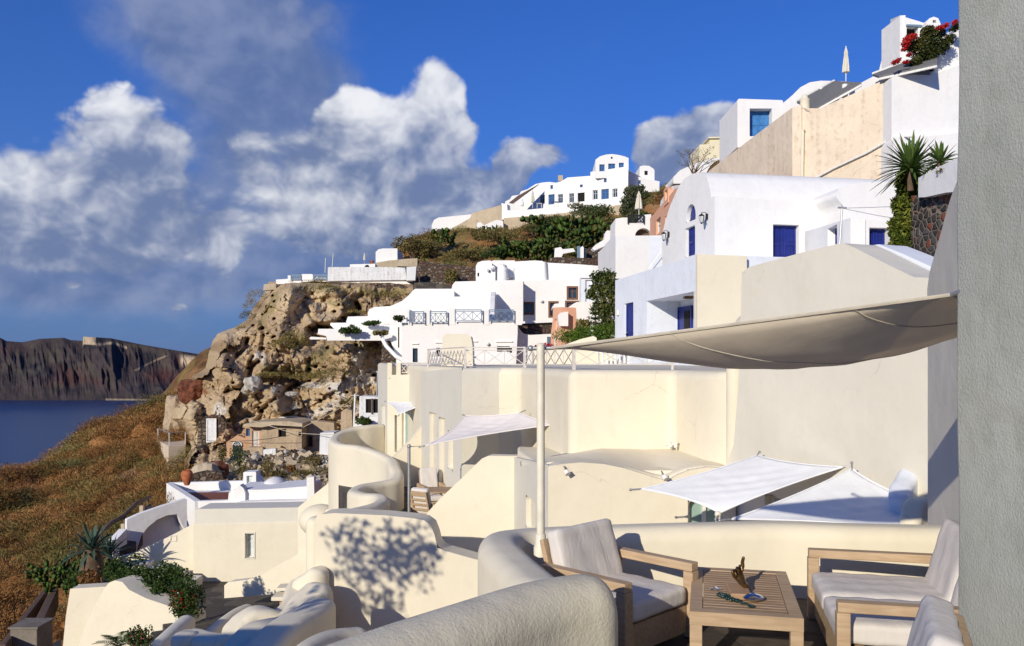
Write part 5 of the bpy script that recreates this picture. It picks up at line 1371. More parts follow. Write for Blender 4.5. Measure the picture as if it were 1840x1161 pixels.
    facade(th, Plane(540, 38.0, 0), [(592,812),(600,812),(606,800),(606,930),(592,930)], 0.5, (), 'white', 0.05, part='side_wall')
    o = thing('urn', 'large terracotta urn on the corner of the white parapet', 'urn', P(336, 872, 53)); c = P(336, 872, 53)
    MB().lathe(c, [(0.14,0),(0.20,0.12),(0.34,0.5),(0.37,0.72),(0.32,0.86),(0.24,0.92),(0.27,0.96),(0.25,0.97),(0.20,0.90)], 24).build('body', M['terracotta'], o, smooth=True)
    # cream slopes between white house and wavy parapet
    solo_facade('garden_wall', 'sloping cream wall between white house and wavy parapet', 'wall', plane2(535, 30.5, 612, 29.0), [(535,912),(560,892),(590,868),(610,852),(622,846),(622,1000),(535,1000)], 0.5, 'cream', 0.12)
    m = MB(); c = P(576, 935, 28.5); m.ball(c, (0.72, 0.7, 0.55), 24, 14); o = m.build('dome', M['cream'], None, smooth=True, origin=c); tag(o, 'small cream dome tucked below the wavy parapet', 'dome')
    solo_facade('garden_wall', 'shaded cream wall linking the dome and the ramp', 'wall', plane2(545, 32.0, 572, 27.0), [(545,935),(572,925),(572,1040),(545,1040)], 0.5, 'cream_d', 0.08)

    # ---------------- plants
    G = 'flowering bushes along the planter'
    bush('dense green bush at the left end of the planter', 222, 1052, 26.4, 0.75, 1.0, 1500, GREEN, 0.10, group=G)
    bush('broad green bush in the middle of the planter', 262, 1066, 25.6, 1.1, 0.95, 2200, GREEN, 0.10, group=G)
    bush('dark rounded bush behind the red flowers', 305, 1092, 25.0, 0.92, 1.1, 2400, GREEN, 0.09, group=G)
    c = P(332, 1110, 23.9)
    bush('hanging bush with red flowers over the planter corner', 332, 1120, 23.9, 0.78, 1.3, 2800, GREEN, 0.085, group=G, flower=((0.62,0.03,0.02), 0.16, (c.x-0.1, c.y-0.35, c.z+0.62), (0.55,0.7,0.28)))
    bush('leafy bush filling the gap before the red flowering corner', 286, 1078, 25.2, 0.8, 1.0, 1800, GREEN, 0.10, group=G)
    bush('low trailing bush beside the tapered planter', 205, 1046, 26.3, 0.38, 0.5, 700, GREEN, 0.10, group=G)
    bush('small pink flowering bush at the bottom edge', 248, 1168, 18.2, 0.36, 0.55, 900, GREEN, 0.07, flower=((0.6,0.12,0.12), 0.08, None, None))
    th = thing('cycad', 'spiky cycad with feathered fronds at the bottom edge', 'plant', P(213, 1165, 18.5)); m = MB(); c = P(213, 1165, 18.5)
    V_, F_ = [], []
    for i in range(16):
        a = i*0.4+0.2; el = 0.5+0.5*((i*7) % 5)/5
        for j in range(14):
            t = j/13; p = c+Vector((math.cos(a)*math.cos(el)*t*0.6, math.sin(a)*math.cos(el)*t*0.6, math.sin(el)*t*0.6-0.25*t*t+0.05))
            s = Vector((-math.sin(a), math.cos(a), 0))
            for sg in (-1, 1):
                q = p+s*sg*0.16*math.sin(math.pi*(0.15+0.8*t))+Vector((math.cos(a), math.sin(a), 0))*0.06; b = len(V_); V_ += [p, p+Vector((0, 0, 0.012))+Vector((math.cos(a), math.sin(a), 0))*0.02, q]; F_.append((b, b+1, b+2))
    np_mesh('fronds', np.array([tuple(v) for v in V_]), np.array(F_), M['leaf'], th, np.array([(0.035,0.07,0.015)]*len(V_)))
    # big agave on a stump
    c = P(165, 1042, 33.5); th = thing('agave', 'large agave with long blue green leaves on a brown stump', 'agave', c)
    m = MB(); m.lathe(c, [(0.42,-0.1),(0.50,0.25),(0.42,0.7),(0.34,1.05),(0.28,1.25)], 16); m.build('stump', M['bark'], th, smooth=True)
    m = MB(); agave_leaves(m, c+Vector((0, 0, 1.15)), 46, 1.45, 0.075, 0.05, 1.35, 0.55, 4)
    np_mesh('leaves', np.array([tuple(v) for v in m.v]), np.array([f for f in m.f]), M['leaf'], th, np.array([((0.07,0.12,0.09) if (i//24) % 2 else (0.10,0.16,0.10)) for i in range(len(m.v))]))
    m = MB(); agave_leaves(m, c+Vector((0.05, -0.1, 0.75)), 20, 0.6, 0.09, -1.2, -0.2, 0.1, 9)
    np_mesh('dead_leaves', np.array([tuple(v) for v in m.v]), np.array(m.f), M['dry'], th, np.array([(0.30,0.17,0.08)]*len(m.v)))
    c = P(195, 1000, 35.5); th = thing('agave', 'second agave behind with darker narrow leaves', 'agave', c)
    m = MB(); agave_leaves(m, c, 34, 1.2, 0.06, 0.2, 1.4, 0.35, 14)
    np_mesh('leaves', np.array([tuple(v) for v in m.v]), np.array(m.f), M['leaf'], th, np.array([(0.05,0.085,0.055)]*len(m.v)))
    MB().lathe(c-Vector((0, 0, 0.5)), [(0.16,0),(0.2,0.3),(0.14,0.55)], 10).build('stump', M['bark'], th, smooth=True)
    prickly_pear('tall dark prickly pear left of the agave stump', 122, 1062, 35.0, 0.27, 300, 3, 'prickly pears', 0.5, 7.5)
    prickly_pear('low prickly pear at the left edge of the agave', 98, 1068, 36.5, 0.25, 110, 5, 'prickly pears', 0.6, 5)
    bush('dry brown bush at the foot of the agave', 165, 1050, 32.2, 0.8, 0.45, 900, RUSSET, 0.13)
    bush('green bush between the agave stump and planter', 150, 1058, 32.6, 0.9, 0.7, 1100, GREEN, 0.12)
    # log fence, path and kerbs on the slope
    th = thing('log_fence', 'rough log fence slanting down the brown slope', 'fence', P(225, 925, 46))
    m = MB(); m.tube([P(270,893,50), P(245,905,48), P(222,927,46), P(200,940,44.5), P(180,957,43)], [0.10,0.13,0.12,0.14,0.10], 8); m.build('rail', M['wood_old'], th, smooth=True)
    for px, py, Y in ((266,896,49.6),(224,926,46),(182,956,43)): MB().tube([P(px,py+14,Y), P(px,py-2,Y)], 0.08, 8).build('post', M['wood_old'], th, smooth=True)
    for lab, px, py, Y, h in (('white weathered post at the end of the log fence', 255, 918, 47, 0.55), ('second weathered post lower on the slope path', 222, 950, 44, 0.5)):
        c = P(px, py+8, Y); o = MB().box(c+Vector((0, 0, h/2)), (0.22, 0.2, h)).build('post', M['retain'], None, bevel=0.02, origin=c); tag(o, lab, 'post', 'path posts')
    mb = MB(); mb.add([P(270,905,49.0), P(285,925,47.5), P(235,985,43.0), P(195,985,42.0), P(232,935,45.5)], [(0,1,2,3,4)]); 
    vs = list(mb.v); mb.add([(v[0], v[1], v[2]-0.6) for v in vs], [(4,3,2,1,0)]); mb.f += [(i, (i+1) % 5, 5+(i+1) % 5, 5+i) for i in range(5)]
    tag(mb.build('slope_path', M['paving']), kind='structure')
    for lab, a, b, w in (('long dark timber kerb at the bottom left', (4,1164,28), (86,1058,36), 0.22), ('shorter stone kerb beside the timber kerb', (70,1120,30), (98,1062,35), 0.30)):
        p, q = P(*a), P(*b); m = MB(); m.bar(p-Vector((0, 0, 0.3)), q-Vector((0, 0, 0.3)), w, 0.8); o = m.build('kerb', M['wood_old'] if 'timber' in lab else M['dark_concrete'], None, bevel=0.03, origin=(p+q)/2); tag(o, lab, 'kerb', 'kerbs on the lower slope')
    c = P(57, 1122, 29.5); th = thing('concrete_trough', 'grey concrete trough in the bottom left corner', 'trough', c)
    MB().box(c-Vector((0, 0, 0.75)), (0.95, 1.0, 1.5)).build('body', M['dark_concrete'], th, bevel=0.03); MB().box(c+Vector((0, 0, 0.03)), (1.05, 1.1, 0.08)).build('rim', M['dark_concrete'], th, bevel=0.02)
    mb = MB(); footprint(mb, [(30,34),(110,37),(125,27),(60,24),(0,26)], -13.5, -12.4); tag(mb.build('lower_path', M['paving']), kind='structure')
lower_left()
# ------------------------------------------------------------------ white village in the middle, cliff top and hill top
def xrail(lab, a, b, yt, yb, n, mat='rail_blue', group='blue grey crossed railings of the white terrace', bar=0.05):
    A, B = XY(*a), XY(*b); z1, z0 = ZZ(yt, a[1]), ZZ(yb, a[1])
    th = thing('railing', lab, 'railing', (A[0], A[1], z0), group); m = MB(); cross_rail(m, A, B, z0+0.06, z1, n, bar, 'X', bar*1.4); m.build('rails', M[mat], th); return th

def village():
    W = 'white_far'
    # big lower white house with railed terrace
    th = thing('white_house', 'long white house with blue crossed railings along its roof terrace', 'building', P(820, 660, 67))
    pl = Plane(722, 67, 0)
    facade(th, pl, [(722,582),(733,580),(812,578),(930,577),(930,600),(925,700),(722,700)], 7.0,
           [('win',741.5,626,750.5,651,'iron'),('dark',784,625,791,640),('dark',893,622,916,632),('dark',928-12,624,928-8,634)], W, 0.12, part='wall', rd=0.2)
    for a, b, t_, bt in ((722,733,580,584),(733-3,736,556,584),(761,773,556,584),(802,818,554,584),(865,879,556,584),(922,938,558,584)):
        facade(th, Plane(a, 66.97, 0), [(a,t_),(b,t_),(b,bt),(a,bt)], 0.9, (), W, 0.06, part='pillar')
    m = MB(); slab(m, pl, *rect_kz(pl, 740, 617, 752, 618.5), -0.12, 0.02); slab(m, pl, *rect_kz(pl, 782, 615, 800, 616.5), -0.12, 0.02); slab(m, pl, *rect_kz(pl, 849, 613, 858, 614.5), -0.12, 0.02); slab(m, pl, *rect_kz(pl, 891, 613, 921, 615), -0.12, 0.02); m.build('window_hood', M[W], th)
    for lab, a, b, n in (('leftmost crossed railing panel between white pillars', 736, 761, 3), ('second crossed railing panel from the left', 773, 802, 3), ('wide crossed railing panel below the white bench wall', 818, 865, 3), ('rightmost crossed railing panel by the curved white fin', 879, 922, 3)):
        xrail(lab, (a, 66.7), (b, 66.7), 557 if a > 800 else 560, 577 if a > 800 else 580, n)
    th2 = thing('terrace_light', 'round white lamp on the long white house wall', 'lamp', P(876, 618, 66.8)); MB().ball(P(876, 618, 66.8), (0.15, 0.1, 0.13)).build('shade', M['frame_w'], th2, smooth=True); MB().box(P(876, 616, 66.95), (0.2, 0.1, 0.06)).build('bracket', M['galv'], th2)
    # terrace back block
    th = thing('white_house', 'white block with recessed bench wall and curved fin above the railed terrace', 'building', P(850, 580, 74))
    pl = Plane(808, 74, 0)
    facade(th, pl, [(808,560),(809,530),(813,512),(818,506),(893,504),(940,503),(940,600),(808,600)], 6, (), W, 0.15)
    facade(th, Plane(806, 71.5, 0), [(808,560),(812,542),(815,533),(888,533),(888,600),(808,600)], 2.0, (), W, 0.10, part='bench_wall')
    facade(th, Plane(806, 70.5, 0), [(806,553),(892,551),(892,600),(806,600)], 0.9, (), W, 0.06, part='bench')
    pl = plane2(890.5, 68.0, 892.5, 73.6)
    m = MB(); prof = [(68.0,578),(68.2,572),(69.2,556),(70.5,541),(72,530),(73.6,524.5),(73.9,578)]
    q = [Vector(((891-CX)/F*73.9, Y, ZZ(py, Y))) for Y, py in prof]
    m.add([v+Vector((-0.45, 0, 0)) for v in q]+[v for v in q], [tuple(range(len(q))), tuple(range(2*len(q)-1, len(q)-1, -1))]+[(i, (i+1) % len(q), len(q)+(i+1) % len(q), len(q)+i) for i in range(len(q))]); m.build('fin', M[W], th, bevel=0.05)
    facade(th, Plane(806, 73.2, 0), [(806,556),(807,525),(812,520),(816,523),(816,556)], 0.5, (), W, 0.06, part='side_fin')
    # upper block with small arches
    th = thing('white_house', 'white block with chimneys and small vents below the dry stone wall', 'building', P(890, 510, 79))
    facade(th, Plane(855, 79, 0), [(855,505),(855,478),(858,472),(866,469),(880,468),(884,470),(884,520),(855,520)], 4, [('dark',858,490,861,497,'pink')], W, 0.15)
    facade(th, Plane(882, 80.5, 0), [(880,505),(880,472),(886,468),(925,468),(925,520),(880,520)], 4, (), W, 0.15)
    facade(th, Plane(875, 78.4, 0), [(876,487),(878,480),(886,477),(890,480),(890,512),(876,512)], 1.5, [('dark',878,485,880.5,489)], W, 0.12, part='small_vault')
    m = MB(); c = P(903, 500, 78.5); m.lathe(c, [(0.5,-0.6),(0.5,0.9),(0.42,1.15),(0.2,1.3)], 14); m.build('chimney', M[W], th, smooth=True)
    facade(th, Plane(908, 79.4, 0), [(907,481),(923,481),(923,499),(907,499)], 0.4, (), W, 0.05, part='recess_wall')
    for px, py in ((877,486),(884,484),(888,482),(906,478),(908,487)):
        m = MB(); m.box(P(px, py, 78.2), (0.18, 0.25, 0.22)); m.build('vent', M['galv'], th)
    # wide upper wall
    th = thing('white_house', 'wide white house wall with two brown framed windows', 'building', P(990, 580, 76))
    facade(th, Plane(922, 79.5, 0), [(922,520),(922,474),(926,470),(960,468),(975,469),(978,474),(982,472),(1040,475),(1090,479),(1100,480),(1100,530),(922,530)], 5, (), W, 0.18, part='upper_wall')
    m = MB(); c = P(977, 508, 79.3); m.tube([c, P(976, 471, 79.3)], [0.35, 0.30], 12); m.build('pier', M[W], th, smooth=True)
    facade(th, Plane(930, 76, 0), [(934,510),(938,505),(1000,502),(1048,500),(1048,620),(934,620)], 5,
           [('win',938,543.5,959,565),('win',1019,515,1038,538),('win',986,542,1003,570),('win',1016,541,1040,560)], W, 0.10, rd=0.22)
    for r in ((938,543.5,959,565),(1019,515,1038,538),(986,542,1003,570),(1016,541,1040,560)):
        pl = Plane(930, 76, 0); m = MB(); k = rect_kz(pl, *r); ringbars(m, pl, k[0]-0.04, k[1]-0.04, k[2]+0.04, k[3]+0.04, 0.17, -0.04, 0.06); m.build('window_surround', M['frame_br'], th)
    m = MB(); m.tube([P(937, 505, 75.9), P(935, 560, 75.9)], [0.16, 0.22], 10); m.build('downpipe', M['white_far'], th, smooth=True)
    t2 = thing('terrace_light', 'round white lamp between the two brown framed windows', 'lamp', P(973, 541, 75.9)); MB().ball(P(973, 541, 75.8), (0.16, 0.1, 0.14)).build('shade', M['frame_w'], t2, smooth=True); MB().box(P(973, 540, 75.93), (0.1, 0.14, 0.1)).build('bracket', M['galv'], t2)
    # bluish building and the small fields
    th = thing('white_house', 'bluish white house with cornice behind the leafy tree', 'building', P(1070, 560, 74))
    facade(th, Plane(1043, 74, 0), [(1044,600),(1044,497),(1060,493),(1092,488),(1110,486),(1110,600)], 4, [('niche',1052,503,1064,545,'white_blue')], 'white_blue', 0.06)
    m = MB(); pl = Plane(1043, 73.95, 0); slab(m, pl, *rect_kz(pl, 1043, 498, 1108, 500), -0.1, 0.05); m.build('cornice', M[W], th)
    # stone wall and low white wall in front
    solo_facade('stone_wall', 'short dry stone wall panel between white house walls', 'wall', Plane(928, 70.0, 0), [(928,579),(995,577),(995,612),(928,612)], 0.6, 'drystone', 0.05)
    solo_facade('low_wall', 'low white wall with a dipping curved top in front of the dry stone panel', 'wall', Plane(922, 68.5, 0),
                [(922,582),(930,582),(934,592),(940,599),(952,602),(991,600),(1000,600),(1000,680),(922,680)], 1.5, W, 0.10)
    solo_facade('stucco_ledge', 'thin white ledge above the dry stone panel', 'ledge', Plane(922, 69.6, 0), [(928,578),(1000,575),(1000,579),(928,582)], 0.9, W, 0.04)
    th = thing('doorway', 'small light blue gate at the right end of the low white wall', 'gate', P(986, 620, 68)); pl = Plane(982, 68.3, 0); fill_opening(th, pl, 'panel', rect_kz(pl, 983, 605, 989, 640), 0.1, 0, M['rail_blue'])
    for lab, px, w in (('flower pot with red blossoms at the right of the far white wall', 983, 0.55), ('smaller flower pot with red blossoms beside it', 967, 0.28)):
        c = P(px, 625, 60); t = thing('flower_pot', lab, 'flower pot', c-Vector((0, 0, 0.2)), 'red flower pots')
        MB().lathe(c-Vector((0, 0, 0.25)), [(w*0.4,0),(w*0.55,0.3),(w*0.6,0.32)], 12).build('pot', M['terracotta'], t, smooth=True)
        foliage('blossom', M['leaf'], t, [(c.x, c.y, c.z+0.1, w, w*0.7, w*0.45)], 300, 0.12, [(0.45,0.01,0.03),(0.6,0.02,0.04)], 0.4)
    # pink gatehouse and block at the right
    th = thing('pink_house', 'narrow salmon pink house with a little arched niche', 'building', P(997, 640, 62))
    pl = plane2(989, 62.5, 1009, 60.5)
    facade(th, pl, [(989,640),(990,600),(993,575),(994,553),(1008,552),(1009,700),(989,700)], 3.0, [('arch',996,573,1001,592,'frame_w'),('win',994,604,1000,640,'frame_w')], 'pink', 0.05)
    facade(th, Plane(994, 62.6, 0), [(993.5,553.5),(996,546),(1009,545),(1009,553.5)], 3.0, (), W, 0.05, part='parapet')
    facade(th, Plane(1003, 60.2, 0), [(1003,566),(1007,562),(1021,560),(1021,586),(1005,586),(1003,575)], 1.0, (), W, 0.10, part='vault')
    solo_facade('white_block', 'plain white garden wall stepping up behind the araucaria', 'wall', Plane(1008, 61, 0), [(1009,700),(1009,560),(1020,553),(1030,546),(1036,543),(1095,540),(1110,540),(1110,700)], 3, W, 0.12)
    solo_facade('roof_edge', 'cream rounded roof edge below the green hedge', 'roof', Plane(1000, 33, 0), [(985,629),(1010,622),(1045,609),(1066,604),(1072,607),(1073,628),(1110,640),(1110,690),(960,690),(960,632)], 3, 'cream', 0.15)
    # white slope and steps left
    th = thing('white_staircase', 'broad white steps and ramp climbing beside the rock cliff', 'stairs', P(740, 560, 76))
    facade(th, Plane(700, 77, 0), [(663,557),(672,552),(702,550),(722,541),(734,531),(741,523),(746,519),(812,519),(812,600),(640,600),(640,584),(663,575)], 3.0, (), 'white_far', 0.25, part='ramp')
    for pts, Y in (([(661,562),(664,555),(690,552),(720,552),(720,580),(661,580)],76.0), ([(622,578),(625,569),(662,568),(700,566),(700,582),(624,582)],75.0), ([(593,584),(594,580),(640,580),(700,583),(700,602),(606,602),(604,594)],74.0),
                   ([(571,600),(572,591),(600,591),(640,596),(700,596),(700,612),(588,612),(586,604)],73.0)):
        facade(th, Plane(pts[0][0], Y, 0), pts, 1.6, (), 'white_far', 0.08, part='step')
    facade(th, Plane(530, 73.5, 0), [(556,607),(559,605),(586,607),(586,610),(557,610)], 0.8, (), 'white_far', 0.05, part='ledge')
    th = thing('white_house', 'cream white house wall with slanting parapet at the left of the village', 'building', P(715, 640, 68))
    facade(th, Plane(700, 69.5, 0), [(700,556),(726,553),(736,556),(736,700),(712,700),(712,640),(700,608)], 4.0, [('dark',715,588,717.5,625,'frame_br')], 'white_far', 0.08)
    m = MB(); m.tube([P(690,607,69.0), P(688,611,69.0), P(694,622,68.6), P(712,641,68.2), P(733,651,67.6)], [0.17]*5, 8); m.bar(P(690,607,69), P(704,603,69.1), 0.3); m.build('slanting_parapet', M['white_far'], th, smooth=True)
    solo_facade('stone_wall', 'triangular dry stone wall below the slanting white parapet', 'wall', Plane(688, 69.8, 0), [(687,608),(692,612),(733,652),(735,700),(684,700),(684,660)], 0.8, 'drystone', 0.05)
    bush('low green shrub growing on the white steps', 628, 601, 72.2, 1.15, 0.75, 900, GREEN, 0.22, group='shrubs on the white steps')
    bush('small shrub trailing over the upper white step', 672, 586, 73.2, 1.0, 0.5, 600, GREEN, 0.2, group='shrubs on the white steps')
    bush('tiny shrub at the edge of the lowest white step', 684, 604, 72.0, 0.8, 0.5, 500, OLIVE, 0.2, group='shrubs on the white steps')
    bush('potted green shrub left of the railed terrace', 716, 579, 66.5, 0.6, 0.55, 500, GREEN, 0.16)
    # trees between village and the near white house
    c = P(1092, 600, 37); th = thing('tree', 'leafy green tree rising between the village and the blue doored house', 'tree', c)
    r = []
    for px, py, rx, rz in ((1085,510,.75,.6),(1070,525,.55,.45),(1095,540,.7,.6),(1080,555,.6,.45),(1098,570,.7,.6),(1072,497,.35,.3),(1090,495,.45,.35),(1062,530,.3,.22),(1104,520,.5,.6),(1092,590,.6,.4)):
        q = P(px, py, 37); r.append((q.x, q.y, q.z, rx*0.88, rx*0.7, rz*0.88))
    foliage('crown', M['leaf'], th, r, 3600, 0.15, [(0.03,0.05,0.012),(0.07,0.10,0.02),(0.13,0.15,0.035),(0.18,0.15,0.05)], 0.35)
    m = MB(); m.tube([c, P(1094,570,37), P(1088,540,37), P(1078,512,37)], [0.12,0.10,0.07,0.03], 8); m.tube([P(1094,570,37), P(1102,530,37)], [0.07,0.03], 6); m.tube([P(1088,540,37), P(1064,528,37)], [0.05,0.02], 6); m.build('trunk', M['bark'], th, smooth=True)
    c = P(1070, 602, 38); th = thing('araucaria', 'small araucaria with level tiers of dark branches', 'tree', c)
    top = P(1070, 543, 38); H = top.z-c.z
    m = MB(); m.tube([c, top], [0.06, 0.015], 8); m.build('trunk', M['bark'], th, smooth=True)
    V_, n = [], 0; cen, siz = [], []
    for t in range(6):
        z = c.z+H*(0.22+0.145*t); R = 0.60*(1-t/6.5)
        for k in range(7):
            a = k*0.9+t*0.5
            for j in range(30): s = j/29; cen.append((c.x+math.cos(a)*R*s, c.y+math.sin(a)*R*s, z+0.10*s*s-0.03+npr.normal()*0.025)); siz.append(0.10*(1.2-s*0.5))
    v, f = leaves(np.array(cen)+npr.normal(size=(len(cen), 3))*0.02, np.array(siz), 0.2, 2.2); k = npr.random(len(cen))[:, None]; np_mesh('branches', v, f, M['leaf'], th, np.repeat(np.array([(0.018,0.04,0.014)])*(0.7+k), 4, 0))
    c = P(1045, 618, 46)
    bush('rounded bright green hedge mound below the araucaria', 1035, 622, 36, 1.05, 0.85, 3000, [(0.05,0.10,0.01),(0.09,0.16,0.015),(0.15,0.22,0.03)], 0.08, lobes=9, name='hedge', cat_='hedge', group='green hedge mounds')
    bush('larger green hedge mound beside the blue doored house', 1085, 622, 35.3, 0.95, 1.05, 3000, [(0.05,0.10,0.01),(0.09,0.16,0.015),(0.15,0.22,0.03)], 0.08, lobes=9, name='hedge', cat_='hedge', group='green hedge mounds')
    bush('spiky grey green shrub left of the araucaria', 1050, 604, 37.5, 0.45, 0.75, 600, OLIVE, 0.2)

    # ---------------- cliff top terrace
    W = 'white_far'
    th = thing('cliff_terrace', 'white parapeted terrace on top of the rock cliff', 'terrace', P(600, 520, 88))
    facade(th, Plane(496, 88, 0), [(496,511),(496,502.5),(517,501),(560,499),(563,497),(590,500),(640,501),(700,499),(725,503),(737,510),(742,519),(745,530),(700,524),(640,508),(600,507),(563,505),(530,509)], 2.0, (), W, 0.12, part='parapet')
    facade(th, Plane(517, 87.9, 0), [(517,505),(517,495),(523,495),(523,505)], 0.8, (), W, 0.05, part='pillar'); facade(th, Plane(540, 87.9, 0), [(540,503),(540,494),(544,492.5),(560,492.5),(563,494),(563,503)], 1.2, (), W, 0.08, part='pillar')
    facade(th, Plane(589, 87.7, 0), [(589,505),(589,481),(592,480),(700,480),(728,481),(730,503)], 1.0, (), 'white_old', 0.08, part='old_wall'); facade(th, Plane(730, 87, 0), [(730,504),(730.5,480),(748,479),(746,504)], 0.8, (), 'white_old', 0.08, part='old_wall')
    facade(th, Plane(628, 89.5, 0), [(628,485),(629,475),(674,474),(674,485)], 1.5, [('arch',655,476,664,483,'dark')], W, 0.05, part='upper_parapet')
    for lab, a, b in (('short blue railing on the cliff terrace, the left one', 523, 540), ('short blue railing on the cliff terrace, the right one', 563, 588)):
        xrail(lab, (a, 87.8), (b, 87.8), 494, 503, 3, 'rail_blue', 'blue railings on the cliff terrace', 0.06)
    solo_facade('stone_wall', 'dark dry stone wall under the cliff terrace', 'wall', plane2(590, 86.8, 742, 86.0), [(588,508),(640,510),(700,508),(725,512),(736,517),(738,525),(728,538),(700,545),(680,534),(640,532),(600,520)], 0.6, 'drystone', 0.10)
    solo_facade('stone_wall', 'small stone wall stub at the left end of the cliff terrace', 'wall', Plane(473, 87.5, 0), [(473,522),(474,511),(496,509),(496,520)], 0.8, 'retain', 0.06)
    th = thing('white_house', 'small white vaulted house above the cliff terrace', 'building', P(690, 475, 95))
    facade(th, Plane(675, 95, 0), [(675,478),(675,453),(680,448),(688,446.5),(714,446.5),(714,478)], 5, (), W, 0.1); facade(th, Plane(675, 94.5, 0), [(674,480),(675,472),(700,468),(722,466),(726,480)], 3, (), 'retain', 0.05, part='base_wall')
    parasol('small closed parasol on the cliff terrace', 655, 474, 89, 1.15, w=0.2)
    for lab, px, pt, dx in (('left thin antenna mast on the cliff terrace', 584, 464, 1), ('right thin antenna mast on the cliff terrace', 596, 456, 3)):
        c = P(px, 490, 88); o = MB().tube([c, P(px+dx, pt, 88)], 0.05, 6).build('antenna', M['galv'], None, origin=c); tag(o, lab, 'antenna', 'antenna masts on the cliff terrace')
    o = thing('flower_pot', 'orange clay pot on the upper parapet of the cliff terrace', 'flower pot', P(668, 474, 89.8)); MB().lathe(P(668, 474, 89.8), [(0.15,0),(0.26,0.3),(0.24,0.32)], 12).build('pot', M['terracotta'], o, smooth=True)
    # stone terrace walls below the hill
    solo_facade('stone_wall', 'long dry stone terrace wall below the brown hill', 'wall', plane2(742, 90, 860, 87), [(742,503),(750,476),(800,480),(862,480),(862,512),(800,516),(742,516)], 0.8, 'drystone', 0.12)
    solo_facade('stone_wall', 'upper dry stone wall strip along the foot of the hill', 'wall', plane2(735, 93, 860, 91), [(735,482),(752,468),(800,474),(840,478),(862,486),(862,500),(735,500)], 0.8, 'drystone', 0.12)
    solo_facade('stone_wall', 'ochre walled plot at the left of the dry stone walls', 'wall', Plane(712, 92.5, 0), [(712,478),(720,466),(750,464),(750,480)], 0.8, 'retain', 0.08)
    solo_facade('slope_ramp', 'grey ramp surface beside the long dry stone wall', 'ramp', Plane(742, 84, 0), [(742,519),(744,508),(770,507),(812,514),(812,522),(742,522)], 2.5, 'paving', 0.08)
    bush('green shrub hanging over the dry stone walls', 812, 515, 86.0, 0.9, 1.9, 1100, OLIVE, 0.25)
    solo_facade('stone_wall', 'brown dry stone wall strip above the wide white house', 'wall', Plane(985, 83, 0), [(985,471),(986,464),(1000,462),(1090,465),(1110,466),(1110,480),(1040,476)], 0.8, 'drystone', 0.08)
    solo_facade('stone_wall', 'dry stone wall behind the little blue gate', 'wall', Plane(1050, 86, 0), [(1050,468),(1052,447),(1095,445),(1110,446),(1110,468)], 0.8, 'drystone', 0.08)
    th = thing('garden_gate', 'small blue gate between white posts below the cactus slope', 'gate', P(1045, 466, 84.5))
    pl = Plane(1036, 84.6, 0); fill_opening(th, pl, 'panel', rect_kz(pl, 1037, 442, 1043, 466), 0.1, 0, M['rail_blue']); fill_opening(th, pl, 'panel', rect_kz(pl, 1049, 446, 1053, 466), 0.1, 0, M['rail_blue'])
    facade(th, Plane(1043, 84.3, 0), [(1043,467),(1043,445),(1047,442),(1049,445),(1049,467)], 0.5, (), W, 0.04, part='post')
    th = thing('low_wall', 'short white wall stub left of the little blue gate', 'wall', P(1005, 466, 85)); facade(th, Plane(996, 85, 0), [(996,464),(997,446),(1008,444),(1011,448),(1030,446),(1034,452),(1012,456),(1008,464)], 0.6, (), W, 0.06)
    # white stepped walls and pots at the left of the near house
    solo_facade('white_steps', 'white stepped wall with a block on top right of the cactus slope', 'wall', Plane(1066, 76, 0), [(1064,446),(1070,440),(1086,430),(1088,417),(1091,414),(1101,415),(1101,437),(1080,445),(1068,450)], 1.2, W, 0.06)

    # ---------------- hill top
    th = thing('hilltop_house', 'large white stepped hilltop house with blue windows and arched gable', 'building', P(1040, 380, 138))
    pl = plane2(935, 143, 1125, 134)
    D = [('win',970,351,979,367,'galv'),('winb',985.5,350,996.5,368),('win',1002.5,349.5,1011.5,365,'galv'),('win',1022.5,348,1031.5,364.5,'galv'),('dark',1038,347,1050.5,363),('win',1065,342,1074,359,'galv'),('winb',1080.5,340.5,1094,358.5),('win',1100.5,339.5,1109.5,355,'galv'),
         ('winb',989,333,993.5,340),('winb',1042,332,1047,337),('winb',1085,321,1090,328)]
    facade(th, pl, [(935,385),(935,352),(952,345),(960,338),(966,332),(975,328),(987,327),(999,328.5),(1008,326),(1020,319),(1061,316),(1061,309),(1070,308),(1121,300),(1129,305),(1128,375),(1128,390),(935,390)], 8, D, 'white_far', 0.12, rd=0.25)
    pl = Plane(1070, 135.6, -2)
    facade(th, pl, [(1070,312),(1070,287),(1078,281),(1088,278),(1099,276.8),(1112,278.5),(1122,281),(1129.5,284),(1129.5,320),(1070,320)], 9, [('winb',1077,295.5,1086.5,308),('winb',1093,294,1105.5,306.5),('winb',1112,292.5,1121,305),('winb',1097.5,282,1101,285.5)], 'white_far', 0.12, part='upper_storey', rd=0.25)
    pl = Plane(1130, 138, 0)
    facade(th, pl, [(1128,345),(1129,325),(1138,320),(1150,318),(1165,322),(1185,326),(1185,345)], 8, [('winb',1146,324,1151.5,330.5)], 'white_far', 0.12, part='lower_vault')
    facade(th, Plane(1150, 141, 0), [(1149,330),(1149.5,299),(1156,297.5),(1166,298),(1174,303),(1176,306),(1176,330)], 7, [('dark',1158,307,1164,314.5)], 'white_far', 0.12, part='side_block')
    m = MB(); pl = plane2(935, 142.6, 1125, 133.6)
    m.bar(P(1007,316,142), P(1007,326,142), 0.8); m.build('chimney', M['retain'], th)
    solo_facade('terrace_wall', 'white terrace parapet in front of the hilltop house', 'wall', plane2(902, 136, 1118, 128), [(900,394),(901,365),(911,367),(912,378),(935,378),(1010,371),(1060,367),(1118,357),(1118,369),(1060,379),(1010,385),(905,395)], 1.2, 'white_far', 0.10)
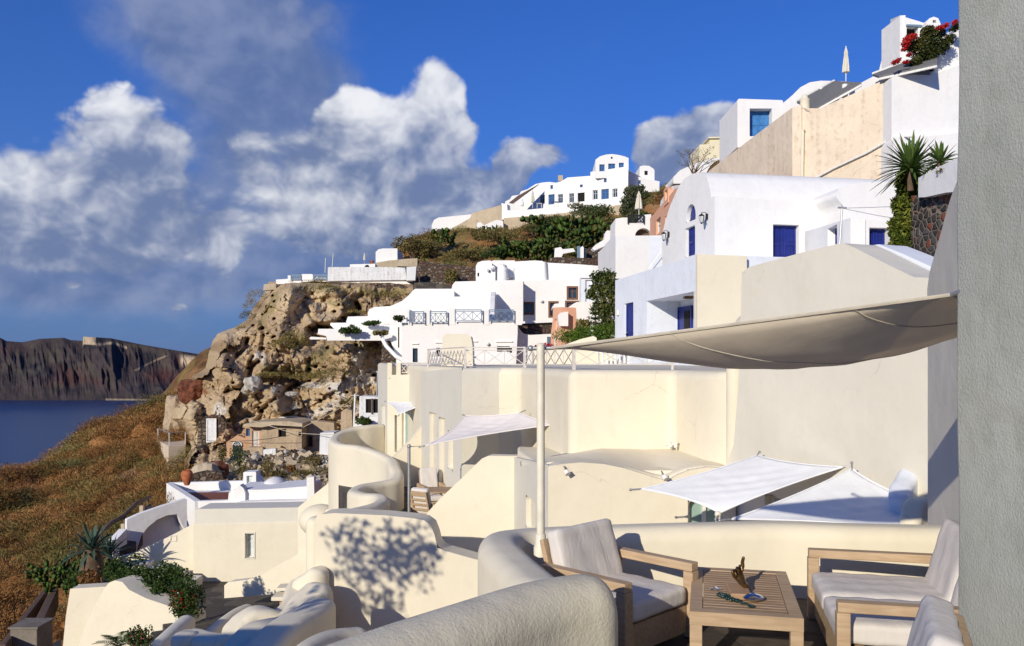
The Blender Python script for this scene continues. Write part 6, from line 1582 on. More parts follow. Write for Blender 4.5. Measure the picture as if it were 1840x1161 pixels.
    solo_facade('retaining_wall', 'ochre plastered retaining wall below the hilltop terrace', 'wall', plane2(905, 135.7, 1118, 127.7), [(905,392),(1010,383),(1060,376),(1120,367),(1120,395),(1000,416),(906,416)], 1.5, 'retain', 0.10)
    solo_facade('retaining_wall', 'brown stony slope wall running down from the hilltop terrace', 'wall', plane2(800, 140, 902, 136), [(800,420),(812,410),(845,392),(848,383),(902,368),(902,412),(870,414),(830,422)], 2.5, 'retain', 0.2)
    th = thing('white_house', 'low white barrel vault at the left end of the hilltop', 'building', P(810, 420, 141))
    facade(th, Plane(775, 141, 0), [(775,425),(776,404),(780,395),(788,391),(848,385),(850,425)], 6, [('arch',784,411,795,423,'rail_blue')], 'white_far', 0.3)
    th = thing('white_house', 'tiny white shed with slanting roof under the stony slope', 'building', P(880, 412, 134)); facade(th, Plane(857, 134, 0), [(857,412),(857,401),(863,399),(870,405),(880,400),(892,395),(904,397),(905,414),(857,414)], 2, [('dark',866,406,870,413),('dark',875,408,883,412)], 'white_far', 0.05)
    m = MB(); vs = [P(915,364,139), P(930,352,139), P(968,331,139), P(945,348,136), P(922,365,135.5)]; vs2 = [v-Vector((0, 0, 0.12)) for v in vs]
    m.add(vs+vs2, [(0,1,3,4),(1,2,3),(9,8,6,5),(8,7,6)]+[(i, (i+1) % 5, 5+(i+1) % 5, 5+i) for i in range(5)]); o = m.build('awning', M['wood_old'], None, origin=vs[0]); tag(o, 'brown reed awning at the left end of the hilltop house', 'awning')
    th = thing('white_house', 'low white roofs stepping down behind the brown reed awning', 'building', P(925, 360, 146)); facade(th, Plane(910, 146, 0), [(905,380),(908,362),(916,358),(920,352),(933,350),(936,344),(948,340),(962,331),(975,328),(975,380)], 4, (), 'white_far', 0.1)
    parasol('beige closed parasol on the hilltop terrace', 957, 374, 134, 2.9, w=0.17)
    parasol('white tent shaped closed parasol left on the hilltop terrace', 938, 377, 134.5, 1.9, w=0.26, mat='sail_w')
    for lab, px, py in (('small white table with chairs near the closed beige parasol', 969, 372), ('dark blue table in front of the hilltop house windows', 1000, 369)):
        c = P(px, py+2, 134.5); t = thing('outdoor_table', lab, 'table', c); MB().box(c+Vector((0, 0, 0.7)), (1.6 if px > 990 else 0.9, 0.8, 0.06)).build('table_top', M['blue' if px > 990 else 'frame_w'], t)
        for s in (-1, 1): MB().box(c+Vector((s*0.35, 0, 0.34)), (0.06, 0.5, 0.68)).build('leg', M['frame_w'], t)
    # vegetation of the hill
    def tree_px(name, lab, pts, Y, n, size, cols, trunk, cat_='tree', grp=None):
        c = P(*trunk[0], Y); th = thing(name, lab, cat_, c, grp); bl = []
        for px, py, rx, ry in pts: q = P(px, py, Y); bl.append((q.x, q.y, q.z, rx/F*Y, rx/F*Y*0.9, ry/F*Y))
        foliage('crown', M['leaf'], th, bl, n, size, cols, 0.35); m = MB(); m.tube([P(a, b, Y) for a, b in trunk], [0.18*Y/120, 0.14*Y/120, 0.06*Y/120][:len(trunk)] + [0.05]*(len(trunk)-3), 7); m.build('trunk', M['bark'], th, smooth=True); return th
    tree_px('tree', 'grey green feathery tree beside the hilltop house', [(1135,345,16,12),(1128,362,14,12),(1145,368,16,10),(1140,385,18,12),(1122,380,10,12),(1150,338,9,7),(1158,350,10,8)], 118, 4200, 0.33, [(0.05,0.07,0.03),(0.10,0.12,0.055),(0.15,0.16,0.08)], [(1138,400),(1138,375),(1136,345)])
    tree_px('bush', 'pale wispy bush in front of the hilltop terrace', [(1035,370,16,6),(1050,374,14,6),(1065,373,12,5),(1045,382,22,7)], 126, 1200, 0.3, [(0.10,0.11,0.05),(0.17,0.17,0.09),(0.22,0.20,0.12)], [(1045,392),(1045,380),(1046,372)], 'bush')
    prickly_pear('broad thicket of prickly pear on the slope below the retaining wall', 1085, 425, 104, 0.92, 330, 11, 'prickly pear thickets on the hill')
    prickly_pear('dark prickly pear thicket directly above the wide white house', 1000, 462, 92, 0.72, 330, 12, 'prickly pear thickets on the hill')
    prickly_pear('prickly pear thicket at the middle of the slope', 1030, 440, 100, 0.8, 260, 13, 'prickly pear thickets on the hill')
    prickly_pear('prickly pear thicket left above the dry stone wall', 955, 466, 91, 0.60, 170, 14, 'prickly pear thickets on the hill')
    prickly_pear('small light prickly pear on the left shoulder of the hill', 798, 440, 124, 0.85, 80, 15, 'prickly pear thickets on the hill')
    prickly_pear('little prickly pear below the tiny white shed', 880, 424, 128, 0.7, 40, 16, 'prickly pear thickets on the hill')
    bush('large olive bush on the slope near the blue gate', 1100, 418, 108, 2.4, 2.2, 1500, OLIVE, 0.32); bush('dark bush at the left shoulder of the hill', 742, 470, 108, 3.0, 3.2, 2000, OLIVE, 0.32); bush('brown bush below the left barrel vault', 780, 438, 128, 2.8, 2.2, 1500, OLIVE, 0.32)
    for lab, px, py, Y, rx, rz, cc in (('wide olive bush under the ochre retaining wall', 960, 424, 124, 3.6, 2.0, OLIVE), ('long brown bush left of the middle of the hill slope', 900, 440, 112, 4.2, 2.0, OLIVE), ('rounded olive bush at the foot of the tiny white shed', 866, 432, 122, 2.6, 1.8, OLIVE), ('dark green bush in the middle of the hill slope', 985, 420, 118, 3.2, 2.4, GREEN),
        ('brown bush above the upper dry stone wall', 850, 470, 98, 3.2, 1.6, OLIVE), ('olive bush right of the cliff terrace above the ochre plot', 765, 458, 110, 2.8, 2.0, OLIVE), ('green bush under the right end of the retaining wall', 1075, 398, 120, 3.0, 2.4, GREEN), ('dark bush low on the slope above the vents', 905, 466, 95, 2.6, 1.4, GREEN)):
        bush(lab, px, py, Y, rx, rz, 1700, cc, 0.27, group='bushes on the hill slope', lobes=12)
    bush('dark shrub beside the white stepped wall', 1108, 440, 80, 1.0, 1.4, 900, OLIVE, 0.2)
village()

def cliff_ruins():
    # ruined rooms in front of the rock face
    th = thing('ruined_house', 'ruined cave house with peeling walls and pale blue window', 'building', P(490, 840, 68))
    pl = Plane(440, 69.2, 0)
    facade(th, pl, [(441,850),(441,766),(470,765),(472,850)], 3.5, [('winb',437+5,770,447+2,784),('panel',453,774,466,804,'rail_cream')], 'peach', 0.05, part='peach_wall', rd=0.15)
    facade(th, Plane(441, 68.4, 0), [(443,850),(443,804),(472,804),(472,850)], 1.2, (), 'ruin', 0.06, part='lower_wall')
    facade(th, Plane(470, 68.9, 0), [(470,850),(470,765),(542,768),(542,806),(530,812),(520,850)], 3.5, [('dark',500,771,514,785),('dark',536,776,541,783)], 'ruin', 0.06, part='front_wall', rd=0.3)
    facade(th, Plane(438, 68.2, 0), [(436,766),(438,762),(470,758),(520,757),(543,761),(543,767),(490,764),(470,768)], 4.5, (), 'retain', 0.05, part='flat_roof')
    facade(th, Plane(472, 67.7, 0), [(472,850),(473,808),(495,806),(497,850)], 0.6, (), 'white_old', 0.06, part='patched_wall')
    solo_facade('ruined_wall', 'streaked ochre cave wall with a small shuttered window', 'wall', Plane(542, 70.8, 0), [(542,830),(543,765),(560,756),(600,760),(604,840),(560,838)], 1.2, 'ruin', 0.1)
    t = thing('cave_window', 'small window with one brown shutter in the ochre cave wall', 'window', P(557, 800, 70.7)); pl = Plane(542, 70.75, 0)
    m = MB(); slab(m, pl, *rect_kz(pl, 555, 784, 562, 802), -0.05, 0.0); m.build('pane', M['dark'], t); m = MB(); slab(m, pl, *rect_kz(pl, 551, 784, 555, 802), -0.09, -0.02); m.build('shutter', M['wood_old'], t); m = MB(); ringbars(m, pl, *rect_kz(pl, 550.5, 783, 562.5, 803), 0.06, -0.08, 0.06); m.build('frame', M['frame_br'], t)
    solo_facade('white_shed', 'small whitewashed shed wall beside the wavy parapet', 'building', Plane(574, 66.0, 0), [(574,816),(575,778),(600,777),(603,820)], 2.0, 'white_old', 0.06)
    t = thing('cave_entrance', 'weathered white door set into the rock', 'door', P(380, 796, 71.2)); pl = Plane(370, 71.3, 3)
    m = MB(); r = rect_kz(pl, 371, 752, 389, 795); slab(m, pl, *r, -0.02, 0.1); m.build('panel', M['white_old'], t); m = MB(); ringbars(m, pl, *r, 0.10, -0.07, 0.06); m.build('frame', M['frame_w'], t)
    m = MB(); prism_kz(m, pl, [(r[0]-0.9, r[1]-1.2), (r[2]+1.0, r[1]-1.2), (r[2]+0.8, r[3]-0.4), (r[2]+0.3, r[3]+0.25), (r[0]-0.1, r[3]+0.2), (r[0]-0.7, r[3]-0.3)], 0.8, 0.11); m.build('surround', M['drystone'], t, bevel=0.1)
    t = thing('cave_entrance', 'small dark arched door with white fanlight at the ruin', 'door', P(427, 835, 69)); pl = Plane(417, 69.2, 0)
    m = MB(); prism_kz(m, pl, [(-0.4, ZZ(845,69.2)), (1.3, ZZ(845,69.2)), (1.4, ZZ(790,69.2)), (0.4, ZZ(782,69.2)), (-0.5, ZZ(795,69.2))], 0.8, 0.05); m.build('surround', M['peach'], t, bevel=0.1)
    m = MB(); prism_kz(m, pl, arch_loop(*rect_kz(pl, 418, 793, 435, 836)), 0.06, -0.02); m.build('panel', M['blue_lt'] if False else M['iron'], t)
    m = MB(); q = rect_kz(pl, 418, 793, 435, 836); cx0 = (q[0]+q[2])/2; rr = (q[2]-q[0])/2; zc = q[3]-rr
    for i in range(1, 6): a = math.pi*i/6; m.bar(pl.w(cx0+0.1*math.cos(a), zc+0.1*math.sin(a), -0.06), pl.w(cx0+rr*math.cos(a)*0.95, zc+rr*math.sin(a)*0.95, -0.06), 0.035)
    m.tube([pl.w(cx0+rr*math.cos(math.pi*i/12), zc+rr*math.sin(math.pi*i/12), -0.05) for i in range(13)], 0.05, 6); m.build('fanlight', M['frame_w'], t)
    # white ruin at the right with dark openings
    t = thing('ruined_house', 'small roofless white ruin with dark openings near the hotel', 'building', P(665, 745, 60)); pl = Plane(645, 60, 0)
    facade(t, pl, [(645,745),(646,712),(678,713),(682,716),(682,770),(645,770)], 2.0, [('dark',657,717,668,742),('dark',671,717,680,742)], 'white_old', 0.05)
    m = MB(); m.bar(pl.px(668.5, 716, -0.05), pl.px(668.5, 744, -0.05), 0.1); m.build('post', M['wood_old'], t)
    solo_facade('low_wall', 'low white wall with green plants at the foot of the white ruin', 'wall', Plane(636, 56, 0), [(636,775),(637,757),(660,750),(682,747),(684,790),(636,790)], 0.5, 'white_far', 0.06)
    bush('green climbing plant in front of the white ruin', 655, 768, 55, 0.75, 0.65, 900, GREEN, 0.16)
    # platform with pipe rail
    t = thing('platform', 'cream plastered platform with pipe railing on the scrubby slope', 'platform', P(305, 835, 74)); 
    mb = MB(); footprint(mb, [(281,77),(302,71.5),(334,72.5),(334,79),(290,79)], -11, ZZ(800,72)); 
    mb.build('base', M['peach'] if False else plaster('platform_plaster', (0.62,0.50,0.37), 0.1, 0.3), t, bevel=0.06)
    m = MB(); zt_, zb = ZZ(774, 74), ZZ(800, 72)
    pts = [XY(284, 76.5), XY(304, 71.9), XY(333, 73.0)]
    for (x, y) in pts: m.bar((x, y, zb), (x, y, zt_), 0.06)
    for a, b in zip(pts[:-1], pts[1:]): m.bar((*a, zt_), (*b, zt_), 0.06)
    x, y = XY(290, 76.5); m.build('railing', M['galv'], t)
    # poles and wires
    t = thing('utility_pole', 'thin utility pole with wires left of the white ruin', 'pole', P(636, 768, 62)); a = P(636, 768, 62); b = P(638, 708, 62)
    MB().tube([a, b], 0.07, 8).build('shaft', M['frame_w'], t); MB().bar(b+Vector((-0.3, 0, -0.1)), b+Vector((0.3, 0, -0.1)), 0.06).build('crossarm', M['galv'], t)
    t = thing('utility_pole', 'second thin pole standing before the right edge of the rock cliff', 'pole', P(677, 706, 64)); MB().tube([P(677, 712, 64), P(679, 668, 64)], 0.06, 8).build('shaft', M['galv'], t); MB().box(P(679, 668, 64), (0.25, 0.1, 0.1)).build('bracket', M['galv'], t)
    for lab, pts in (('overhead wire rising from the ruin to the thin pole', [(544,768,68),(590,745,66),(620,727,64),(638,712,62)]), ('overhead wire sagging across the front of the ruined house', [(450,755,69),(490,767,68),(520,776,67),(560,780,66),(600,781,64)]), ('low wire strung in front of the cave doors', [(372,792,71),(420,793,69),(470,790,68),(520,782,67)])):
        p3 = [P(*p) for p in pts]; o = MB().tube(cat(p3, 4), 0.022, 5).build('wire', M['iron'] if 'low' in lab else M['rope'], None, origin=p3[0]); tag(o, lab, 'wire', 'overhead wires at the ruins')
    for i, (lab, pts, Y, mt) in enumerate((('low broken stone wall right of the ruined house', [(500,852),(502,836),(515,832),(530,834),(548,828),(560,832),(562,852)], 66.0, 'drystone'), ('pale broken wall fragment under the streaked cave wall', [(566,848),(568,826),(578,822),(590,826),(602,822),(604,850)], 65.0, 'white_old'),
        ('tan wall fragment with a pointed top left of the ruins', [(388,838),(390,808),(398,800),(408,812),(414,838)], 69.5, 'ruin'), ('grey stone wall stump beside the weathered white door', [(352,842),(350,812),(358,800),(366,808),(370,842)], 70.5, 'drystone'), ('small brown retaining wall in the rubble', [(440,868),(442,850),(470,846),(496,850),(498,870)], 62.5, 'ruin'),
        ('stone terrace edge above the terracotta urn', [(342,868),(344,852),(370,846),(398,850),(410,866)], 60.5, 'drystone'), ('flat plastered ledge high above the ruined house', [(498,760),(500,750),(520,748),(536,752),(536,760)], 73.0, 'white_old'), ('square cave doorway block left of the white ruin', [(612,768),(613,740),(622,734),(632,738),(634,768)], 64.0, 'ruin'))):
        solo_facade('ruined_wall', lab, 'wall', Plane(pts[0][0], Y, (i*7) % 20-8), [(a, b+(12 if b == max(q[1] for q in pts) or b >= pts[0][1]-2 else 0)) for a, b in pts], 1.0, mt, 0.12)
    # rubble, boulders
    r = random.Random(8)
    m_w, m_t, m_d = MB(), MB(), MB()
    for i in range(900):
        px = r.uniform(330, 660); Y = r.uniform(57, 68.5); c = Vector((*XY(px, Y), 0)); c.z = float(zt(np.array([c.x]), np.array([Y]))[0])+0.05; s = 0.14+0.75*r.random()**4
        mm = r.choice([m_w, m_t, m_t, m_t, m_t, m_d, m_d]); R = Matrix.Rotation(r.random()*6, 3, Vector((r.random(), r.random(), r.random())).normalized()); mm.box(c, (s, s*r.uniform(.6, 1), s*r.uniform(.4, .8)), R)
    for nm, mm, mt in (('pale grey', m_w, 'greyrock'), ('tan', m_t, 'retain'), ('dark', m_d, 'drystone')):
        o = mm.build('rubble', M[mt], None, bevel=0.03); tag(o, '%s stone rubble scattered below the ruined cave houses' % nm, 'rubble', kind='stuff')
    for lab, px, py, Y, s, mt in (('reddish boulder sticking out at the left edge of the cliff', 346, 704, 79.0, 1.15, 'lavarock'), ('pale boulder in the left gully of the cliff', 452, 692, 74.5, 0.8, 'greyrock'), ('flat pale stone high on the rubble slope', 524, 708, 74.5, 0.42, 'greyrock'), ('small white stone on the upper sandy slope', 611, 657, 77, 0.35, 'white_old'), ('tan boulder between the rubble and the platform', 372, 862, 62, 1.1, 'retain'), ('dark red stones heap under the tan ledge', 392, 845, 63, 0.7, 'lavarock'), ('pillar of brown rock left of the cliff foot', 318, 748, 80, 1.3, 'ruin')):
        bm = bmesh.new(); bmesh.ops.create_icosphere(bm, subdivisions=3, radius=1); c = P(px, py, Y)
        for v in bm.verts:
            p = v.co.copy(); n = float(fbm(np.array([p.x*1.3+px]), np.array([p.y*1.3]), np.array([p.z*1.3]), 3)[0]); n2 = abs(p.x)+abs(p.y)+abs(p.z); v.co = p*(0.55+0.85*n)*s*(1.15 if n2 > 1.5 else 1)
            if 'flat' in lab: v.co.z *= 0.5; v.co.x *= 1.3
            if 'pillar' in lab: v.co.z *= 1.6; v.co.x *= 0.8
        me = bpy.data.meshes.new('boulder'); bm.to_mesh(me); bm.free(); me.materials.append(M[mt]); o = bpy.data.objects.new('boulder', me); col.objects.link(o); o.location = c; tag(o, lab, 'boulder', 'boulders of the cliff')
    for lab, px, py, Y, rx, rz, cols in (('wispy green shrub in front of the arched door', 430, 842, 65, 0.9, 1.9, GREEN), ('wispy olive shrub before the middle of the ruins', 480, 858, 62, 0.9, 1.5, OLIVE), ('low brown shrub on the rubble', 522, 850, 63, 0.6, 0.6, RUSSET), ('dark green shrub at the right of the rubble', 565, 838, 64, 1.4, 0.8, OLIVE), ('wispy shrub left of the arched door', 400, 830, 66, 0.5, 1.4, OLIVE), ('green shrub below the ruin platform', 445, 858, 61.5, 1.4, 0.9, OLIVE)):
        bush(lab, px, py, Y, rx, rz, 520, cols, 0.15, group='shrubs among the ruins')
cliff_ruins()
# ------------------------------------------------------------------ right: blue doored white house, concrete wall, upper houses, plants
def lantern(lab, q, out, s=1.0):
    """wall lantern hanging from a bracket; q on the wall, out = direction away from it"""
    th = thing('wall_lantern', lab, 'lantern', q, 'black wall lanterns'); out = Vector(out).normalized()
    h = q+out*0.32*s; m = MB(); m.box(q+out*0.02, (0.1*s, 0.1*s, 0.28*s)); m.tube([q+Vector((0, 0, 0.1*s)), q+out*0.12*s+Vector((0, 0, 0.2*s)), h+Vector((0, 0, 0.18*s)), h+Vector((0, 0, 0.05*s))], 0.018*s, 6)
    m.tube([q-Vector((0, 0, 0.1*s)), q+out*0.1*s-Vector((0, 0, 0.25*s)), q+out*0.04*s-Vector((0, 0, 0.42*s))], 0.016*s, 6); m.build('bracket', M['iron'], th, smooth=True)
    m = MB(); m.lathe(h, [(0.16*s,0.0),(0.10*s,0.07*s),(0.03*s,0.12*s)], 6); m.lathe(h, [(0.03*s,-0.40*s),(0.075*s,-0.34*s),(0.075*s,-0.33*s)], 6)
    for k in range(6):
        a = k*math.pi/3; m.bar(h+Vector((0.14*s*math.cos(a), 0.14*s*math.sin(a), 0)), h+Vector((0.075*s*math.cos(a), 0.075*s*math.sin(a), -0.34*s)), 0.015*s)
    m.build('cage', M['iron'], th); MB().lathe(h, [(0.07*s,-0.33*s),(0.125*s,-0.01*s)], 6).build('glass', M['curtain'], th); return th

def right_side():
    # ---- vaulted house
    th = thing('white_house', 'large white barrel vaulted house with blue shutters and arched gable window', 'building', P(1284, 520, 30))
    pl = Plane(1284, 30, -80)
    facade(th, pl, [(1189,640),(1190,420),(1196,395),(1204,370),(1219,336),(1230,321),(1242,313),(1256,309.5),(1266,312),(1271,322),(1276,342),(1278,356),(1278,640)], 26, [('arch',1233,371,1250,401,'blue'),('shutter',1232,411,1249,463)], 'white', 0.10, rd=0.2, seg=4, fill=False)
    k = rect_kz(pl, 1233, 371, 1250, 401); g = MB(); prism_kz(g, pl, arch_loop(*k), 0.05, 0.17); ringbars(g, pl, k[0], k[1], k[2], k[1]+0.12, 0.05, 0.14, 0.03); g.build('window', M['blue'], th)
    fill_opening(th, pl, 'shutter', rect_kz(pl, 1232, 411, 1249, 463), 0.18)
    # front wall with big shutters: projection in front of the vault side
    pf = Plane(1284, 29.97, 10)
    facade(th, pf, [(1284,352),(1284.5,640),(1540,640),(1536,366),(1520,360),(1400,361)], 0.3, [('shutter',1389,403,1436,470)], 'white', 0.02, part='front_wall', rd=0.28)
    th_a = thing('white_house', 'lower white wing with blue door and clothesline beside the vaulted house', 'building', P(1530, 480, 28))
    pa = plane2(1446, 30.3, 1528, 25.6)
    facade(th_a, pa, [(1446,420),(1446,416),(1528,392),(1528,560),(1446,560)], 0.45, [('shutter',1487,411,1504,445)], 'white', 0.03, rd=0.3, part='side_wall')
    pb = Plane(1528, 25.6, 6)
    facade(th_a, pb, [(1528.3,392.5),(1612,400),(1660,402),(1660,560),(1528.3,560)], 0.45, [('shutter',1562,409,1598,480)], 'white', 0.03, rd=0.3, part='front_wall')
    mb = MB(); footprint(mb, [(1456,31.0),(1536,26.6),(1655,27.2),(1655,31)], -1, 4.25); mb.build('roof', M['white'], th_a)
    th_b = thing('white_house', 'tall plain white block joining the vault to the climbing plant', 'building', P(1560, 400, 30))
    facade(th_b, Plane(1512, 29.2, 8), [(1516,560),(1514,370),(1500,350),(1508,338),(1530,331),(1560,328),(1600,326),(1680,322),(1720,320),(1720,560)], 5, (), 'white', 0.15, seg=4)
    # ---- lower box with porch
    th = thing('white_house', 'lower white house with blue doors, deep porch and cream painted end', 'building', P(1252, 640, 25))
    pl = plane2(1105, 33.1, 1252, 25.0)
    facade(th, pl, [(1105,690),(1105.5,504),(1252,458),(1252,690)], 8.5, [('door',1122,546,1138,630),('niche',1162,541,1249,650)], 'white_blue', 0.03, rd=1.25, fill=False)
    fill_opening(th, pl, 'door', rect_kz(pl, 1122, 546, 1138, 650), 0.12)
    k = rect_kz(pl, 1162, 541, 1249, 650); m = MB(); slab(m, pl, k[0]-0.05, k[1], k[2]+0.05, k[3]+0.05, 1.23, 1.4); m.build('porch_back', M['white_blue'], th)
    def off_k(px, d): u = (px-CX)/F; return (u*(pl.Y0+d*pl.c)-pl.X0+d*pl.s)/(pl.c-u*pl.s)
    kd = (off_k(1221, 1.2), k[1], off_k(1243, 1.2), k[3]-0.30)
    m = MB(); ringbars(m, pl, kd[0]-0.08, kd[1], kd[2]+0.08, kd[3]+0.08, 0.08, 1.14, 0.08); slab(m, pl, kd[0], kd[1], kd[2], kd[3], 1.17, 1.21); m.build('porch_door', M['blue'], th)
    m = MB(); slab(m, pl, (kd[0]+kd[2])/2, kd[1], kd[2]-0.08, kd[3]-0.08, 1.145, 1.165); m.build('door_pane', M['dark'], th)
    m = MB(); kk, zz = pl.sz(1209, 538); m.box(pl.w(kk-0.15, k[3]-0.04, 0.6), (0.30, 0.30, 0.07)); m.build('ceiling_lamp', M['bronze'], th)
    m = MB(); kk, zz = pl.sz(1112, 562); m.box(pl.w(kk, zz, -0.05), (0.1, 0.15, 0.18)); m.build('meter_box', M['frame_w'], th)
    solo_facade('cream_wall', 'cream painted end wall of the lower white house', 'wall', Plane(1252, 24.93, 5), [(1252.8,457),(1342,460),(1342,700),(1252.8,700)], 0.35, 'cream', 0.03)
    wall_thing('garden_wall', 'soft cream flowing wall end left of the tall shade toned cream wall', 'wall', [(1345,560,15.0),(1334,575,14.4),(1328,610,13.8),(1322,650,13.4)], 0.3, -4, 'cream', r=0.13)
    # plain white blocks left of the vaulted house
    th = thing('white_block', 'plain white terrace block with cable left of the vaulted house', 'building', P(1145, 480, 38))
    facade(th, Plane(1106, 39.5, 2), [(1106,560),(1106,424),(1189,423),(1196,423),(1196,560)], 6, (), 'white', 0.05)
    m = MB(); m.tube([P(1165,484,39.3), P(1188,452,39.2)], 0.015, 5); m.build('cable', M['galv'], th)
    solo_facade('white_block', 'narrow bluish white side wall left of the plain white block', 'wall', plane2(1086, 46, 1106, 39.6), [(1086,600),(1087,440),(1095,432),(1106,425),(1106,600)], 3, 'white_blue', 0.05)
    # terrace with parasol and arch
    th = thing('white_terrace', 'white terrace with brown arch under the tall closed parasol', 'terrace', P(1140, 423, 58))
    facade(th, Plane(1105, 58, 0), [(1105,440),(1106,393),(1118,391),(1128,391),(1128,400),(1157,400),(1157,386),(1170,385),(1170,440)], 3.0, [('arch',1141,410,1171,446,'wood_old')], 'white', 0.08, rd=0.6)
    xrail('green grey wrought railing below the tall closed parasol', (1128.5,57.9), (1157,57.9), 387, 400, 5, 'iron', 'railings on the arch terrace', 0.05)
    parasol('tall cream closed parasol on the white arch terrace', 1148, 391, 59.5, 1.85, w=0.24, mat='parasol')
    # pink house behind the vault
    th = thing('pink_house', 'salmon pink house with white gable and bell niche behind the vaulted house', 'building', P(1195, 430, 52))
    pl = plane2(1168, 56, 1222, 45)
    facade(th, pl, [(1168,460),(1168,392),(1184,374),(1200,356),(1212,340),(1222,335),(1222,460)], 4, [('win',1179,397,1187,423,'frame_w'),('win',1195,390,1200,412,'frame_w')], 'pink', 0.05)
    facade(th, pl, [(1178,382),(1180,362),(1190,345),(1199,335),(1206,333),(1222,332),(1222,336),(1212,341),(1200,357),(1186,373)], 4, [('dark',1182,368,1186,374)], 'white', 0.05, part='gable', y0=0.25)
    facade(th, pl, [(1194,372),(1194,343),(1197,337),(1200,336),(1202,342),(1202,364)], 0.3, [('niche',1196,344,1200,362,'white')], 'pink', 0.04, part='bell_niche', y0=-0.05)
    for lab, px, py, out in (('black wall lantern right of the arched gable window', 1272, 389, None), ('black wall lantern at the far left edge of the gable', 1203, 421, None)):
        k, z = Plane(1284, 30, -80).sz(px, py); q = Plane(1284, 30, -80).w(k, z, -0.03); lantern(lab, q, (-0.9, -0.3, 0), 0.72)
    # ---- concrete retaining wall
    th = thing('retaining_wall', 'huge weathered beige concrete retaining wall above the vaulted house', 'wall', P(1430, 330, 45))
    pl = plane2(1262, 62, 1424, 46)
    facade(th, pl, [(1264,330),(1274,307),(1330,264),(1380,226),(1424,193),(1424,420),(1264,420)], 2.0, (), 'concrete', 0.06, part='left_wall')
    pl = plane2(1424, 46, 1603, 42)
    facade(th, pl, [(1424.3,193),(1440,192),(1449,201),(1456,202),(1530,170),(1604,137),(1604,420),(1424.3,420)], 2.0, (), 'concrete', 0.06, part='right_wall')
    m = MB(); slab(m, pl, *rect_kz(pl, 1425, 194, 1442, 420), -0.12, 0.0); m.build('pilaster', M['concrete'], th, bevel=0.03)
    o = MB().tube([pl.px(1448,234,-0.12), pl.px(1445,236,-0.15), pl.px(1444,300,-0.15), pl.px(1443,360,-0.15)], 0.09, 8).build('downpipe', M['cream'], None, smooth=True, origin=pl.px(1444, 360, -0.15)); tag(o, 'vertical cream downpipe on the concrete wall', 'pipe')
    o = MB().tube([pl.px(1456,327,-0.13), pl.px(1500,303,-0.13), pl.px(1560,275,-0.13), pl.px(1600,252,-0.13), pl.px(1614,245,-0.13), pl.px(1650,249,-0.5)], 0.055, 8).build('drainpipe', M['frame_w'], None, smooth=True, origin=pl.px(1456, 327, -0.13)); tag(o, 'slanting pale drainpipe crossing the concrete wall', 'pipe')
    # white walls at the upper right
    th = thing('white_house', 'tall white corner house wall beside the concrete wall', 'building', P(1660, 330, 40))
    pl = Plane(1602, 41.5, 4)
    facade(th, pl, [(1602,142),(1606,136),(1612,133.5),(1670,135),(1682,132),(1700,125),(1760,105),(1760,260),(1602,260)], 3, (), 'white', 0.15, part='upper_wall', seg=4)
    facade(th, pl, [(1600,262),(1601,250),(1615,247),(1660,247),(1760,236),(1760,420),(1600,420)], 3, (), 'white', 0.15, part='lower_wall', y0=-0.25, seg=4)
    facade(th, pl, [(1682,135),(1683,94),(1700,85),(1716,62),(1760,20),(1760,140),(1684,140)], 3, (), 'white', 0.10, part='side_wall', y0=0.5)
    # upper houses on the skyline
    th = thing('white_house', 'square white house block with a light blue door on the skyline', 'building', P(1365, 260, 60))
    facade(th, Plane(1325, 58, 0), [(1325,265),(1325,180),(1328,177.5),(1405,180),(1407,182),(1407,265)], 5, [('panel',1347,195,1387,245,'blue_lt')], 'white', 0.08, rd=0.7)
    th = thing('white_house', 'white vaulted roofs climbing along the skyline to the right', 'building', P(1500, 190, 52))
    facade(th, plane2(1405, 56, 1660, 47), [(1405,230),(1406,186),(1417,177),(1425,170),(1438,157),(1455,148),(1475,145),(1515,146),(1545,150),(1568,138),(1580,125),(1585,104),(1592,95),(1600,90),(1660,90),(1660,230)], 4, (), 'white', 0.15, seg=3)
    facade(th, plane2(1455, 50, 1604, 44.5), [(1457,205),(1480,195),(1520,175),(1560,155),(1604,132),(1604,170),(1457,230)], 1.0, (), 'white', 0.06, part='parapet')
    th = thing('tower_house', 'tall white tower block with dark doorway behind the bougainvillea', 'building', P(1640, 120, 47))
    pt = plane2(1600, 48.5, 1617, 46.5); facade(th, pt, [(1600,160),(1600,35),(1616.7,28),(1616.7,160)], 0.3, (), 'white', 0.04, part='side_wall')
    facade(th, Plane(1617, 46.5, 4), [(1617,160),(1617,28),(1650,38),(1668,44),(1668,160)], 2.0, [('dark',1629,47,1650,90)], 'white', 0.04, rd=0.4)
    m = MB(); slab(m, Plane(1617, 46.5, 4), *rect_kz(Plane(1617, 46.5, 4), 1628, 45, 1656, 48.5), -0.1, 0.0); m.build('lintel', M['rail_blue'], th)
    facade(th, Plane(1663, 46, 0), [(1663,75),(1665,40),(1670,33),(1678,30),(1686,33),(1690,42),(1691,75)], 1.0, [('dark',1676,36,1682,41)], 'white', 0.10, part='chimney')
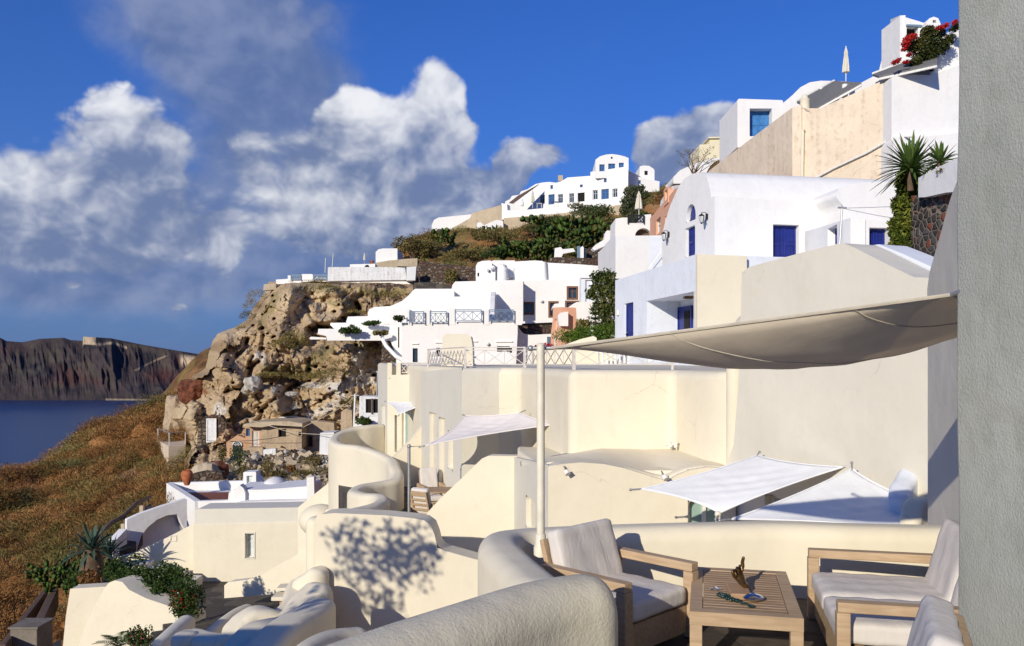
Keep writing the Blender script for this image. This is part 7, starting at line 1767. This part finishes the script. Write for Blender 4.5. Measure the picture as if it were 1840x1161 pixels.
    for lab, Aq, Bq, Cq, Dq in (('grey reed pergola on the white skyline terrace, the lower left one', (1432,186,54),(1499,149,50.5),(1548,152,46.5),(1464,199,48.0)), ('grey reed pergola under the bougainvillea, the upper right one', (1568,137,46),(1683,94,43),(1684,118,40.2),(1580,141,42.2))):
        a, b, c, d = P(*Aq), P(*Bq), P(*Cq), P(*Dq); th = thing('pergola', lab, 'pergola', (a+b+c+d)/4, 'grey reed pergolas')
        m = MB(); up = Vector((0, 0, 0.12)); m.add([a, b, c, d, a+up, b+up, c+up, d+up], [(0,1,2,3),(7,6,5,4),(0,4,5,1),(1,5,6,2),(2,6,7,3),(3,7,4,0)]); m.build('reed_roof', M['pergola'], th)
        MB().bar(a+up*1.2, b+up*1.2, 0.10).build('beam', M['frame_w'], th); MB().bar(d-up*0.3, c-up*0.3, 0.10).build('beam', M['frame_w'], th)
        for t in (0.3, 0.75):
            p = a.lerp(b, t)-Vector((0, 0, 0.12)); q = d.lerp(c, t)-Vector((0, 0, 0.05)); m = MB(); m.bar(p, q, 0.09); m.build('rafter', M['galv'], th)
        for t in (0.25, 0.72): p = a.lerp(b, t); m = MB(); m.add([p+Vector((-0.3, 0, 0.1)), p+Vector((0.3, 0, 0.1)), p+Vector((0, -0.25, -0.35)), p+Vector((0, 0.1, 0.1))], [(0,1,2),(0,2,3),(1,3,2),(0,3,1)]); m.build('beam_end', M['frame_w'], th)
    o = MB().tube([P(1519,195,48), P(1518,152,48)], 0.16, 10).build('post', M['white'], None, smooth=True, origin=P(1519, 195, 48)); tag(o, 'white round post carrying the lower left pergola', 'post')
    c = P(1446, 200, 46.6); o = MB().lathe(c, [(0.28,0),(0.26,0.55),(0.30,0.62),(0.2,0.7),(0.12,0.9),(0.05,0.95)], 16).build('chimney', M['cream'], None, smooth=True, origin=c); tag(o, 'small cream chimney on the corner of the concrete wall', 'chimney')
    parasol('tall beige closed parasol high on the skyline', 1520, 152, 49, 2.2, w=0.15)
    th = thing('yellow_house', 'pale yellow house far behind the bare shrub', 'building', P(1300, 280, 110)); facade(th, Plane(1275, 110, 0), [(1256,290),(1257,260),(1275,259),(1275,247),(1330,246),(1330,300),(1256,300)], 6, (), 'yellow', 0.05); facade(th, Plane(1276, 109.7, 0), [(1273,248.5),(1273,246),(1332,245),(1332,247.5)], 6.4, (), 'yellow', 0.03, part='cornice')
    solo_facade('white_dome_roof', 'white plastered roofs below the yellow house', 'roof', Plane(1215, 100, 0), [(1210,318),(1222,306),(1235,300),(1255,292),(1275,285),(1330,280),(1330,330),(1210,330)], 5, 'white', 0.3)
    c = P(1250, 308, 62); th = thing('bare_shrub', 'bare twiggy shrub with brown leaves against the sky', 'shrub', c); m = MB(); r = random.Random(4); tips = []
    for i in range(16):
        a = P(1250+r.uniform(-8, 8), 312, 62); b = P(1250+r.uniform(-35, 40), r.uniform(262, 298), 62+r.uniform(-1, 1)); mid = a.lerp(b, 0.5)+Vector((r.uniform(-.2,.2), 0, 0.2)); m.tube([a, mid, b], [0.03, 0.02, 0.008], 5); tips += [b, mid.lerp(b, 0.6), b+Vector((0.25, 0, -0.1))]
        for s in (-1, 1): e = mid.lerp(b, 0.6)+Vector((s*0.35, 0, 0.25)); m.tube([mid.lerp(b, 0.4), e], [0.012, 0.006], 4); tips.append(e)
    m.build('branches', M['bark'], th); foliage('leaves', M['leaf'], th, [(t.x, t.y, t.z, 0.22, 0.22, 0.16) for t in tips], 420, 0.10, [(0.16,0.12,0.05),(0.24,0.17,0.07),(0.12,0.12,0.04)], 0.3)
    # bougainvillea
    c = P(1675, 128, 42); th = thing('bougainvillea', 'dark leafy bougainvillea with red blossoms spilling over the pergola', 'shrub', c); bl = []
    for px, py, rx, ry in ((1665,75,18,18),(1680,62,20,14),(1650,90,14,20),(1690,85,16,14),(1640,82,12,14),(1645,112,10,10),(1670,95,18,14),(1704,72,12,9),(1715,50,7,8),(1665,55,10,7)):
        q = P(px, py, 41.5); bl.append((q.x, q.y, q.z, rx/F*41.5, 0.5, ry/F*41.5))
    foliage('leaves', M['leaf'], th, bl, 6000, 0.13, [(0.015,0.03,0.008),(0.035,0.055,0.014),(0.09,0.10,0.02),(0.16,0.10,0.03)], 0.3)
    bl = []
    for px, py, rx, ry in ((1632,70,10,7),(1627,78,8,7),(1640,66,8,5),(1625,87,5,5),(1609,112,7,4),(1614,108,4,3),(1690,50,7,4),(1700,46,6,4),(1716,40,4,5),(1634,98,5,3),(1628,112,6,3)):
        q = P(px, py, 40.9); bl.append((q.x, q.y, q.z, rx/F*41, 0.25, ry/F*41))
    foliage('blossoms', M['leaf'], th, bl, 1500, 0.12, [(0.35,0.01,0.015),(0.55,0.02,0.03),(0.62,0.06,0.03)], 0.2)
    m = MB(); m.tube([c, P(1672,100,42), P(1665,70,42)], [0.1, 0.07, 0.03], 7); m.tube([P(1690,62,41.5), P(1705,52,41), P(1718,42,40)], [0.03,0.02,0.01], 5); m.build('stem', M['bark'], th)
    # ---- stone wall, planter, climbing plant
    pl = plane2(1632, 13.2, 1730, 11.6)
    solo_facade('stone_wall', 'dark and red lava stone wall behind the climbing plant', 'wall', pl, [(1637,352),(1660,350),(1700,343),(1740,335),(1740,520),(1637,520)], 0.5, 'lava', 0.04)
    solo_facade('planter_box', 'white plastered planter on top of the lava stone wall', 'planter', plane2(1650, 12.6, 1730, 11.3), [(1650,355),(1650,320),(1680,303),(1716,286),(1750,278),(1750,342),(1700,346),(1664,354)], 0.9, 'white', 0.05)
    solo_facade('sand_bank', 'sandy plastered slope at the foot of the lava stone wall', 'ground', plane2(1590, 14.5, 1668, 12.3), [(1585,470),(1610,463),(1635,460),(1655,480),(1668,495),(1680,530),(1585,530)], 0.6, 'sand', 0.10)
    c = P(1628, 470, 13.6); th = thing('climbing_plant', 'tall green climbing plant hanging beside the lava stone wall', 'plant', c); bl = []
    for px, py, rx, ry in ((1630,330,20,28),(1627,370,24,26),(1622,410,25,28),(1617,445,20,24),(1635,300,14,16),(1612,460,10,10),(1640,400,12,30),(1645,350,10,30)):
        q = P(px, py, 13.3); bl.append((q.x, q.y, q.z, rx/F*13.3, 0.2, ry/F*13.3))
    foliage('leaves', M['leaf'], th, bl, 9500, 0.085, [(0.04,0.07,0.01),(0.10,0.13,0.018),(0.18,0.21,0.03),(0.27,0.27,0.05)], 0.35, aspect=3.2, up=0.0)
    m = MB(); m.tube([c, P(1630,400,13.4), P(1636,300,13.4)], [0.05,0.04,0.02], 7); m.build('stem', M['bark'], th)
    for lab, px, py, Y, L_, n, sd_ in (('spiky yucca crowning the climbing plant', 1636, 303, 13.0, 0.60, 120, 3), ('second spiky yucca above the white planter', 1690, 292, 12.4, 0.36, 50, 6)):
        c = P(px, py, Y); th = thing('yucca', lab, 'plant', c, 'spiky yuccas by the lava wall'); m = MB(); agave_leaves(m, c, n, L_, 0.023, -0.5, 1.3, 0.25, sd_)
        np_mesh('leaves', np.array([tuple(v) for v in m.v]), np.array(m.f), M['leaf'], th, np.array([(0.10,0.17,0.035) if (i//24) % 3 else (0.18,0.25,0.06) for i in range(len(m.v))])); MB().tube([c-Vector((0, 0, 0.35)), c+Vector((0, 0, 0.05))], 0.05, 8).build('trunk', M['bark'], th, smooth=True)
    bush('small olive succulent in the white planter', 1708, 315, 11.9, 0.22, 0.12, 220, OLIVE, 0.05)
    # clothesline
    c = P(1507, 440, 20); th = thing('clothesline_post', 'thin clothesline post with crossbar behind the tall shade toned cream wall', 'clothesline', P(1507, 470, 20))
    MB().tube([P(1507,470,20), P(1513,374,20)], 0.022, 8).build('pole', M['galv'], th); MB().bar(P(1506,373,20), P(1521,374,20), 0.04).build('crossbar', M['galv'], th)
    for lab, pts in (('upper clothesline stretching to the climbing plant', [(1519,374,20),(1560,373,18),(1600,371.5,16),(1655,370,13.3)]), ('lower clothesline sagging to the climbing plant', [(1521,376,20),(1570,386,18),(1600,391,16),(1650,397,13.3)])):
        p3 = [P(*p) for p in pts]; o = MB().tube(cat(p3, 4), 0.006, 5).build('clothesline', M['galv'], None, origin=p3[0]); tag(o, lab, 'clothesline', 'washing lines')
right_side()
